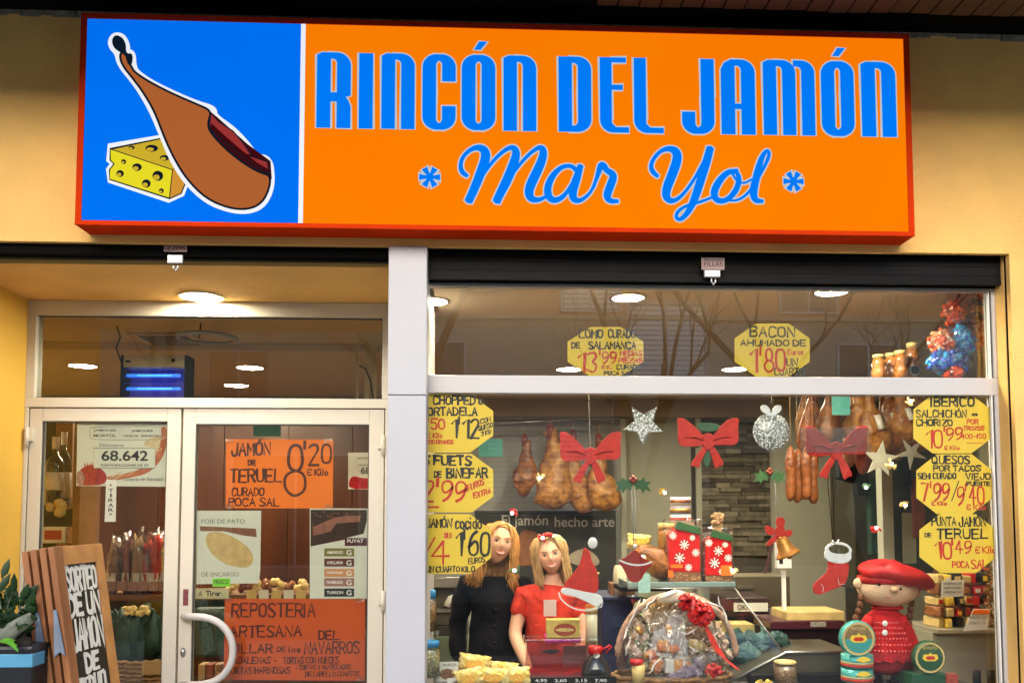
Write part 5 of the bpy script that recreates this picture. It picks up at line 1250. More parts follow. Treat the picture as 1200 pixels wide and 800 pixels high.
def pompom_bow(cx, cy, r, Y, t, name='bow', m_='redgloss', n=26):
    o = MB(); c = P(cx, cy, Y); R_ = r/SC(Y)
    for k in range(n):
        a = random.random()*6.283; el = random.uniform(-.2, 1.2); d = Vector((math.cos(a)*math.cos(el*.9), -math.sin(max(0, el)), math.sin(a)*math.cos(el*.9)))
        s1 = d.cross(Vector((.3, .2, 1))).normalized()
        L_ = R_*random.uniform(.8, 1.05)
        loop = [c, c+d*L_*.6+s1*R_*.25, c+d*L_, c+d*L_*.6-s1*R_*.25, c]
        w = d.cross(s1).normalized()*R_*.13
        vs = [p-w for p in chaikin([tuple(p) for p in loop], 1) and [Vector(q) for q in chaikin([tuple(p) for p in loop], 1)]]
        q = [Vector(p) for p in chaikin([tuple(p) for p in loop], 1)]
        vs = [p-w for p in q]+[p+w for p in q]; nn = len(q)
        o.add(vs, [(i, i+1, nn+i+1, nn+i) for i in range(nn-1)], True)
    return o.build(name, M[m_], t)
pompom_bow(805, 705, 13, HY-.07, t, n=34); pompom_bow(821, 718, 18, HY-.08, t, n=46); pompom_bow(836, 786, 12, HY-.08, t)
o = MB()
q = [(824, 728), (832, 742), (838, 755), (846, 768), (858, 778), (864, 784)]
a = [P(x, y, HY-.07) for x, y in q]; w = [.012, .02, .026, .028, .03, .018]
o.add([v+Vector((-w[i], 0, w[i]*.6)) for i, v in enumerate(a)]+[v+Vector((w[i], .01, -w[i]*.6)) for i, v in enumerate(a)], [(i, i+1, 7+i, 6+i) for i in range(5)], True); o.build('ribbon', M['red'], t)

# ------------------------------------------------------------------ glass service shelf with snowflake bags
GY = .85
t = thing('glass_counter', 'glass serving counter with slanted front pane behind the hamper', 'counter', tuple(P(820, 790, GY)))
zg = P(800, 681, GY).z
MB().box(P(735, 690, GY).x, GY-.02, zg-.03, P(861, 690, GY).x, GY+.33, zg-.001).build('glass_shelf', mat('bluish glass slab', (.20, .28, .27), .15, coat=.5), t, .003)
MB().box(P(728, 690, GY).x, GY+.02, zg-.055, P(790, 690, GY).x, GY+.30, zg-.031).build('under_shelf', M['shutter'], t)
o = MB(); A, B = P(861, 689, GY-.02), P(922, 770, .62); d_ = Vector((.0, .0, 0)); 
o.tube([A, B], .006, 6); o.tube([P(861, 689, GY-.02), P(735, 689, GY-.02)], .004, 6); o.build('edge_profile', M['steel'], t)
o = MB(); A2 = P(735, 689, GY-.02); B2 = P(760, 770, .62); o.add([A, B, B2, A2], [(0, 1, 2, 3)], False); o.build('slanted_pane', M['case'], t)
def gift_bag(x0, y0, x1, y1, Y, label, tag_px):
    t = thing('snowflake_bag', label, 'gift bag', tuple(P((x0+x1)/2, y1, Y)), 'red snowflake bags on the glass shelf')
    a, b, c, d = rect(x0, y0, x1, y1, Y); w = c-a; h = d-b
    MB().box(a-.012, Y+.004, zg, c+.012, Y+.10, d+.012).build('clear_bag', M['bagfilm'], t, .01)
    prism_ = [(a, b+h*.04), (c, b+h*.02), (c-.004, d-h*.22), (a+w*.28, d-h*.13), (a+.004, d-h*.26)]
    MB().prism(prism_, Y, Y+.09).build('bag', M['redgloss'], t, .006)
    MB().prism([(a+w*.2, d-h*.15), (c+.004, d-h*.27), (c+.002, d-h*.13), (a+w*.3, d)], Y-.006, Y+.006).build('green_cuff', M['green'], t, .003)
    o = MB()
    for fx, fz, r in ((.5, .55, .026), (.15, .72, .020), (.85, .40, .020), (.35, .30, .028), (.75, .68, .014), (.62, .12, .018)):
        cx, cz = a+w*fx, b+h*fz
        for k in range(8):
            an = k*math.pi/4; o.ribbon([(cx, cz), (cx+r*math.cos(an), cz+r*math.sin(an))], .006, Y-.0012)
            o.face([(cx+r*math.cos(an)*.9+.005*math.cos(j*1.57), cz+r*math.sin(an)*.9+.005*math.sin(j*1.57)) for j in range(4)], Y-.0016)
        o.face([(cx+r*.3*math.cos(k*.785), cz+r*.3*math.sin(k*.785)) for k in range(8)], Y-.0020)
    o.build('snowflakes', M['whitefelt'], t)
    for q in tag_px: MB().pbox(*q, Y-.006, Y-.0035).build('price_sticker', M['orangesticker'], t)
    MB().box(a+.003, Y+.002, zg, c-.003, Y+.088, b+h*.03).build('nuts', M['beans'], t)
gift_bag(783, 610, 821, 672, GY, 'red snowflake bag with orange stickers, larger of two on the glass shelf', [(783, 668, 789, 676), (786, 661, 800, 665)])
gift_bag(826, 620, 858, 676, GY, 'red snowflake bag with one orange sticker, right one on the glass shelf', [(845, 662, 858, 674)])
t = thing('tin_stack', 'stack of small striped tins on the carton behind the larger snowflake bag', 'tins', tuple(P(800, 612, GY+.16)))
for k in range(3):
    a, b, c, d = rect(788, 581+k*10.5, 812, 591+k*10.5, GY+.16); MB().lathe([(0, 0), ((c-a)/2, .001), ((c-a)/2, (d-b)*.9), (0, (d-b)*.92)], ((a+c)/2, GY+.22, b), 20).build('tin', M[('paper', 'purple', 'paper')[k]], t)
    MB().lathe([((c-a)/2+.001, .012), ((c-a)/2+.001, .03)], ((a+c)/2, GY+.22, b), 20).build('band', M[('sausage', 'gold', 'redcloth')[k]], t)
tag(MB().box(P(786, 640, GY+.16).x, GY+.15, zg, P(814, 640, GY+.16).x, GY+.30, P(800, 612.5, GY+.16).z).build('carton', M['cardboard'], None, .004), 'brown carton standing behind the larger snowflake bag', 'box')
t = thing('amber_bottle', 'amber bottle with cream cap left of the snowflake bags', 'bottle', (P(781, 680, GY+.12).x, GY+.12, zg))
MB().lathe([(0, 0), (.05, .002), (.05, .26), (.045, .29)], (P(781, 640, GY+.12).x, GY+.12, zg), 18).build('body', mat('amber glass', (.36, .15, .03), .15, noi=(8, .3), coat=.5), t)
MB().lathe([(.048, .291), (.048, .325), (0, .326)], (P(781, 640, GY+.12).x, GY+.12, zg), 18).build('cap', M['cream'], t)
t = thing('dried_bouquet', 'small bundle of dried flowers behind the right snowflake bag', 'bouquet', (P(841, 680, GY+.2).x, GY+.2, zg))
o = MB()
for k in range(9): o.tube([(P(841, 640, GY+.2).x, GY+.2, zg+.05), P(834+k*1.6, 612-random.uniform(0, 12), GY+.2)], .0025, 4)
o.build('stems', M['cardboard'], t)
o = MB()
for k in range(22): o.nugget(P(835+random.random()*12, 600+random.random()*12, GY+.2), .016)
o.build('flowers', mat('dried flowers', (.55, .36, .20), .8, noi=(20, .4)), t)
# brown ham piece, yellow bag, teal label
o = MB(); o.tube([P(738, 652, GY+.05), P(752, 648, GY+.05), P(768, 655, GY+.05), P(776, 668, GY+.05), P(778, 678, GY+.05)], [.02, .05, .08, .075, .03], 12, .8)
tag(o.build('cured_meat', M['ham']), 'brown piece of cured meat on the counter left of the snowflake bags', 'meat')
snack(749, 634, 28, 17, GY+.2, .1, 'yellow snack bag standing behind the cured meat on the glass counter'); 
t = thing('price_card', 'pale teal price card hanging at the left end of the glass counter', 'price card', tuple(P(755, 695, GY-.05))); MB().pbox(748, 672, 762, 694, GY-.05, GY-.047).build('card', mat('pale teal', (.35, .6, .55), .6, noi=(40, .3)), t)
# paper roll, navy crate
t = thing('paper_roll', 'cream paper roll on a stand left of the glass counter', 'paper roll', tuple(P(722, 700, 1.3)))
o = MB(); c = P(721, 681, 1.3); o.lathe([(0, -.0), (.10, .001), (.10, .055), (0, .056)], (c.x, c.y, c.z), 22, 'x'); o.build('roll', mat('cream roll', (.46, .43, .30), .7), t)
MB().pbox(716, 683, 744, 699, 1.35, 1.5).build('holder', M['woodbrown'], t, .005)
o = MB(); o.pbox(706, 701, 748, 800, 1.25, 1.7); t = thing('navy_crate', 'navy blue crate stack between the woman in red and the hamper', 'crate', tuple(P(727, 800, 1.25))); o.build('crate', M['navy'], t, .01)
MB().pbox(704, 699, 750, 703, 1.23, 1.72).build('rim', M['navy'], t, .003)
for k in range(5): MB().pbox(718, 722+k*2.6, 731, 723.2+k*2.6, 1.246, 1.2495).build('print', mat('faint blue print', (.04, .07, .16), .6), t)

# ------------------------------------------------------------------ till, scale, steel case
t = thing('weighing_scale', 'shop scale with white display on a steel post in front of the slate wall', 'scale', tuple(P(945, 760, 1.4)))
MB().pbox(917, 668, 921.5, 728, 1.4, 1.42).build('post', M['white'], t, .002)
MB().pbox(911, 636, 928, 666, 1.36, 1.42).build('display_head', M['white'], t, .006); MB().pbox(913, 640, 917.5, 660, 1.356, 1.3595).build('display_screen', M['darkglass'], t)
MB().pbox(922, 716, 990, 728, 1.3, 1.6).build('tray', M['cream'], t, .008); MB().pbox(903, 727, 990, 737, 1.25, 1.6).build('body', mat('plum housing', (.06, .012, .018), .3), t, .006)
MB().pbox(903, 738, 990, 765, 1.3, 1.62).build('base', mat('dark plum base', (.022, .006, .008), .35), t, .006)
MB().pbox(950, 728, 968, 734, 1.246, 1.2495).build('keypad', mat('keypad', (.45, .42, .36), .5, noi=(90, .7)), t)
for k in range(5): MB().pbox(934+k*10, 713, 940+k*10, 716, 1.45, 1.5).build('rack_peg', M['shutter'], t)
t = thing('till', 'dark cash till with pale label behind the slanted glass', 'till', tuple(P(880, 730, 1.8)))
MB().pbox(850, 700, 902, 722, 1.8, 2.2).build('body', mat('till housing', (.035, .012, .012), .35), t, .006)
MB().pbox(860, 706, 900, 716, 1.79, 1.799).build('label', M['paper'], t)
a, b, c, d = rect(864, 708, 876, 714, 1.785); printed('lettering', 'OKI', a, b, c, d, 1.785, M['inkblack'], t)
MB().pbox(848, 722.5, 898, 731, 1.78, 2.2).build('drawer', M['shutter'], t, .004)
tag(MB().pbox(846, 675, 926, 712, 2.6, 3.0).build('cabinet', mat('brown cabinet', (.16, .13, .08), .5, noi=(3, .2)), None, .004), 'brown drawer cabinet under the slate cladding', 'cabinet')
tag(MB().pbox(864, 686, 883, 689.5, 2.57, 2.598).build('drawer_pull', M['steel']), 'steel drawer pull on the brown cabinet', 'handle')
tag(MB().pbox(851, 731, 884, 747, 1.55, 1.75).build('box', M['cream'], None, .004), 'cream box on the counter right of the hamper', 'box')
o = MB()
for k in range(26): o.ball(P(858+(k%13)*4.8, 756+random.uniform(-9, 16), .82+random.uniform(0, .15)), (random.uniform(.04, .08), .05, random.uniform(.03, .06)), 10, 8, 1.4, k*3)
tag(o.build('crumpled_cloth', M['fabricteal']), 'crumpled teal cloth inside the display case right of the hamper', 'cloth')
t = thing('steel_case', 'steel edged refrigerated case with dark glass front left of the doll', 'display case', tuple(P(940, 800, .6)))
o = MB(); o.tube([P(858, 797, .58), P(921, 764, .58), P(1001, 763, .58)], .008, 6); o.build('edge_profile', M['steel'], t)
o = MB(); o.prism([(P(a, b, .6).x, P(a, b, .6).z) for a, b in [(858, 803), (858, 798), (921, 765), (1003, 764), (1003, 803)]], .6, 1.1); o.build('case_body', mat('brownish steel case', (.10, .085, .065), .35, .3, noi=(2, .3)), t, .004)
o = MB(); o.pbox(880, 790, 1003, 806, .52, .59); o.build('dark_tray', M['shutter'], t, .003)
jar(911, 776, 939, 803, .40, 1, 'beans', 'glass jar of brown nuts with pale lid in front of the steel case', 'cream', .12)
o = MB()
for k in range(22): o.nugget(P(886+random.random()*18, 798+random.random()*5, .45), .014)
tag(o.build('wrapped_sweets', M['gold']), 'small heap of gold wrapped sweets beside the nut jar', 'sweets')

# turquoise tins
def round_tin(cx, cy, r, Y, m_, ring, label, prnt):
    c = P(cx, cy, Y); R_ = r/SC(Y); t = thing('round_tin', label, 'tin', (c.x, c.y, c.z-R_))
    MB().lathe([(0, 0), (R_*.96, .0), (R_, .004), (R_, .035), (0, .036)], c, 30, 'y').build('tin', M[m_], t)
    disc = lambda q, dy, a0=0, a1=16: MB().face([(c.x+q*R_*math.cos(k*.3927), c.z+q*R_*math.sin(k*.3927)) for k in range(a0, a1)], c.y-dy)
    disc(.93, .0012).build('face', M[ring], t)
    disc(.80, .0020).build('print', mat('tin artwork', (.30, .20, .09) if m_ != 'greentin' else (.05, .14, .07), .5, noi=(60, .5)), t)
    disc(.80, .0026, 8, 17).build('print', M['tealtin' if m_ != 'greentin' else 'greentin'], t)
    o = MB(); o.face([(c.x+dx*R_, c.z+dz*R_) for dx, dz in ((-.5, -.05), (-.4, .20), (-.1, .2), (0, .32), (.12, .2), (.4, .20), (.5, -.05), (.3, -.2), (-.3, -.2))], c.y-.0034); o.build('emblem', M['yellow'], t)
    o = MB(); o.face([(c.x+dx*R_, c.z+dz*R_) for dx, dz in ((-.32, -.03), (-.2, .1), (.2, .1), (.32, -.03), (.2, -.12), (-.2, -.12))], c.y-.0038); o.build('emblem', M['red'], t)
    printed('lettering', prnt, c.x-R_*.45, c.z+R_*.50, c.x+R_*.45, c.z+R_*.68, c.y-.0032, M['cream'], t)
    return t
round_tin(1006, 748, 21, .36, 'tealtin', 'cream', 'round turquoise tin with yellow emblem standing on its edge left of the doll', 'ANCHOAS')
round_tin(1090, 770, 19.5, .36, 'greentin', 'cream', 'round dark green tin with yellow emblem standing right of the doll', 'BONITO')
t = thing('tin_stack', 'stack of turquoise and red tins below the round turquoise tin', 'tins', tuple(P(1011, 803, .36)))
for k in range(2):
    a, b, c, d = rect(994, 768+k*17, 1030, 784+k*17, .36); cx = (a+c)/2; r = (c-a)/2; h = d-b
    MB().lathe([(0, 0), (r, .001), (r, h*.97), (0, h*.98)], (cx, .36+r, b), 24).build('tin', M['tealtin'], t)
    MB().lathe([(r+.001, h*.12), (r+.001, h*.3)], (cx, .36+r, b), 24).build('band', M['red'], t); MB().lathe([(r+.001, h*.34), (r+.001, h*.46)], (cx, .36+r, b), 24).build('band', M['cream'], t)
    o = MB(); z = b+h*.66; o.face([(cx+dx*r*.5, z+dz*h*.3) for dx, dz in ((-1, 0), (-.6, .7), (0, 1), (.6, .7), (1, 0), (0, -.5))], .357); o.build('emblem', M['yellow'], t)
tag(MB().pbox(1069, 789, 1110, 806, .38, .6).build('tin_box', M['greentin'], None, .004), 'dark green tin box at the window foot under the green round tin', 'tin')
tag(MB().pbox(1109, 790, 1123, 806, .37, .42).build('red_pack', mat('red print pack', (.5, .08, .05), .5, noi=(50, .6)), None, .002), 'small red printed pack at the window foot', 'package')
for k, x in enumerate((1141, 1158)):
    tag(MB().lathe([(0, 0), (.02, .001), (.02, .09), (0, .091)], tuple(P(x+4, 806, .4)), 16).build('bottle_cap', M['shutter']), ('left', 'right')[k]+' one of two black bottle tops at the window foot by the right frame', 'bottle', 'black bottle tops at the window foot')

# ------------------------------------------------------------------ doll
QY = .50
t = thing('doll', 'cloth doll in red beret and red knitted dress standing in the window', 'doll', tuple(P(1042, 800, QY)))
q_ = SC(QY)
def pv(x, y, dy=0): return P(x, y, QY+dy)
o = MB(); c = pv(1040, 689, .09); o.ball(c, (36/q_, .13, 22.5/q_), 24, 16)
o.build('head', M['dollface'], t)
o = MB(); o.ball(pv(1006, 683, .08), (6.5/q_, .02, 6.5/q_), 12, 8); o.ball(pv(1074, 694, .08), (4.5/q_, .02, 5.5/q_), 12, 8); o.build('ear', M['dollface'], t)
o = MB(); o.ball(pv(1048, 690, -.055), (4.5/q_, .022, 3.8/q_), 12, 8); o.build('nose', mat('nose felt', (.70, .45, .26), .8), t)
o = MB(); o.ball(pv(1030.5, 684.5, -.03), (1.6/q_, .008, 1.8/q_), 8, 6); o.ball(pv(1055, 689.5, -.035), (1.6/q_, .008, 1.8/q_), 8, 6); o.build('eyes', M['black'], t)
o = MB(); o.tube([pv(1037, 698, -.035), pv(1040, 700, -.038), pv(1044, 700, -.038)], .002, 5); o.build('mouth', M['red'], t)
# beret
o = MB(); c = pv(1050, 671, .07); vs = []; fs = []; n, m_ = 32, 12
for i in range(m_+1):
    ph = math.pi*i/m_
    for k in range(n):
        a = 2*math.pi*k/n; x, y, z = math.sin(ph)*math.cos(a), math.sin(ph)*math.sin(a), math.cos(ph)
        X_ = x*45/q_; Z_ = z*14/q_ + (1-x)*0 - (x+.15)*11/q_*(1 if x > -.2 else .3); Z_ += .010*math.sin(a*5)*math.sin(ph)
        if x < 0 and z > 0: Z_ += .012*z
        vs.append(c+Vector((X_, y*.16, Z_)))
for i in range(m_):
    for k in range(n): fs.append((i*n+k, (i+1)*n+k, (i+1)*n+(k+1) % n, i*n+(k+1) % n))
o.add(vs, fs, True); o.build('beret', mat('red velvet', (.52, .006, .01), .55, noi=(5, .3), bump=(14, .5, .02)), t)
o = MB(); c = pv(1043, 679, .085); o.lathe([(38/q_, -.016), (39.5/q_, 0), (39/q_, .022)], c, 32, 'z', 1, .125/(38/q_)); o.build('beret_band', mat('dark red band', (.40, .006, .01), .7), t)
# dress
o = MB(); c = pv(1038, 768, .10); prof = [(41, 0), (41, 8), (38, 20), (32, 36), (24, 48), (15, 55), (14, 60)]
vs = []; n = 36
for r, h in prof:
    for k in range(n):
        a = 2*math.pi*k/n; f_ = 1+(.035*math.sin(a*9)*(1-h/60)); sc = -.018*abs(math.sin(a*8)) if h == 0 else 0
        vs.append(c+Vector((r/q_*f_*math.cos(a), .72*r/q_*f_*math.sin(a), h/q_+sc)))
fs = [(i*n+k, i*n+(k+1) % n, (i+1)*n+(k+1) % n, (i+1)*n+k) for i in range(len(prof)-1) for k in range(n)]
o.add(vs, fs, True); o.build('dress', M['redcloth'], t)
o = MB(); o.lathe([(17/q_, 0), (20/q_, -.012), (16/q_, -.02)], pv(1040, 709, .10), 24, 'z', 1, .8); o.build('collar', mat('dark red collar', (.38, .008, .012), .8), t)
o = MB()
for r, h in ((36, 24), (34, 30), (31, 36), (27, 42), (38.5, 17), (40.5, 10)):
    for k in range(24):
        a = math.pi*(1.08+.84*k/23); o.nugget(c+Vector((r/q_*math.cos(a)*1.0, .73*r/q_*math.sin(a), h/q_)), .0065)
o.build('knit_dots', mat('pink knit dots', (.72, .12, .12), .8), t)
o = MB(); c2 = pv(1037, 788, .10); o.lathe([(22/q_, 0), (33/q_, .03), (37/q_, .08), (36/q_, .12)], c2, 24, 'z', 1, .7); o.build('skirt', mat('deep red skirt', (.26, .006, .012), .8, bump=(20, .5, .01)), t)
o = MB()
for y in (730, 741): o.ball(pv(1037, y, -.055-.006*(y-730)/10), (3.4/q_, .006, 3.4/q_), 12, 8)
o.build('buttons', M['whitefelt'], t)
for s1, pts_ in (('l', [(1020, 722), (1013, 735), (1008, 750), (1005, 762)]), ('r', [(1056, 722), (1063, 738), (1068, 752), (1071, 762)])):
    MB().tube([pv(a, b, .02) for a, b in pts_], [.024, .03, .034, .024], 10).build('sleeve', M['redcloth'], t)
for pts_ in ([(1009, 700), (1008, 708), (1006, 716), (1003, 724)], [(1068, 706), (1067, 714), (1066, 722), (1065, 730)]):
    o = MB()
    for i, (a, b) in enumerate(pts_): o.ball(pv(a, b, .06), (.019, .018, .022), 8, 6)
    o.build('braid', mat('brown wool', (.12, .045, .02), .8, bump=(60, .6, .01)), t)
for x in (1030, 1048):
    o = MB(); o.tube([pv(x, 786, .1), pv(x, 800, .08)], .02, 8); o.ball(pv(x-2, 801, .02), (.035, .05, .022), 10, 6); o.build('leg', M['black'], t)

# ------------------------------------------------------------------ cheese and sausage shelf at the right
t = thing('cheese_shelf', 'wooden shelf packed with cheese and sausages at the right of the window', 'shelf', tuple(P(1135, 742, .75)))
zsh = P(1135, 737, .75).z
MB().box(P(1098, 740, .75).x, .74, zsh-.02, 2.94, 1.15, zsh-.001).build('shelf_board', mat('pale shelf board', (.30, .27, .2), .5), t)
MB().box(P(1098, 740, 1.15).x, 1.151, .72, 2.94, 1.17, P(1130, 660, 1.15).z).build('back_panel', M['woodbrown'], t)
tag(MB().box(P(1092, 770, .8).x, .79, .4, 2.94, 1.2, zsh-.022).build('cabinet', mat('grey green cabinet', (.30, .30, .22), .6, noi=(2, .2)), None, .004), 'pale grey green cabinet under the cheese shelf', 'cabinet')
kinds = [('cream', 'cream cheese block'), ('redgloss', 'red wrapped pack'), ('yellow', 'golden cheese pack'), ('ham', 'cured meat pack'), ('winedark', 'dark pack'), ('cream', 'pale cheese block')]
k = 0
cols_ = 6; rows_ = 5
for r_ in range(rows_):
    z0 = zsh + r_*.062
    for c_ in range(cols_):
        x0 = P(1100, 700, .8).x + c_*.053
        m_, nm = kinds[(k*7+r_*3+c_) % 6] if c_ != 4 else kinds[1]
        w = random.uniform(.040, .048); h = random.uniform(.040, .056); dd = random.uniform(0, .03)
        w *= random.uniform(.75, 1.15); rt = Matrix.Rotation(random.uniform(-.12, .12), 3, 'Y') @ Matrix.Rotation(random.uniform(-.25, .25), 3, 'Z')
        cc_ = Vector((x0+w/2+random.uniform(-.006, .006), .87+dd, z0+h/2)); o = MB().obox(cc_, (w, .13, h), rt)
        ob = o.build('package', M[m_], None, .006)
        if random.random() < .6: MB().obox(cc_+rt @ Vector((0, -.067, 0)), (w*.6, .002, h*.5), rt).build('label', M[random.choice(['paper', 'yellow', 'redgloss', 'cream'])], ob)
        tag(ob, '%s in row %s from the shelf up, %s from its left end' % (nm, ('one', 'two', 'three', 'four', 'five')[r_], ('first', 'second', 'third', 'fourth', 'fifth', 'sixth')[c_]), 'package', 'cheese and sausage packs on the right shelf'); k += 1
o = MB()
for i in range(90): o.nugget((P(1158, 700, .8).x+random.uniform(-.01, .05), .78+random.uniform(0, .1), zsh+random.uniform(0, .40)), .013)
tag(o.build('snack_strings', M['beans'], None), 'mottled strings of small snacks beside the right window frame', 'snacks')
t = thing('price_card', 'white price card with blue print on the cheese shelf', 'price card', tuple(P(1117, 700, .72)))
MB().prism([(P(a, b, .72).x, P(a, b, .72).z) for a, b in ((1104, 680), (1130, 679), (1129, 698), (1103, 700))], .72, .723).build('card', M['paper'], t)
for y, m_ in ((682, 'inkblack'), (687, 'navy'), (692, 'inkblack')): a, b, c, d = rect(1106, y, 1127, y+3, .719); printed('lettering', 'QUESO CURADO' if m_ == 'navy' else 'LONCHAS 2,95', a, b, c, d, .719, M[m_], t)
t = thing('price_card', 'leaning white price card with orange heading at the shelf edge', 'price card', tuple(P(1145, 738, .66)))
MB().prism([(P(a, b, .66).x, P(a, b, .66).z) for a, b in ((1141, 713), (1161, 713), (1157, 737), (1129, 739))], .66, .663).build('card', M['paper'], t)
MB().prism([(P(a, b, .66).x, P(a, b, .66).z) for a, b in ((1141, 714), (1160, 714), (1159, 719), (1138, 719))], .657, .6595).build('heading', M['orangesticker'], t)
for y in (722, 728): a, b, c, d = rect(1136, y, 1155, y+3.4, .659); printed('lettering', 'OFERTA 1,75', a, b, c, d, .659, M['inkgrey'], t)

# ------------------------------------------------------------------ hams, loins and black shapes at the upper right
t = thing('ham_rail', 'dark rail high at the right from which loins and hams hang', 'rail', tuple(P(1000, 452, 1.5)))
zr = P(1000, 452, 1.5).z; MB().tube([(P(915, 452, 1.5).x, 1.5, zr), (2.9, 1.5, zr)], .014, 8).build('rail', M['shutter'], t)
g2 = 'hams and loins hanging at the upper right of the window'
HL = [(944, 452, 942, 522, 22, 1.7, 'hampale', 'golden ham at the left end of the cluster'), (960, 452, 958, 536, 24, 1.75, 'ham', 'brown ham deeper behind the teal card'), (998, 452, 997, 548, 24, 1.85, 'hampale', 'long golden ham deeper in the cluster'), (1030, 452, 1034, 545, 24, 1.8, 'ham', 'long brown ham deeper behind the star'), (1050, 452, 1053, 540, 24, 1.9, 'hampale', 'pale ham deeper at the right of the cluster'), (951, 462, 948, 540, 28, 1.5, 'sausage', 'reddish loin left of the teal card'), (968, 458, 972, 520, 31, 1.55, 'ham', 'brown loin behind the translucent red bow'), (1004, 452, 1008, 528, 36, 1.5, 'hampale', 'golden ham right of the teal card'), (1020, 452, 1026, 536, 39, 1.45, 'hampale', 'golden ham in the middle of the right cluster'), (1040, 450, 1044, 532, 33, 1.55, 'ham', 'brown ham above the silver star'), (1056, 450, 1062, 520, 36, 1.5, 'hampale', 'golden ham beside the Iberian sign'), (1012, 470, 1013, 556, 26, 1.7, 'ham_red', 'dark ham behind the golden ones'), (988, 455, 990, 512, 23, 1.6, 'ham', 'slim brown ham below the teal card'), (1075, 455, 1078, 530, 33, 1.6, 'ham', 'brown ham behind the Iberian sign')]
for a in HL: ham(a[0], a[1], a[2], a[3], a[4], a[5], a[7], a[6], 'ham_red', g2, .8, True, .1, zr)
def loin(x, y0, y1, w, Y, label, grp):
    t = thing('cured_loin', label, 'cured loin', tuple(P(x, y1, Y)), grp); A, B = P(x, y0, Y), P(x, y1, Y); L = B-A; r = w/2/SC(Y)
    o = MB(); o.tube([A+L*a for a in (0, .06, .2, .45, .55, .8, .93, 1)], [r*b for b in (.3, .75, 1.05, 1.0, .9, 1.1, 1.0, .45)], 12); o.v = [tuple(Vector(v)+Vector((noise.noise(Vector(v)*22), 0, noise.noise(Vector(v)*19)))*.012) for v in o.v]; o.build('loin', M['sausage'], t)
    MB().tube([A, A+Vector((0, 0, max(.02, zr-A.z)))], .0022, 5).build('string', M['cardboard'], t)
g3 = 'long reddish brown loins hanging below the silver ornament'
for i, x in enumerate((926.5, 934.5, 945, 952.5)): loin(x, 523+i % 2*3, 586+(i % 2)*3, 12, 1.3+.04*(i % 2), '%s of the long loins hanging below the silver ornament' % ('leftmost', 'second from the left', 'third from the left', 'rightmost')[i], g3)
tag(MB().pbox(1036, 530, 1049, 800, 2.4, 2.5).build('white_post', M['wallint'], None, .004), 'pale upright post behind the doll, left of the dark bottles', 'post')
t = thing('dark_fridge', 'tall dark display fridge behind the doll', 'fridge', tuple(P(1030, 690, 3.2)))
MB().pbox(1000, 470, 1098, 690, 3.2, 3.7).build('fridge_body', mat('dark brown fridge', (.055, .05, .035), .35, noi=(2, .5)), t, .01)
for k, (x0, y0, w, h) in enumerate(((1004, 520, 14, 60), (1020, 560, 14, 90), (1056, 520, 12, 50), (1070, 560, 14, 70), (1058, 600, 16, 60))):
    tag(MB().pbox(x0, y0, x0+w, y0+h, 3.0+.02*k, 3.1).build('apron', M[('blackcloth', 'darkgreen', 'shutter', 'ham_red', 'wallint')[k]], None, .01), '%s hanging in front of the dark fridge' % ('black cloth', 'dark green cloth', 'narrow black cloth', 'dark red brown cloth', 'pale grey cloth')[k], 'cloth')
MB
o = MB(); o.prism([(P(a, b, 2.2).x, P(a, b, 2.2).z) for a, b in ((985, 535), (1012, 530), (1018, 556), (1004, 566), (984, 560))], 2.2, 2.3)
tag(o.build('black_bag', M['blackcloth'], None, .01), 'black bag hanging right of the translucent red bow', 'bag')

# ------------------------------------------------------------------ jars and sweets behind the upper strip
zs2 = P(1050, 448, .62).z
t = thing('high_shelf', 'narrow glass shelf behind the window crossbar at the upper right', 'shelf', tuple(P(1080, 448, .62)))
MB().box(P(1010, 448, .62).x, .5, zs2-.012, P(1156, 448, .62).x, .85, zs2-.0005).build('shelf_board', M['case'], t)
for k, (x, y) in enumerate(((1030, 416), (1045, 412), (1056, 411), (1070, 400))):
    c = P(x, 448, .62+.06*(k % 2)); top = P(x, y, .62+.06*(k % 2)); h = top.z-c.z; r = 8.5/SC(.62)
    t = thing('preserve_jar', '%s brown preserve jar with cream top on the high shelf' % ('leftmost', 'second', 'third', 'tallest, rightmost')[k], 'jar', (c.x, c.y, zs2), 'brown preserve jars on the high shelf')
    MB().lathe([(0, 0), (r, .002), (r, h*.4), (r*.8, h*.52), (r, h*.66), (r*.7, h*.88)], (c.x, c.y, zs2), 16).build('body', M['brownjar'], t)
    MB().lathe([(r*.78, h*.885), (r*.8, h), (0, h)], (c.x, c.y, zs2), 14).build('lid', M['cream'], t)
    if k == 3:
        MB().lathe([(0, -.002), (.03, 0)], (c.x-.01, c.y-r-.006, zs2+.07), 16, 'y').build('label', M['paper'], t); MB().lathe([(.021, -.004), (.024, -.004)], (c.x-.01, c.y-r-.006, zs2+.07), 16, 'y').build('label_ring', M['inkblack'], t)
sw = {'red': mat('red foil wrap', (.95, .10, .02), .25, 0, noi=(70, .5)), 'blue': mat('blue foil wrap', (.015, .10, .75), .25, 0, noi=(70, .5)), 'lblue': mat('light blue foil', (.06, .45, .95), .25, 0, noi=(70, .4)), 'mix': mat('white gold wrap', (.8, .6, .3), .3, .2, noi=(40, 0, (.75, .15, .08)))}
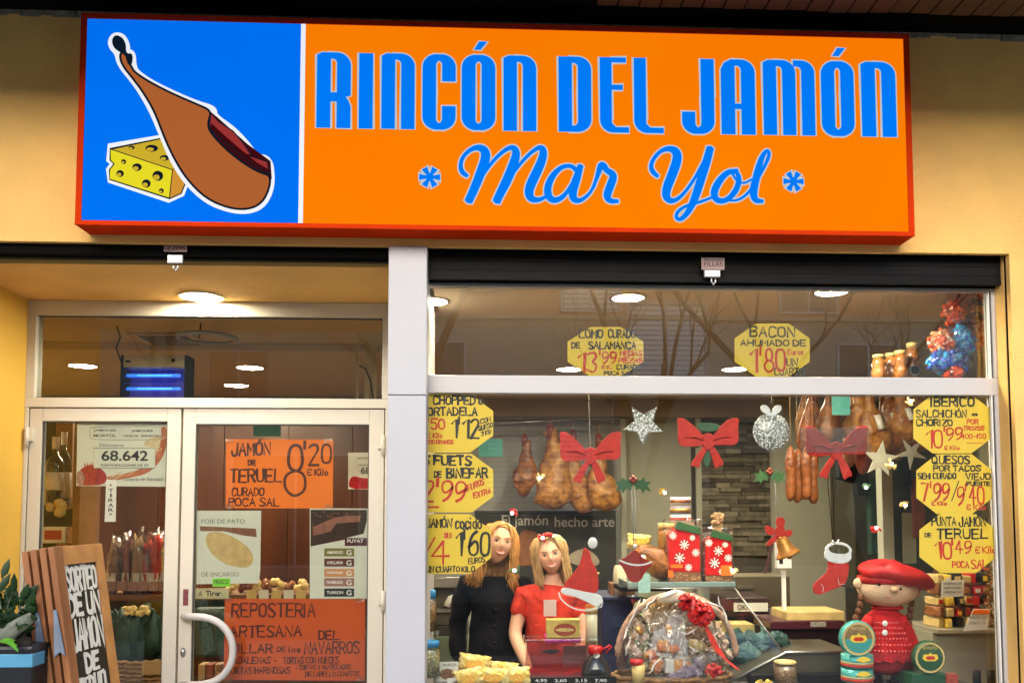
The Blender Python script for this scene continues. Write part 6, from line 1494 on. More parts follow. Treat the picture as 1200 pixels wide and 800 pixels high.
def sweets(cx, cy, rx, ry, Y, m_, label, n=60, alt=None):
    c = P(cx, cy, Y+.06); s1 = 1/SC(Y); rx *= 1.22; ry *= 1.22; n = int(n*1.5)
    t = thing('sweet_bag', label, 'bag of sweets', (c.x, c.y, c.z-ry*s1), 'clear bags of wrapped sweets at the upper right')
    o = MB()
    for i in range(n):
        while True:
            a, b, d = (random.uniform(-1, 1) for _ in range(3))
            if a*a+b*b+d*d < 1: break
        o.mat(1 if alt and random.random() < .3 else 0).nugget((c.x+a*rx*s1*.92, c.y+d*.05, c.z+b*ry*s1*.92), random.uniform(.014, .02), (1.5, .9, .9))
    o.build('sweets', [sw[m_], sw[alt or m_]], t, kind='stuff')
    o = MB(); o.ball(c, (rx*s1*1.05, .07, ry*s1*1.05), 16, 10, .25, cx); o.build('film', M['bagfilm'], t)
sweets(1126, 345, 12, 9, .35, 'red', 'small bag of red wrapped sweets at the top left of the heap', 40)
sweets(1147, 346, 9, 10, .35, 'red', 'small bag of red wrapped sweets in the top corner by the frame', 40)
sweets(1120, 365, 13, 15, .33, 'red', 'bag of red and orange sweets above the blue arm of the heap', 60)
sweets(1140, 362, 17, 13, .36, 'blue', 'bag of dark blue wrapped sweets near the top of the frame', 70, 'mix')
sweets(1146, 390, 11, 17, .34, 'red', 'bag of red wrapped sweets against the right frame', 60)
sweets(1106, 402, 15, 14, .33, 'mix', 'bag of white, gold and red sweets beside the brown jars', 60, 'red')
sweets(1128, 400, 15, 16, .32, 'lblue', 'bag of bright blue wrapped sweets in the middle of the heap', 80, 'blue')
sweets(1112, 424, 22, 14, .31, 'blue', 'long bag of blue wrapped sweets resting on the crossbar', 90, 'lblue')
sweets(1117, 437, 8, 5, .29, 'red', 'little bag of red sweets lowest in the heap', 20)
# ------------------------------------------------------------------ Christmas cut-outs in the window
CY_ = .20
def cut(o, pts, Y, th=.006, it=2, smooth=True):
    q = chaikin(pts, it, True) if smooth else pts
    o.prism([(P(a, b, Y).x, P(a, b, Y).z) for a, b in q], Y, Y+th)
def bow(x0, y0, x1, y1, Y, label, extra=True):
    """ribbon bow: two puffed loops, knot, two tails"""
    t = thing('ribbon_bow', label, 'bow', tuple(P((x0+x1)/2, y1, Y)), 'flat red bows hanging in the window')
    w, h = x1-x0, y1-y0; q = lambda u, v: (x0+u*w, y0+v*h)
    loops = [[(0, .02), (.10, .0), (.24, .12), (.42, .34), (.47, .45), (.40, .55), (.24, .56), (.06, .56), (.01, .42), (.03, .2)],
             [(1, .02), (.90, .0), (.76, .08), (.58, .34), (.53, .45), (.60, .54), (.76, .52), (.94, .54), (.99, .42), (.97, .2)]]
    for i, L in enumerate(loops):
        o = MB(); cut(o, [q(*p) for p in L], Y); o.build('loop', M['red'], t, .002)
        o = MB(); cx = .12 if i == 0 else .88
        o.tube([P(*q(.44 if i == 0 else .56, .44), Y-.004), P(*q(.28 if i == 0 else .72, .36), Y-.006), P(*q(cx, .38), Y-.002)], [.003, .006, .002], 6); o.build('fold', M['red'], t)
    o = MB(); cut(o, [q(.42, .30), (q(.58, .30)), q(.61, .5), q(.54, .62), q(.46, .62), q(.40, .5)], Y-.004, .014); o.build('knot', M['red'], t, .003)
    for L in ([(.44, .52), (.50, .60), (.38, .84), (.35, 1.0), (.30, .93), (.20, .94), (.33, .7)], [(.50, .56), (.57, .52), (.68, .72), (.76, .92), (.68, .93), (.62, 1.0), (.58, .86)]):
        o = MB(); cut(o, [q(*p) for p in L], Y+.003, .005, 1); o.build('tail', M['red'], t, .002)
    return t
t = bow(655, 505, 729, 568, CY_, 'largest red ribbon bow, in front of the hanging hams')
o = MB(); cut(o, [(691, 535), (700, 542), (706, 556), (701, 566), (697, 552), (688, 543)], CY_+.01, .003); o.build('leaf', M['green'], t)
MB().tube([P(692, 533, CY_+.012), P(690, 470, CY_+.012), P(690, 462, CY_+.012)], .0012, 4).build('thread', M['paper'], t)
t = bow(793, 489, 867, 550, CY_, 'red ribbon bow between the silver star and the silver ornament')
o = MB(); cut(o, [(815, 500), (822, 494), (842, 496), (846, 502), (830, 507)], CY_+.012, .003); cut(o, [(812, 522), (818, 518), (820, 526)], CY_+.012, .003, 1); cut(o, [(828, 520), (835, 528), (830, 550), (824, 540)], CY_+.012, .003); o.build('leaf', M['green'], t)
t = bow(943, 498, 1018, 563, CY_+.01, 'red ribbon bow on a clear square in front of the hanging loins')
MB().pbox(938, 501, 1020, 530, CY_-.004, CY_-.003).build('clear_square', clear('hazy film', (.85, .82, .80), .10, .3), t)
# silver star and ornament
def star(cx, cy, R_, r, n, rot, Y, m_, name, label, cat='star', grp=None, pts_only=False):
    pts = []
    for k in range(2*n):
        a = rot+math.pi*k/n; q = R_ if k % 2 == 0 else r
        pts.append((cx+q*math.sin(a), cy-q*math.cos(a)))
    if pts_only: return pts
    t = thing(name, label, cat, tuple(P(cx, cy+R_, Y)), grp)
    o = MB(); cut(o, pts, Y, .006, 1, False); o.build('star', M[m_], t, .001)
    return t
t = star(754, 497, 25, 11.5, 5, math.radians(38), CY_, 'glitter', 'glitter_star', 'silver glitter five pointed star with small moon hanging right of the big red bow')
def sparkle(t, pts_fn, n, Y, s=.0035):
    o = MB()
    for i in range(n):
        a, b = pts_fn(); c = P(a, b, Y); k = s*random.uniform(.5, 1.2)
        an = random.random(); o.face([(c.x+k*math.cos(an+j*math.pi/2), c.z+k*math.sin(an+j*math.pi/2)) for j in range(4)], Y-random.random()*.001)
    o.build('sequins', mat('sequin white', (.85, .86, .82), .3), t)
def in_star():
    while True:
        a, r = random.random()*6.28, random.random()**.6*20
        k = abs(((a-math.radians(38))/(2*math.pi/5)) % 1-.5)*2
        if r < 9+13*k**1.5: return 754+r*math.sin(a), 497-r*math.cos(a)
sparkle(t, in_star, 150, CY_-.0012)
t = thing('glitter_ornament', 'round silver glitter ornament with a white bow at its top', 'ornament', tuple(P(904, 528, CY_)))
o = MB(); c = P(904, 505.5, CY_); o.lathe([(0, 0), (22/SC(CY_), 0), (22.3/SC(CY_), .003), (22/SC(CY_), .006), (0, .006)], c, 36, 'y'); o.build('disc', M['glitter'], t)
o = MB(); cut(o, [(904, 481), (897, 473), (891, 476), (894, 483), (899, 485)], CY_-.002, .008, 1); cut(o, [(904, 481), (911, 473), (917, 476), (914, 483), (909, 485)], CY_-.002, .008, 1); cut(o, [(898, 483), (910, 483), (910, 487), (898, 487)], CY_-.003, .01, 1, False); o.build('top_bow', M['whitefelt'], t)
def in_disc():
    a, r = random.random()*6.28, math.sqrt(random.random())*21.5; return 904+r*math.cos(a), 505.5+r*math.sin(a)
sparkle(t, in_disc, 260, CY_-.0012)
MB().tube([P(904, 473, CY_), P(904, 463, CY_)], .001, 4).build('thread', M['paper'], t)
t = star(1032, 538, 22, 9, 5, math.radians(8), .8, 'cream', 'wooden_star', 'pale grey five pointed star between hams and the cheese sign'); 
for ch in t.children: ch.data.materials[0] = mat('frosted star', (.40, .40, .33), .5, noi=(14, .3))
t = star(1068, 530, 20, 6, 5, math.radians(40), .85, 'glitter', 'wooden_star', 'frosted star tilted behind the edge of the Iberian sign')
for ch in t.children: ch.data.materials[0] = mat('frosted star', (.34, .34, .29), .5, noi=(14, .3))
# holly, hat, mitten, bell, stocking
def holly(cx, cy, s, Y, label, end=None, grp='holly sprigs hanging in the window'):
    t = thing('holly_sprig', label, 'holly', tuple(P(cx, cy+10*s, Y)), grp)
    for sg in (-1, 1):
        L = [(0, 0), (5, -6), (8, -3), (13, -7), (14, -2), (21, -2), (17, 3), (21, 10), (14, 7), (12, 12), (8, 6), (3, 8)]
        o = MB(); cut(o, [(cx+sg*a*s, cy+b*s) for a, b in L], Y, .004, 1, False); o.build('leaf', M['green'], t)
    for dx, dy in ((-2.5, -4), (2.5, -4), (0, -7), (0, -2)):
        MB().ball(P(cx+dx*s, cy+dy*s, Y-.004), 2.6*s/SC(Y), 8, 6).build('berry', mat('berry', (.25, .05, .03), .4), t)
    if end:
        MB().tube([P(cx-2, cy+4, Y), P(end[0]-1, end[1], Y)], .0022, 4).build('string', M['alugrey'], t); MB().tube([P(cx+2, cy+4, Y), P(end[0]+1.5, end[1], Y)], .0022, 4).build('string', M['alugrey'], t)
    return t
holly(742, 566, 1.0, CY_, 'green holly sprig below the silver star, with long strings', (744, 640))
holly(902, 556, .9, .9, 'dim holly sprig in front of the slate wall, left of the long loins')
t = thing('felt_hat_ornament', 'small dark red felt hat with white stripe hanging on long strings under the holly', 'ornament', tuple(P(744, 682, CY_)))
o = MB(); cut(o, [(744, 642), (752, 652), (766, 660), (757, 668), (750, 682), (738, 682), (732, 668), (724, 657), (736, 651)], CY_, .006, 1); o.build('felt', mat('dark red felt', (.34, .03, .02), .85, noi=(20, .3)), t)
o = MB(); o.ribbon([(P(a, b, CY_).x, P(a, b, CY_).z) for a, b in chaikin([(726, 656), (735, 660), (746, 662), (756, 661), (763, 658)], 2)], .008, CY_-.002); o.build('stripe', M['whitefelt'], t)
MB().ball(P(744, 639.5, CY_), .011, 10, 6).build('bead', M['whitefelt'], t)
t = thing('bell_ornament', 'bronze bell under a small red bow left of the stocking', 'bell', tuple(P(920, 656, CY_)))
o = MB(); A, B = P(914, 627, CY_+.02), P(924, 650, CY_+.02); L = B-A
o.tube([A, A+L*.12, A+L*.4, A+L*.7, A+L*.9, A+L], [.010, .026, .034, .040, .056, .064], 18); o.build('bell', M['bronze'], t)
MB().ball(B+Vector((.005, 0, -.008)), .014, 8, 6).build('clapper', M['bronze'], t)
o = MB()
for L in ([(913, 624), (898, 613), (896, 622), (903, 628)], [(913, 624), (908, 607), (918, 605), (921, 613)], [(913, 624), (929, 619), (928, 628), (920, 629)], [(911, 624), (898, 636), (900, 641), (914, 630)], [(909, 616), (920, 616), (919, 629), (908, 629)]): cut(o, L, CY_+random.uniform(-.006, .006), .005, 1)
o.build('bow', M['red'], t); 
o = MB(); cut(o, [(904, 636), (907, 637), (898, 672), (895, 671)], CY_+.01, .003, 1, False); o.build('ribbon_tail', mat('brown ribbon', (.10, .03, .02), .7), t)
MB().tube([P(912, 608, CY_), P(908, 566, CY_)], .0015, 4).build('thread', M['alugrey'], t)
t = thing('stocking', 'red felt Christmas stocking with white cuff hanging on long strings', 'stocking', tuple(P(975, 698, CY_)))
o = MB(); cut(o, [(970, 655), (996, 657), (994, 675), (990, 685), (972, 692), (960, 697), (953, 694), (953, 684), (962, 677), (971, 668)], CY_, .010, 1); o.build('felt', M['red'], t, .002)
o = MB(); cut(o, [(967, 643), (998, 645), (998, 657), (984, 661), (967, 656)], CY_-.003, .016, 1); cut(o, [(967, 641), (975, 635), (990, 635), (999, 642), (998, 650), (968, 648)], CY_-.001, .012, 2); o.build('cuff', M['whitefelt'], t, .002)
o = MB(); cut(o, [(970, 642), (976, 637.5), (989, 638), (996, 643), (993, 649), (975, 648)], CY_-.004, .002, 2); o.build('lining', mat('dark plaid lining', (.10, .08, .03), .8, noi=(60, .6)), t)
o = MB(); o.tube([P(974, 640, CY_-.006), P(976, 633, CY_-.006), P(980, 637, CY_-.006), P(983, 632, CY_-.006)], .004, 6); o.ball(P(980, 657, CY_-.006), .006, 8, 6); o.build('charm', M['whitefelt'], t)
o = MB(); o.ribbon([(P(a, b, CY_).x, P(a, b, CY_).z) for a, b in [(962, 684), (965, 688), (964, 693)]], .002, CY_-.0012); o.ribbon([(P(a, b, CY_).x, P(a, b, CY_).z) for a, b in [(982, 677), (983, 684), (990, 684)]], .002, CY_-.0012); o.build('stitching', M['paper'], t)
for dx in (-2, 2): MB().tube([P(977+dx*.4, 634, CY_), P(973+dx*1.5, 566, CY_), P(973+dx, 556, CY_)], .002, 4).build('string', M['shutter'], t)
# Santa hat
HYs = .24
t = thing('santa_hat', 'red Santa hat cut-out with white brim and pompom in front of the woman in red', 'hat', tuple(P(682, 716, HYs)))
o = MB(); cut(o, [(684, 640), (692, 646), (693, 656), (700, 668), (702, 682), (700, 697), (662, 693), (661, 684), (668, 676), (678, 664), (682, 652)], HYs, .010, 2); o.build('felt', M['red'], t, .003)
o = MB(); cut(o, [(656, 693), (661, 687), (680, 692), (703, 696), (707, 702), (706, 712), (700, 712), (690, 706), (672, 698), (662, 697)], HYs-.004, .016, 2); o.build('brim', M['whitefelt'], t, .003)
o = MB(); q = chaikin([(655, 694), (657, 702), (670, 712), (684, 715), (700, 713), (706, 706)], 2); o.ribbon([(P(a, b, HYs).x, P(a, b, HYs).z) for a, b in q], .007, HYs-.004); o.build('brim_edge', M['whitefelt'], t)
o = MB(); cut(o, [(660, 698), (675, 699), (694, 706), (700, 711), (684, 713), (668, 709)], HYs+.012, .002, 2); o.build('inside', clear('see through felt', (.75, .45, .35), .05, .5), t)
MB().ball(P(694.5, 636, HYs-.01), (5.6/SC(HYs), .012, 6.6/SC(HYs)), 14, 10).build('pompom', M['whitefelt'], t)
# string of small lights
t = thing('string_lights', 'string of tiny white lights with small red and green caps behind the window', 'string lights', tuple(P(850, 600, .45)))
LP_ = [(600, 601, 'red'), (632, 560, 'cream'), (636, 630, 'red'), (603, 668, 'green'), (696, 673, 'cream'), (779, 577, 'gold'), (1045, 543, 'cream'), (1015, 571, 'green'), (1061, 592, 'cream'), (1027, 618, 'red'), (858, 668, 'cream'), (1067, 470, 'cream'), (753, 652, 'cream')]
bulb = emis('tiny bulb', (1, .95, .85), 5)
for x, y, m_ in LP_:
    c = P(x, y, .45); b = MB().ball(c, .0085, 10, 6).build('bulb', bulb, t)
    o = MB()
    for k in range(4): o.nugget(c+Vector((random.uniform(-.022, .022), .01, random.uniform(-.018, .018))), .014, (1.3, .5, 1))
    o.build('bulb_cap', M[m_ if m_ != 'red' else 'redgloss'], t)

# ------------------------------------------------------------------ sandwich boards outside
def board_stack(label, depth_off, with_text):
    pass
# local frame: u = width (left-near to right-far), w = up along the leaning board, n = out of the face
A = P(63, 640, -.12)
ang = math.radians(87)
u = Vector((math.cos(ang), math.sin(ang), 0)).normalized()
B0 = P(84, 800, -.12); dn = (A-B0).normalized()                    # up along left stile
w_ = (dn - u*dn.dot(u)).normalized(); n_ = u.cross(w_).normalized()   # n_ faces the viewer's right
if n_.x < 0: n_ = -n_
WD = .42; Htot = (A.z)/w_.z
def T3(a, b, c): return A + u*a + w_*(b) + n_*c      # b negative = down
def lbox(o, a0, a1, b0, b1, c0, c1):
    vs = [T3(a, b, c) for b in (b0, b1) for c in (c0, c1) for a in (a0, a1)]
    o.add(vs, [(0, 2, 3, 1), (4, 5, 7, 6), (0, 1, 5, 4), (2, 6, 7, 3), (0, 4, 6, 2), (1, 3, 7, 5)], False)
def aboard(label, c, front):
    t = thing('sandwich_board', label, 'sandwich board', tuple(T3(WD/2, -Htot, c-.05)), 'folded wooden sandwich boards by the door')
    for j, cc in enumerate((c, c-.038)):
        for a0, a1 in ((0, .07), (WD-.07, WD)):
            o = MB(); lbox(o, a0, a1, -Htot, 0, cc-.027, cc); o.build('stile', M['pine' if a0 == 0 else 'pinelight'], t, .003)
        for b0, b1 in ((-.085, -.0008), (-Htot+.12, -Htot+.2)):
            o = MB(); lbox(o, .0705, WD-.0705, b0, b1, cc-.026, cc-.0012); o.build('rail', M['pinelight'], t, .002)
        o = MB(); lbox(o, .0702, WD-.0702, -Htot+.2, -.0855, cc-.022, cc-.010); pn = o.build('panel', mat('chalkboard black', (.01, .012, .010), .5, noi=(8, .4)), t)
        if j == 0 and front:
            o = MB()
            # letters laid out in panel coordinates
            pw_ = WD-.145; rows = [('SORTEO', .095, .205), ('DE UN', .215, .315), ('JAMÓN', .325, .47), ('DE', .49, .57), ('TERUEL', .585, .74)]
            for tx, r0, r1 in rows:
                q = MB(); x0 = 0; x1 = pw_-.01
                if tx == 'DE': x0, x1 = pw_*.3, pw_*.7
                hand(q, tx, x0, -r1, x1, -r0, 0, .021, .12)
                vs = [T3(.074+v[0], v[2], cc-.0085+.0001*k_/60) for k_, v in enumerate(q.v)]
                o.add(vs, q.f, False)
            o.build('lettering', mat('white paint marker', (.80, .80, .76), .7, noi=(30, .15)), t)
    for bb in (-.42,):
        o = MB(); cc = c-.03
        vs = [T3(-.006, bb+.15, cc), T3(-.006, bb+.15, cc+.012), T3(-.008, bb-.05, cc+.026), T3(-.008, bb-.05, cc-.022), T3(-.006, bb-.03, cc+.004)]
        o.add(vs, [(0, 3, 4), (0, 4, 1), (1, 4, 2)], False); vs2 = [v-u*.004 for v in vs]; o.add(vs2, [(0, 4, 3), (0, 1, 4), (1, 2, 4)], False)
        o.build('hinge', mat('blue grey steel', (.30, .36, .46), .4, .4), t)
    return t
aboard('wooden sandwich board with black panel lettered SORTEO DE UN JAMÓN DE TERUEL, foremost', 0, True)
aboard('second folded wooden sandwich board, of which only the edges show behind the first', -.078, False)

# ------------------------------------------------------------------ potted plant at the left edge
PYp = -.25
t = thing('potted_plant', 'leafy plant in a black planter with a blue band at the left edge', 'plant', tuple(P(12, 800, PYp)))
tp = P(12, 742, PYp); x0 = P(-40, 760, PYp).x; x1 = P(38, 760, PYp).x
MB().box(x0, PYp, 0, x1, PYp+.36, tp.z-.05).build('planter', M['planter'], t, .015)
bz = P(12, 766, PYp).z; MB().box(x0-.003, PYp-.004, bz-.055, x1+.003, PYp+.1, bz).build('band', M['blueband'], t, .004)
o = MB()
for k in range(60): o.nugget((random.uniform(x0+.02, x1-.02), PYp+random.uniform(.03, .3), tp.z-.05+random.uniform(0, .03)), .03)
o.build('soil', M['soil'], t)
o = MB(); o.tube([P(-5, 744, PYp-.02), P(10, 738, PYp-.02), P(24, 730, PYp-.01), P(38, 722, PYp+.02)], [.02, .035, .035, .02], 10, .5); o.v = [tuple(Vector(v)+Vector((noise.noise(Vector(v)*22), 0, noise.noise(Vector(v)*25+Vector((5, 0, 0)))))*.03) for v in o.v]; o.build('plastic_liner', mat('grey green film', (.22, .24, .18), .4, noi=(14, .4), bump=(14, .8, .02)), t)
def leafm(p, d, L, W_, m_):
    d = d.normalized(); s1 = d.cross(Vector((0, 1, .3))).normalized(); up = s1.cross(d)
    vs = [p, p+d*L*.3+s1*W_*.8+up*W_*.2, p+d*L*.65+s1*W_*.7, p+d*L+up*-.2*W_, p+d*L*.65-s1*W_*.7, p+d*L*.3-s1*W_*.8+up*W_*.2, p+d*L*.35-up*W_*.25, p+d*L*.65-up*W_*.2]
    return MB().add(vs, [(0, 1, 6), (1, 2, 7, 6), (2, 3, 7), (0, 6, 5), (6, 7, 4, 5), (7, 3, 4)], True).build('leaf', M[m_], t)
stems = MB()
tips = [(2, 672), (15, 690), (24, 698), (14, 705), (36, 700), (30, 712), (6, 700), (22, 708), (34, 722), (8, 715), (-4, 690)]
for k, (tx, ty) in enumerate(tips):
    yb = PYp+.06+.15*random.random(); b = P(tx*.55+3, 742, yb); b.z = tp.z-.05; e = P(tx, ty, yb)
    m_ = (b+e)/2+Vector((random.uniform(-.03, .03), 0, 0)); stems.tube([b, m_, e], [.006, .005, .003], 5)
    leafm(e-Vector((0, 0, .02)), Vector((random.uniform(.1, .7), random.uniform(-.4, .2), 1)), random.uniform(.075, .11), .02, 'leaf')
    for j in range(5):
        f_ = random.uniform(.15, .95); q = b+(e-b)*f_; leafm(q, Vector((random.uniform(-1, 1), random.uniform(-.8, .4), random.uniform(-.1, .8))), random.uniform(.06, .10), random.uniform(.014, .022), 'leaf')
for k in range(16):
    leafm(P(random.uniform(0, 36), random.uniform(716, 738), PYp+.05*random.random()), Vector((random.uniform(-1, 1), -.5, random.uniform(-.3, .4))), .08, .02, 'leaf')
for k in range(4):
    leafm(P(-2+k*3, 752-k*2, PYp-.03), Vector((1, -.3, .15-.35*k)), .09, .014, 'leafbright')
stems.build('stems', M['leaf'], t)
# ------------------------------------------------------------------ people
def skin_mesh(nodes, edges, sub=2, name='tmp'):
    """nodes: name -> (co, radius or (rx, ry)); evaluated skin mesh as verts, faces"""
    me = bpy.data.meshes.new(name); keys = list(nodes); idx = {k: i for i, k in enumerate(keys)}
    me.from_pydata([tuple(nodes[k][0]) for k in keys], [(idx[a], idx[b]) for a, b in edges], [])
    ob = bpy.data.objects.new(name, me); COL.objects.link(ob)
    sk = ob.modifiers.new('s', 'SKIN')
    for i, k in enumerate(keys):
        r = nodes[k][1]; r = r if isinstance(r, (tuple, list)) else (r, r)
        me.skin_vertices[0].data[i].radius = r
    me.skin_vertices[0].data[0].use_root = True
    sb_ = ob.modifiers.new('u', 'SUBSURF'); sb_.levels = sub; sb_.render_levels = sub
    dg = bpy.context.evaluated_depsgraph_get(); m2 = bpy.data.meshes.new_from_object(ob.evaluated_get(dg))
    vs = [v.co.copy() for v in m2.vertices]; fs = [list(p.vertices) for p in m2.polygons]
    bpy.data.objects.remove(ob); bpy.data.meshes.remove(me); bpy.data.meshes.remove(m2)
    return vs, fs
def head_mesh(c, R3, s=1.0, smile=1.0):
    """head as a shaped ball facing -Y"""
    vs = []; fs = []; n, m_ = 44, 34
    for i in range(m_+1):
        ph = math.pi*i/m_
        for k in range(n):
            a = 2*math.pi*k/n
            d = Vector((math.sin(ph)*math.sin(a), -math.sin(ph)*math.cos(a), math.cos(ph)))
            x, y, z = d.x*.080, d.y*.092, d.z*.112
            if z < 0: q = 1-.34*(-z/.112)**1.4; x *= q; y *= 1-.12*(-z/.112)
            fr = max(0, -d.y)
            g = lambda cx, cz, sx, sz: math.exp(-((x-cx)/sx)**2-((z-cz)/sz)**2)*fr
            y -= .022*g(0, -.018, .010, .016) + .010*g(0, .004, .007, .020) + .006*g(0, -.053, .024, .007) + .010*g(0, -.095, .020, .014) + .004*g(.038, -.022, .016, .016)*1.4 + .004*g(-.038, -.022, .016, .016)*1.4 + .005*g(0, .03, .04, .008)
            y += .009*g(.029, .008, .013, .009) + .009*g(-.029, .008, .013, .009) + .003*g(0, -.070, .02, .006)
            vs.append(c + R3 @ (Vector((x, y, z))*s))
    for i in range(m_):
        for k in range(n): fs.append((i*n+k, (i+1)*n+k, (i+1)*n+(k+1) % n, i*n+(k+1) % n))
    return vs, fs
def fuse(parts, voxel, name, m_, parent):
    """several closed shells made one continuous skin"""
    o = MB()
    for vs, fs in parts: o.add(vs, fs, True)
    ob = o.build(name, m_, parent)
    r = ob.modifiers.new('r', 'REMESH'); r.mode = 'VOXEL'; r.voxel_size = voxel; r.use_smooth_shade = True
    s_ = ob.modifiers.new('s', 'SMOOTH'); s_.iterations = 2; s_.factor = .5
    return ob
def face_bits(t, c, R3, s, lips, brow):
    q = lambda x, y, z: c + R3 @ (Vector((x, y, z))*s)
    for sg, nm in ((-1, 'eye'), (1, 'eye')):
        o = MB(); o.mat(0); o.ball(q(sg*.029, -.0745, .006), (.012*s, .008*s, .0075*s), 12, 8); o.mat(1); o.ball(q(sg*.029, -.0805, .006), (.0055*s, .004*s, .0055*s), 8, 6)
        o.mat(1); o.tube([q(sg*.016, -.082, .010), q(sg*.029, -.086, .0155), q(sg*.043, -.078, .010)], .0016*s, 5)
        o.build(nm, [mat('eye white', (.45, .40, .36), .3), mat('dark iris', (.03, .018, .012), .2)], t)
        o = MB(); o.tube([q(sg*.013, -.090, .024), q(sg*.030, -.090, .031), q(sg*.047, -.074, .026)], [.0016*s, .003*s, .001*s], 5); o.build('eyebrow', mat('eyebrow', brow, .8), t)
    o = MB(); o.tube([q(-.026, -.081, -.046), q(-.014, -.092, -.052), q(0, -.0955, -.0535), q(.014, -.092, -.052), q(.026, -.081, -.046)], [.001*s, .0035*s, .004*s, .0035*s, .001*s], 6)
    o.tube([q(-.026, -.081, -.046), q(-.014, -.090, -.061), q(0, -.093, -.0645), q(.014, -.090, -.061), q(.026, -.081, -.046)], [.001*s, .004*s, .005*s, .004*s, .001*s], 6); o.build('lips', mat('lips', lips, .4), t)
    o = MB(); o.tube([q(-.026, -.0870, -.0480), q(-.012, -.0945, -.0555), q(0, -.0975, -.0580), q(.012, -.0945, -.0555), q(.026, -.0870, -.0480)], [.0008*s, .0034*s, .0042*s, .0034*s, .0008*s], 6); o.build('teeth', mat('teeth', (.55, .50, .44), .4), t)
def hair(t, c, R3, s, m_, L_, spread, seed, part=0.0, wave=.01, front=(.2, .9)):
    rnd = random.Random(seed); q = lambda x, y, z: c + R3 @ (Vector((x, y, z))*s)
    o = MB()
    # scalp shell behind and above the hairline
    vs = []; fs = []; n, mm = 36, 16
    for i in range(mm+1):
        for k in range(n):
            a = 2*math.pi*k/n; front_ = max(0, math.cos(a)); lim = math.pi*(.62-.38*front_**1.0)
            ph = lim*i/mm
            vs.append(q(.083*math.sin(ph)*math.sin(a), -.100*math.sin(ph)*math.cos(a)+.004, .122*math.cos(ph)+.002))
    for i in range(mm):
        for k in range(n): fs.append((i*n+k, (i+1)*n+k, (i+1)*n+(k+1) % n, i*n+(k+1) % n))
    o.add(vs, fs, True)
    for i in range(420):
        sg = rnd.choice((-1, 1)); back = rnd.random()
        # start near the parting, arc over the side of the head, fall down
        a = math.radians(42+128*back)      # 0 front .. 180 back
        px_ = part+sg*.006; rx = .078+rnd.uniform(-.002, .020)
        pts = [q(px_, -.075*math.cos(a)*.9, .118-.03*(1-math.sin(a)))]
        ex = sg*(rx*math.sin(max(.55, a)) if back < .8 else rx*.6*rnd.random()); ey = -.092*math.cos(a)
        pts.append(q(ex*.75, ey*.98, .092)); pts.append(q(ex*1.05, ey, .045+rnd.uniform(-.01, .01)))
        if back < .22: ex *= 1.02
        ph = rnd.random()*6
        for j in range(1, 7):
            z = .045 - L_*j/6*rnd.uniform(.88, 1.06)
            pts.append(q(ex*(1.08+spread*j/6)+wave*math.sin(ph+j*1.7), ey*(1-.05*j)+(.01 if ey < 0 else .02)+wave*math.cos(ph+j), z))
        rs = [.004]+[.0075]*2+[.0048*(1-.09*j)*rnd.uniform(.5, 1.2) for j in range(6)]; rs[-1] = .002
        o.tube(pts, [r*s for r in rs], 5, .6)
    return o.build('hair', m_, t)
def hand_nodes(N, E, pfx, wrist, direction, palm_n, side, s=1.0, curl=.5):
    """palm and five fingers; direction along the hand, side towards the thumb"""
    d = direction.normalized(); sd = (side - d*side.dot(d)).normalized(); nn = palm_n.normalized()
    N[pfx+'p1'] = (wrist+d*.035*s, (.024*s, .016*s)); E.append((pfx+'w', pfx+'p1'))
    N[pfx+'p2'] = (wrist+d*.07*s, (.028*s, .014*s)); E.append((pfx+'p1', pfx+'p2'))
def finger_meshes(wrist, d, nn, sd, s, curl):
    out = []; d = d.normalized(); sd = (sd-d*sd.dot(d)).normalized()
    for i, (off, L_) in enumerate(((.027, .070), (.009, .078), (-.010, .072), (-.028, .056))):
        b = wrist+d*.075*s+sd*off*s; o = MB(); pts = [b-d*.02*s, b]; dd = d.copy(); p = b
        for j in range(3):
            dd = (dd + nn*curl*.55).normalized(); p = p+dd*L_/3*s; pts.append(p)
        o.tube(pts, [.009*s, .0095*s, .009*s, .0082*s, .006*s], 8); out.append((o.v, o.f))
    b = wrist+d*.03*s+sd*.02*s; o = MB(); o.tube([b, b+sd*.022*s+d*.015*s, b+sd*.034*s+d*.038*s+nn*.01*s, b+sd*.034*s+d*.058*s+nn*.018*s], [.013*s, .0115*s, .010*s, .007*s], 8); out.append((o.v, o.f))
    o = MB(); o.tube([wrist-d*.01*s, wrist+d*.02*s, wrist+d*.05*s, wrist+d*.082*s], [.022*s, .028*s, .038*s, .036*s], 12, .42, True, tuple(nn)); out.append((o.v, o.f))
    return out
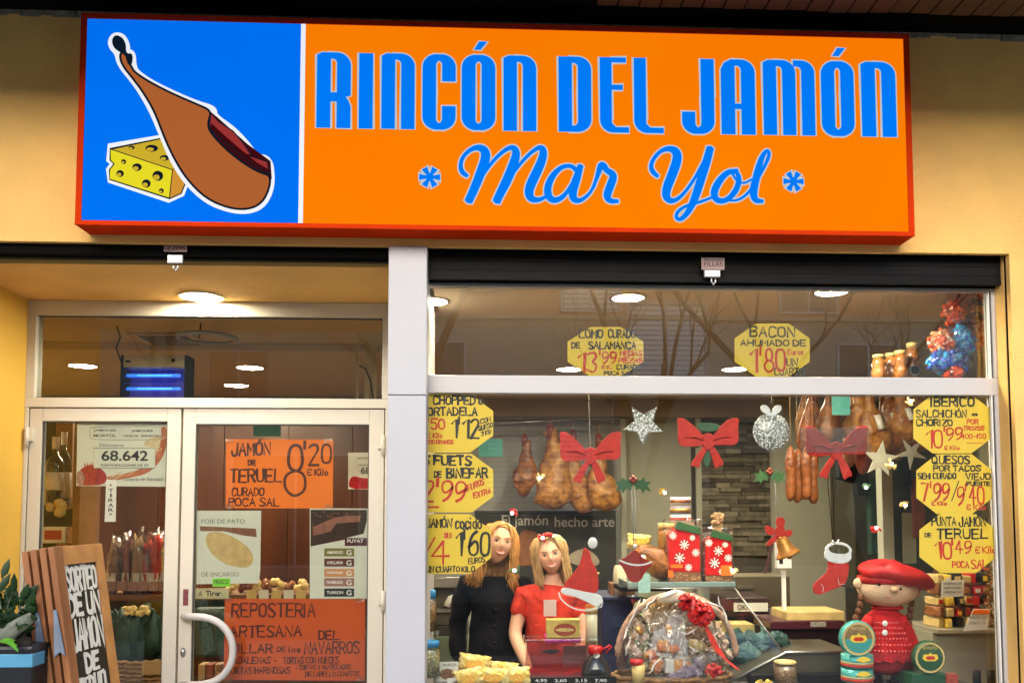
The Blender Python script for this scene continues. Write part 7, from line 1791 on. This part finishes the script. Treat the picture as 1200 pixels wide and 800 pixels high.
def person(label, px_head, py_head, Y, s, head_rot, body_dx, J, cloth_m, hair_args, lips, brow, cloth_name, sleeve, extra=None):
    c = P(px_head, py_head, Y); R3 = head_rot
    t = thing('person', label, 'person', (c.x, Y+.06, 0))
    nk = c + R3 @ Vector((0, .02, -.12))
    ch = Vector((c.x+body_dx, Y+.055, c.z-.33)); pel = Vector((c.x+body_dx*1.2, Y+.08, c.z-.66))
    N = {'pel': (pel, (.15, .11)), 'waist': (ch+Vector((0, 0, -.14)), (.125, .095)), 'chest': (ch, (.145, .105)), 'up': (ch+Vector((0, 0, .11)), (.12, .08)),
         'neck': (Vector(((nk.x+ch.x)/2*.3+nk.x*.7, Y+.05, ch.z+.165)), .05), 'neck2': (nk+Vector((0, .015, .03)), .048)}
    E = [('pel', 'waist'), ('waist', 'chest'), ('chest', 'up'), ('up', 'neck'), ('neck', 'neck2')]
    for sd_, (sh, el, wr) in J.items():
        S_ = ch+Vector(sh); N[sd_+'s'] = (S_, .052); N[sd_+'e'] = (ch+Vector(el), .040); N[sd_+'m'] = ((ch+Vector(el)+ch+Vector(wr))/2, .036); N[sd_+'w'] = (ch+Vector(wr), .025)
        E += [('up', sd_+'s'), (sd_+'s', sd_+'e'), (sd_+'e', sd_+'m'), (sd_+'m', sd_+'w')]
    # legs down to the floor
    for sd_, dx in (('l', -.09), ('r', .09)):
        N[sd_+'h'] = (pel+Vector((dx, 0, -.08)), .095); N[sd_+'k'] = (Vector((pel.x+dx, pel.y-.01, .45)), .062); N[sd_+'a'] = (Vector((pel.x+dx, pel.y+.02, .09)), .042); N[sd_+'f'] = (Vector((pel.x+dx, pel.y-.12, .045)), .036)
        E += [('pel', sd_+'h'), (sd_+'h', sd_+'k'), (sd_+'k', sd_+'a'), (sd_+'a', sd_+'f')]
    bv = skin_mesh(N, E)
    hv = head_mesh(c, R3, s)
    parts = [bv, hv]
    for sg in (-1, 1):
        o = MB(); o.ball(c + R3 @ Vector((sg*.073*s, .008, -.008)), (.012*s, .018*s, .026*s), 10, 8); parts.append((o.v, o.f))
    for sd_ in J:
        w = N[sd_+'w'][0]; d = (w-N[sd_+'m'][0]).normalized(); nn = Vector((0, .3, -1)) if abs(d.z) < .7 else Vector((0, 1, 0)); nn = (nn-d*nn.dot(d)).normalized()
        parts += finger_meshes(w, d, nn, Vector((1 if sd_ == 'l' else -1, -.4, .2)), .95, .7)
    fuse(parts, .0065, 'body', M['skin'], t)
    face_bits(t, c, R3, s, lips, brow)
    hair(t, c, R3, s, *hair_args)
    # clothing follows the same joints, a little wider
    NC = {k: N[k] for k in ('pel', 'waist', 'chest', 'up')}; g = .016
    NC = {k: (v[0], tuple(r+g for r in (v[1] if isinstance(v[1], tuple) else (v[1],)*2))) for k, v in NC.items()}
    NC['neck'] = (N['neck'][0]+Vector((0, .005, -.025)), .058)
    EC = [('pel', 'waist'), ('waist', 'chest'), ('chest', 'up'), ('up', 'neck')]
    for sd_ in J:
        NC[sd_+'s'] = (N[sd_+'s'][0], .066); e = N[sd_+'e'][0]; f_ = sleeve
        if f_ <= 1: NC[sd_+'e'] = (N[sd_+'s'][0].lerp(e, f_), .060)
        else:
            NC[sd_+'e'] = (e, .055); NC[sd_+'x'] = (e.lerp(N[sd_+'w'][0], f_-1), .044)
            EC.append((sd_+'e', sd_+'x'))
        EC += [('up', sd_+'s'), (sd_+'s', sd_+'e')]
    NC['hem'] = (pel+Vector((0, 0, -.16)), (.17, .13)); EC.append(('pel', 'hem'))
    vs, fs = skin_mesh(NC, EC)
    sd0 = random.random()*9
    vs = [v+Vector((noise.noise(v*11+Vector((sd0, 0, 0)))*.014, noise.noise(Vector((v.x*16, v.y*9, v.z*11+sd0)))*.022, 0)) for v in vs]
    o = MB(); o.add(vs, fs, True); o.build(cloth_name, cloth_m, t)
    # trousers
    NT = {'pel': (pel+Vector((0, 0, -.05)), (.155, .12))}; ET = []
    for sd_ in 'lr':
        NT[sd_+'h'] = (N[sd_+'h'][0], .105); NT[sd_+'k'] = (N[sd_+'k'][0], .075); NT[sd_+'a'] = (N[sd_+'a'][0], .06); ET += [('pel', sd_+'h'), (sd_+'h', sd_+'k'), (sd_+'k', sd_+'a')]
    vs, fs = skin_mesh(NT, ET); o = MB(); o.add(vs, fs, True); o.build('trousers', M['blackcloth'], t)
    if extra: extra(t, c, ch, pel, R3, N)
    return t
Ez = lambda rz, ry, rx=0: (Matrix.Rotation(math.radians(rz), 3, 'Z') @ Matrix.Rotation(math.radians(ry), 3, 'Y') @ Matrix.Rotation(math.radians(rx), 3, 'X'))
def ex1(t, c, ch, pel, R3, N):
    for k in range(3):
        MB().ball(Vector((ch.x+.0, ch.y-.135, ch.z-.04-.09*k)), (.011, .006, .011), 10, 6).build('button', M['shutter'], t)
person('smiling woman with long copper blonde hair and black jacket standing behind the counter', 584, 636, .98, 1.03, Ez(12, 9, -3), -.02,
       {'l': ((-.165, 0, .10), (-.215, .02, -.16), (-.20, -.03, -.38)), 'r': ((.165, 0, .10), (.215, .04, -.16), (.17, .10, -.36))},
       M['blackcloth'], (M['hair1'], .29, .42, 5, .02, .016), (.55, .10, .08), (.25, .13, .06), 'jacket', 1.85, ex1)
def ex2(t, c, ch, pel, R3, N):
    # collar, shirt placket, badge, apron waist
    o = MB(); o.add([Vector((ch.x-.075, ch.y-.085, ch.z+.15)), Vector((ch.x-.005, ch.y-.125, ch.z+.075)), Vector((ch.x-.03, ch.y-.12, ch.z+.06)), Vector((ch.x-.095, ch.y-.09, ch.z+.11))], [(0, 1, 2, 3)])
    o.add([Vector((ch.x+.075, ch.y-.085, ch.z+.15)), Vector((ch.x+.005, ch.y-.125, ch.z+.075)), Vector((ch.x+.03, ch.y-.12, ch.z+.06)), Vector((ch.x+.095, ch.y-.09, ch.z+.11))], [(0, 3, 2, 1)])
    o.build('collar', M['redpolo'], t)
    o = MB(); o.box(ch.x-.04, ch.y-.152, ch.z-.005, ch.x+.03, ch.y-.148, ch.z+.085); o.build('badge', mat('pale pink badge', (.55, .42, .38), .6), t)
    vs, fs = skin_mesh({'a': (ch+Vector((0, 0, -.17)), (.150, .120)), 'b': (ch+Vector((0, 0, -.24)), (.158, .125))}, [('a', 'b')]); o = MB(); o.add(vs, fs, True); o.build('apron', M['blackcloth'], t)
    o = MB()
    for k in range(3): o.ball(c + R3 @ Vector((-.02+.02*k, -.07, .118-.004*abs(k-1))), (.016, .012, .013), 8, 6)
    o.build('headband', M['redgloss'], t)
person('younger smiling woman with straight blonde hair and red polo shirt leaning over the counter', 644, 649, .92, .99, Ez(-2, -10, 4), -.0,
       {'l': ((-.145, 0, .10), (-.20, -.05, -.12), (-.12, -.20, -.29)), 'r': ((.145, 0, .10), (.195, -.05, -.14), (.14, -.21, -.23))},
       M['redpolo'], (M['hair2'], .23, .02, 9, .0, .005), (.55, .13, .12), (.28, .16, .08), 'polo_shirt', .62, ex2)
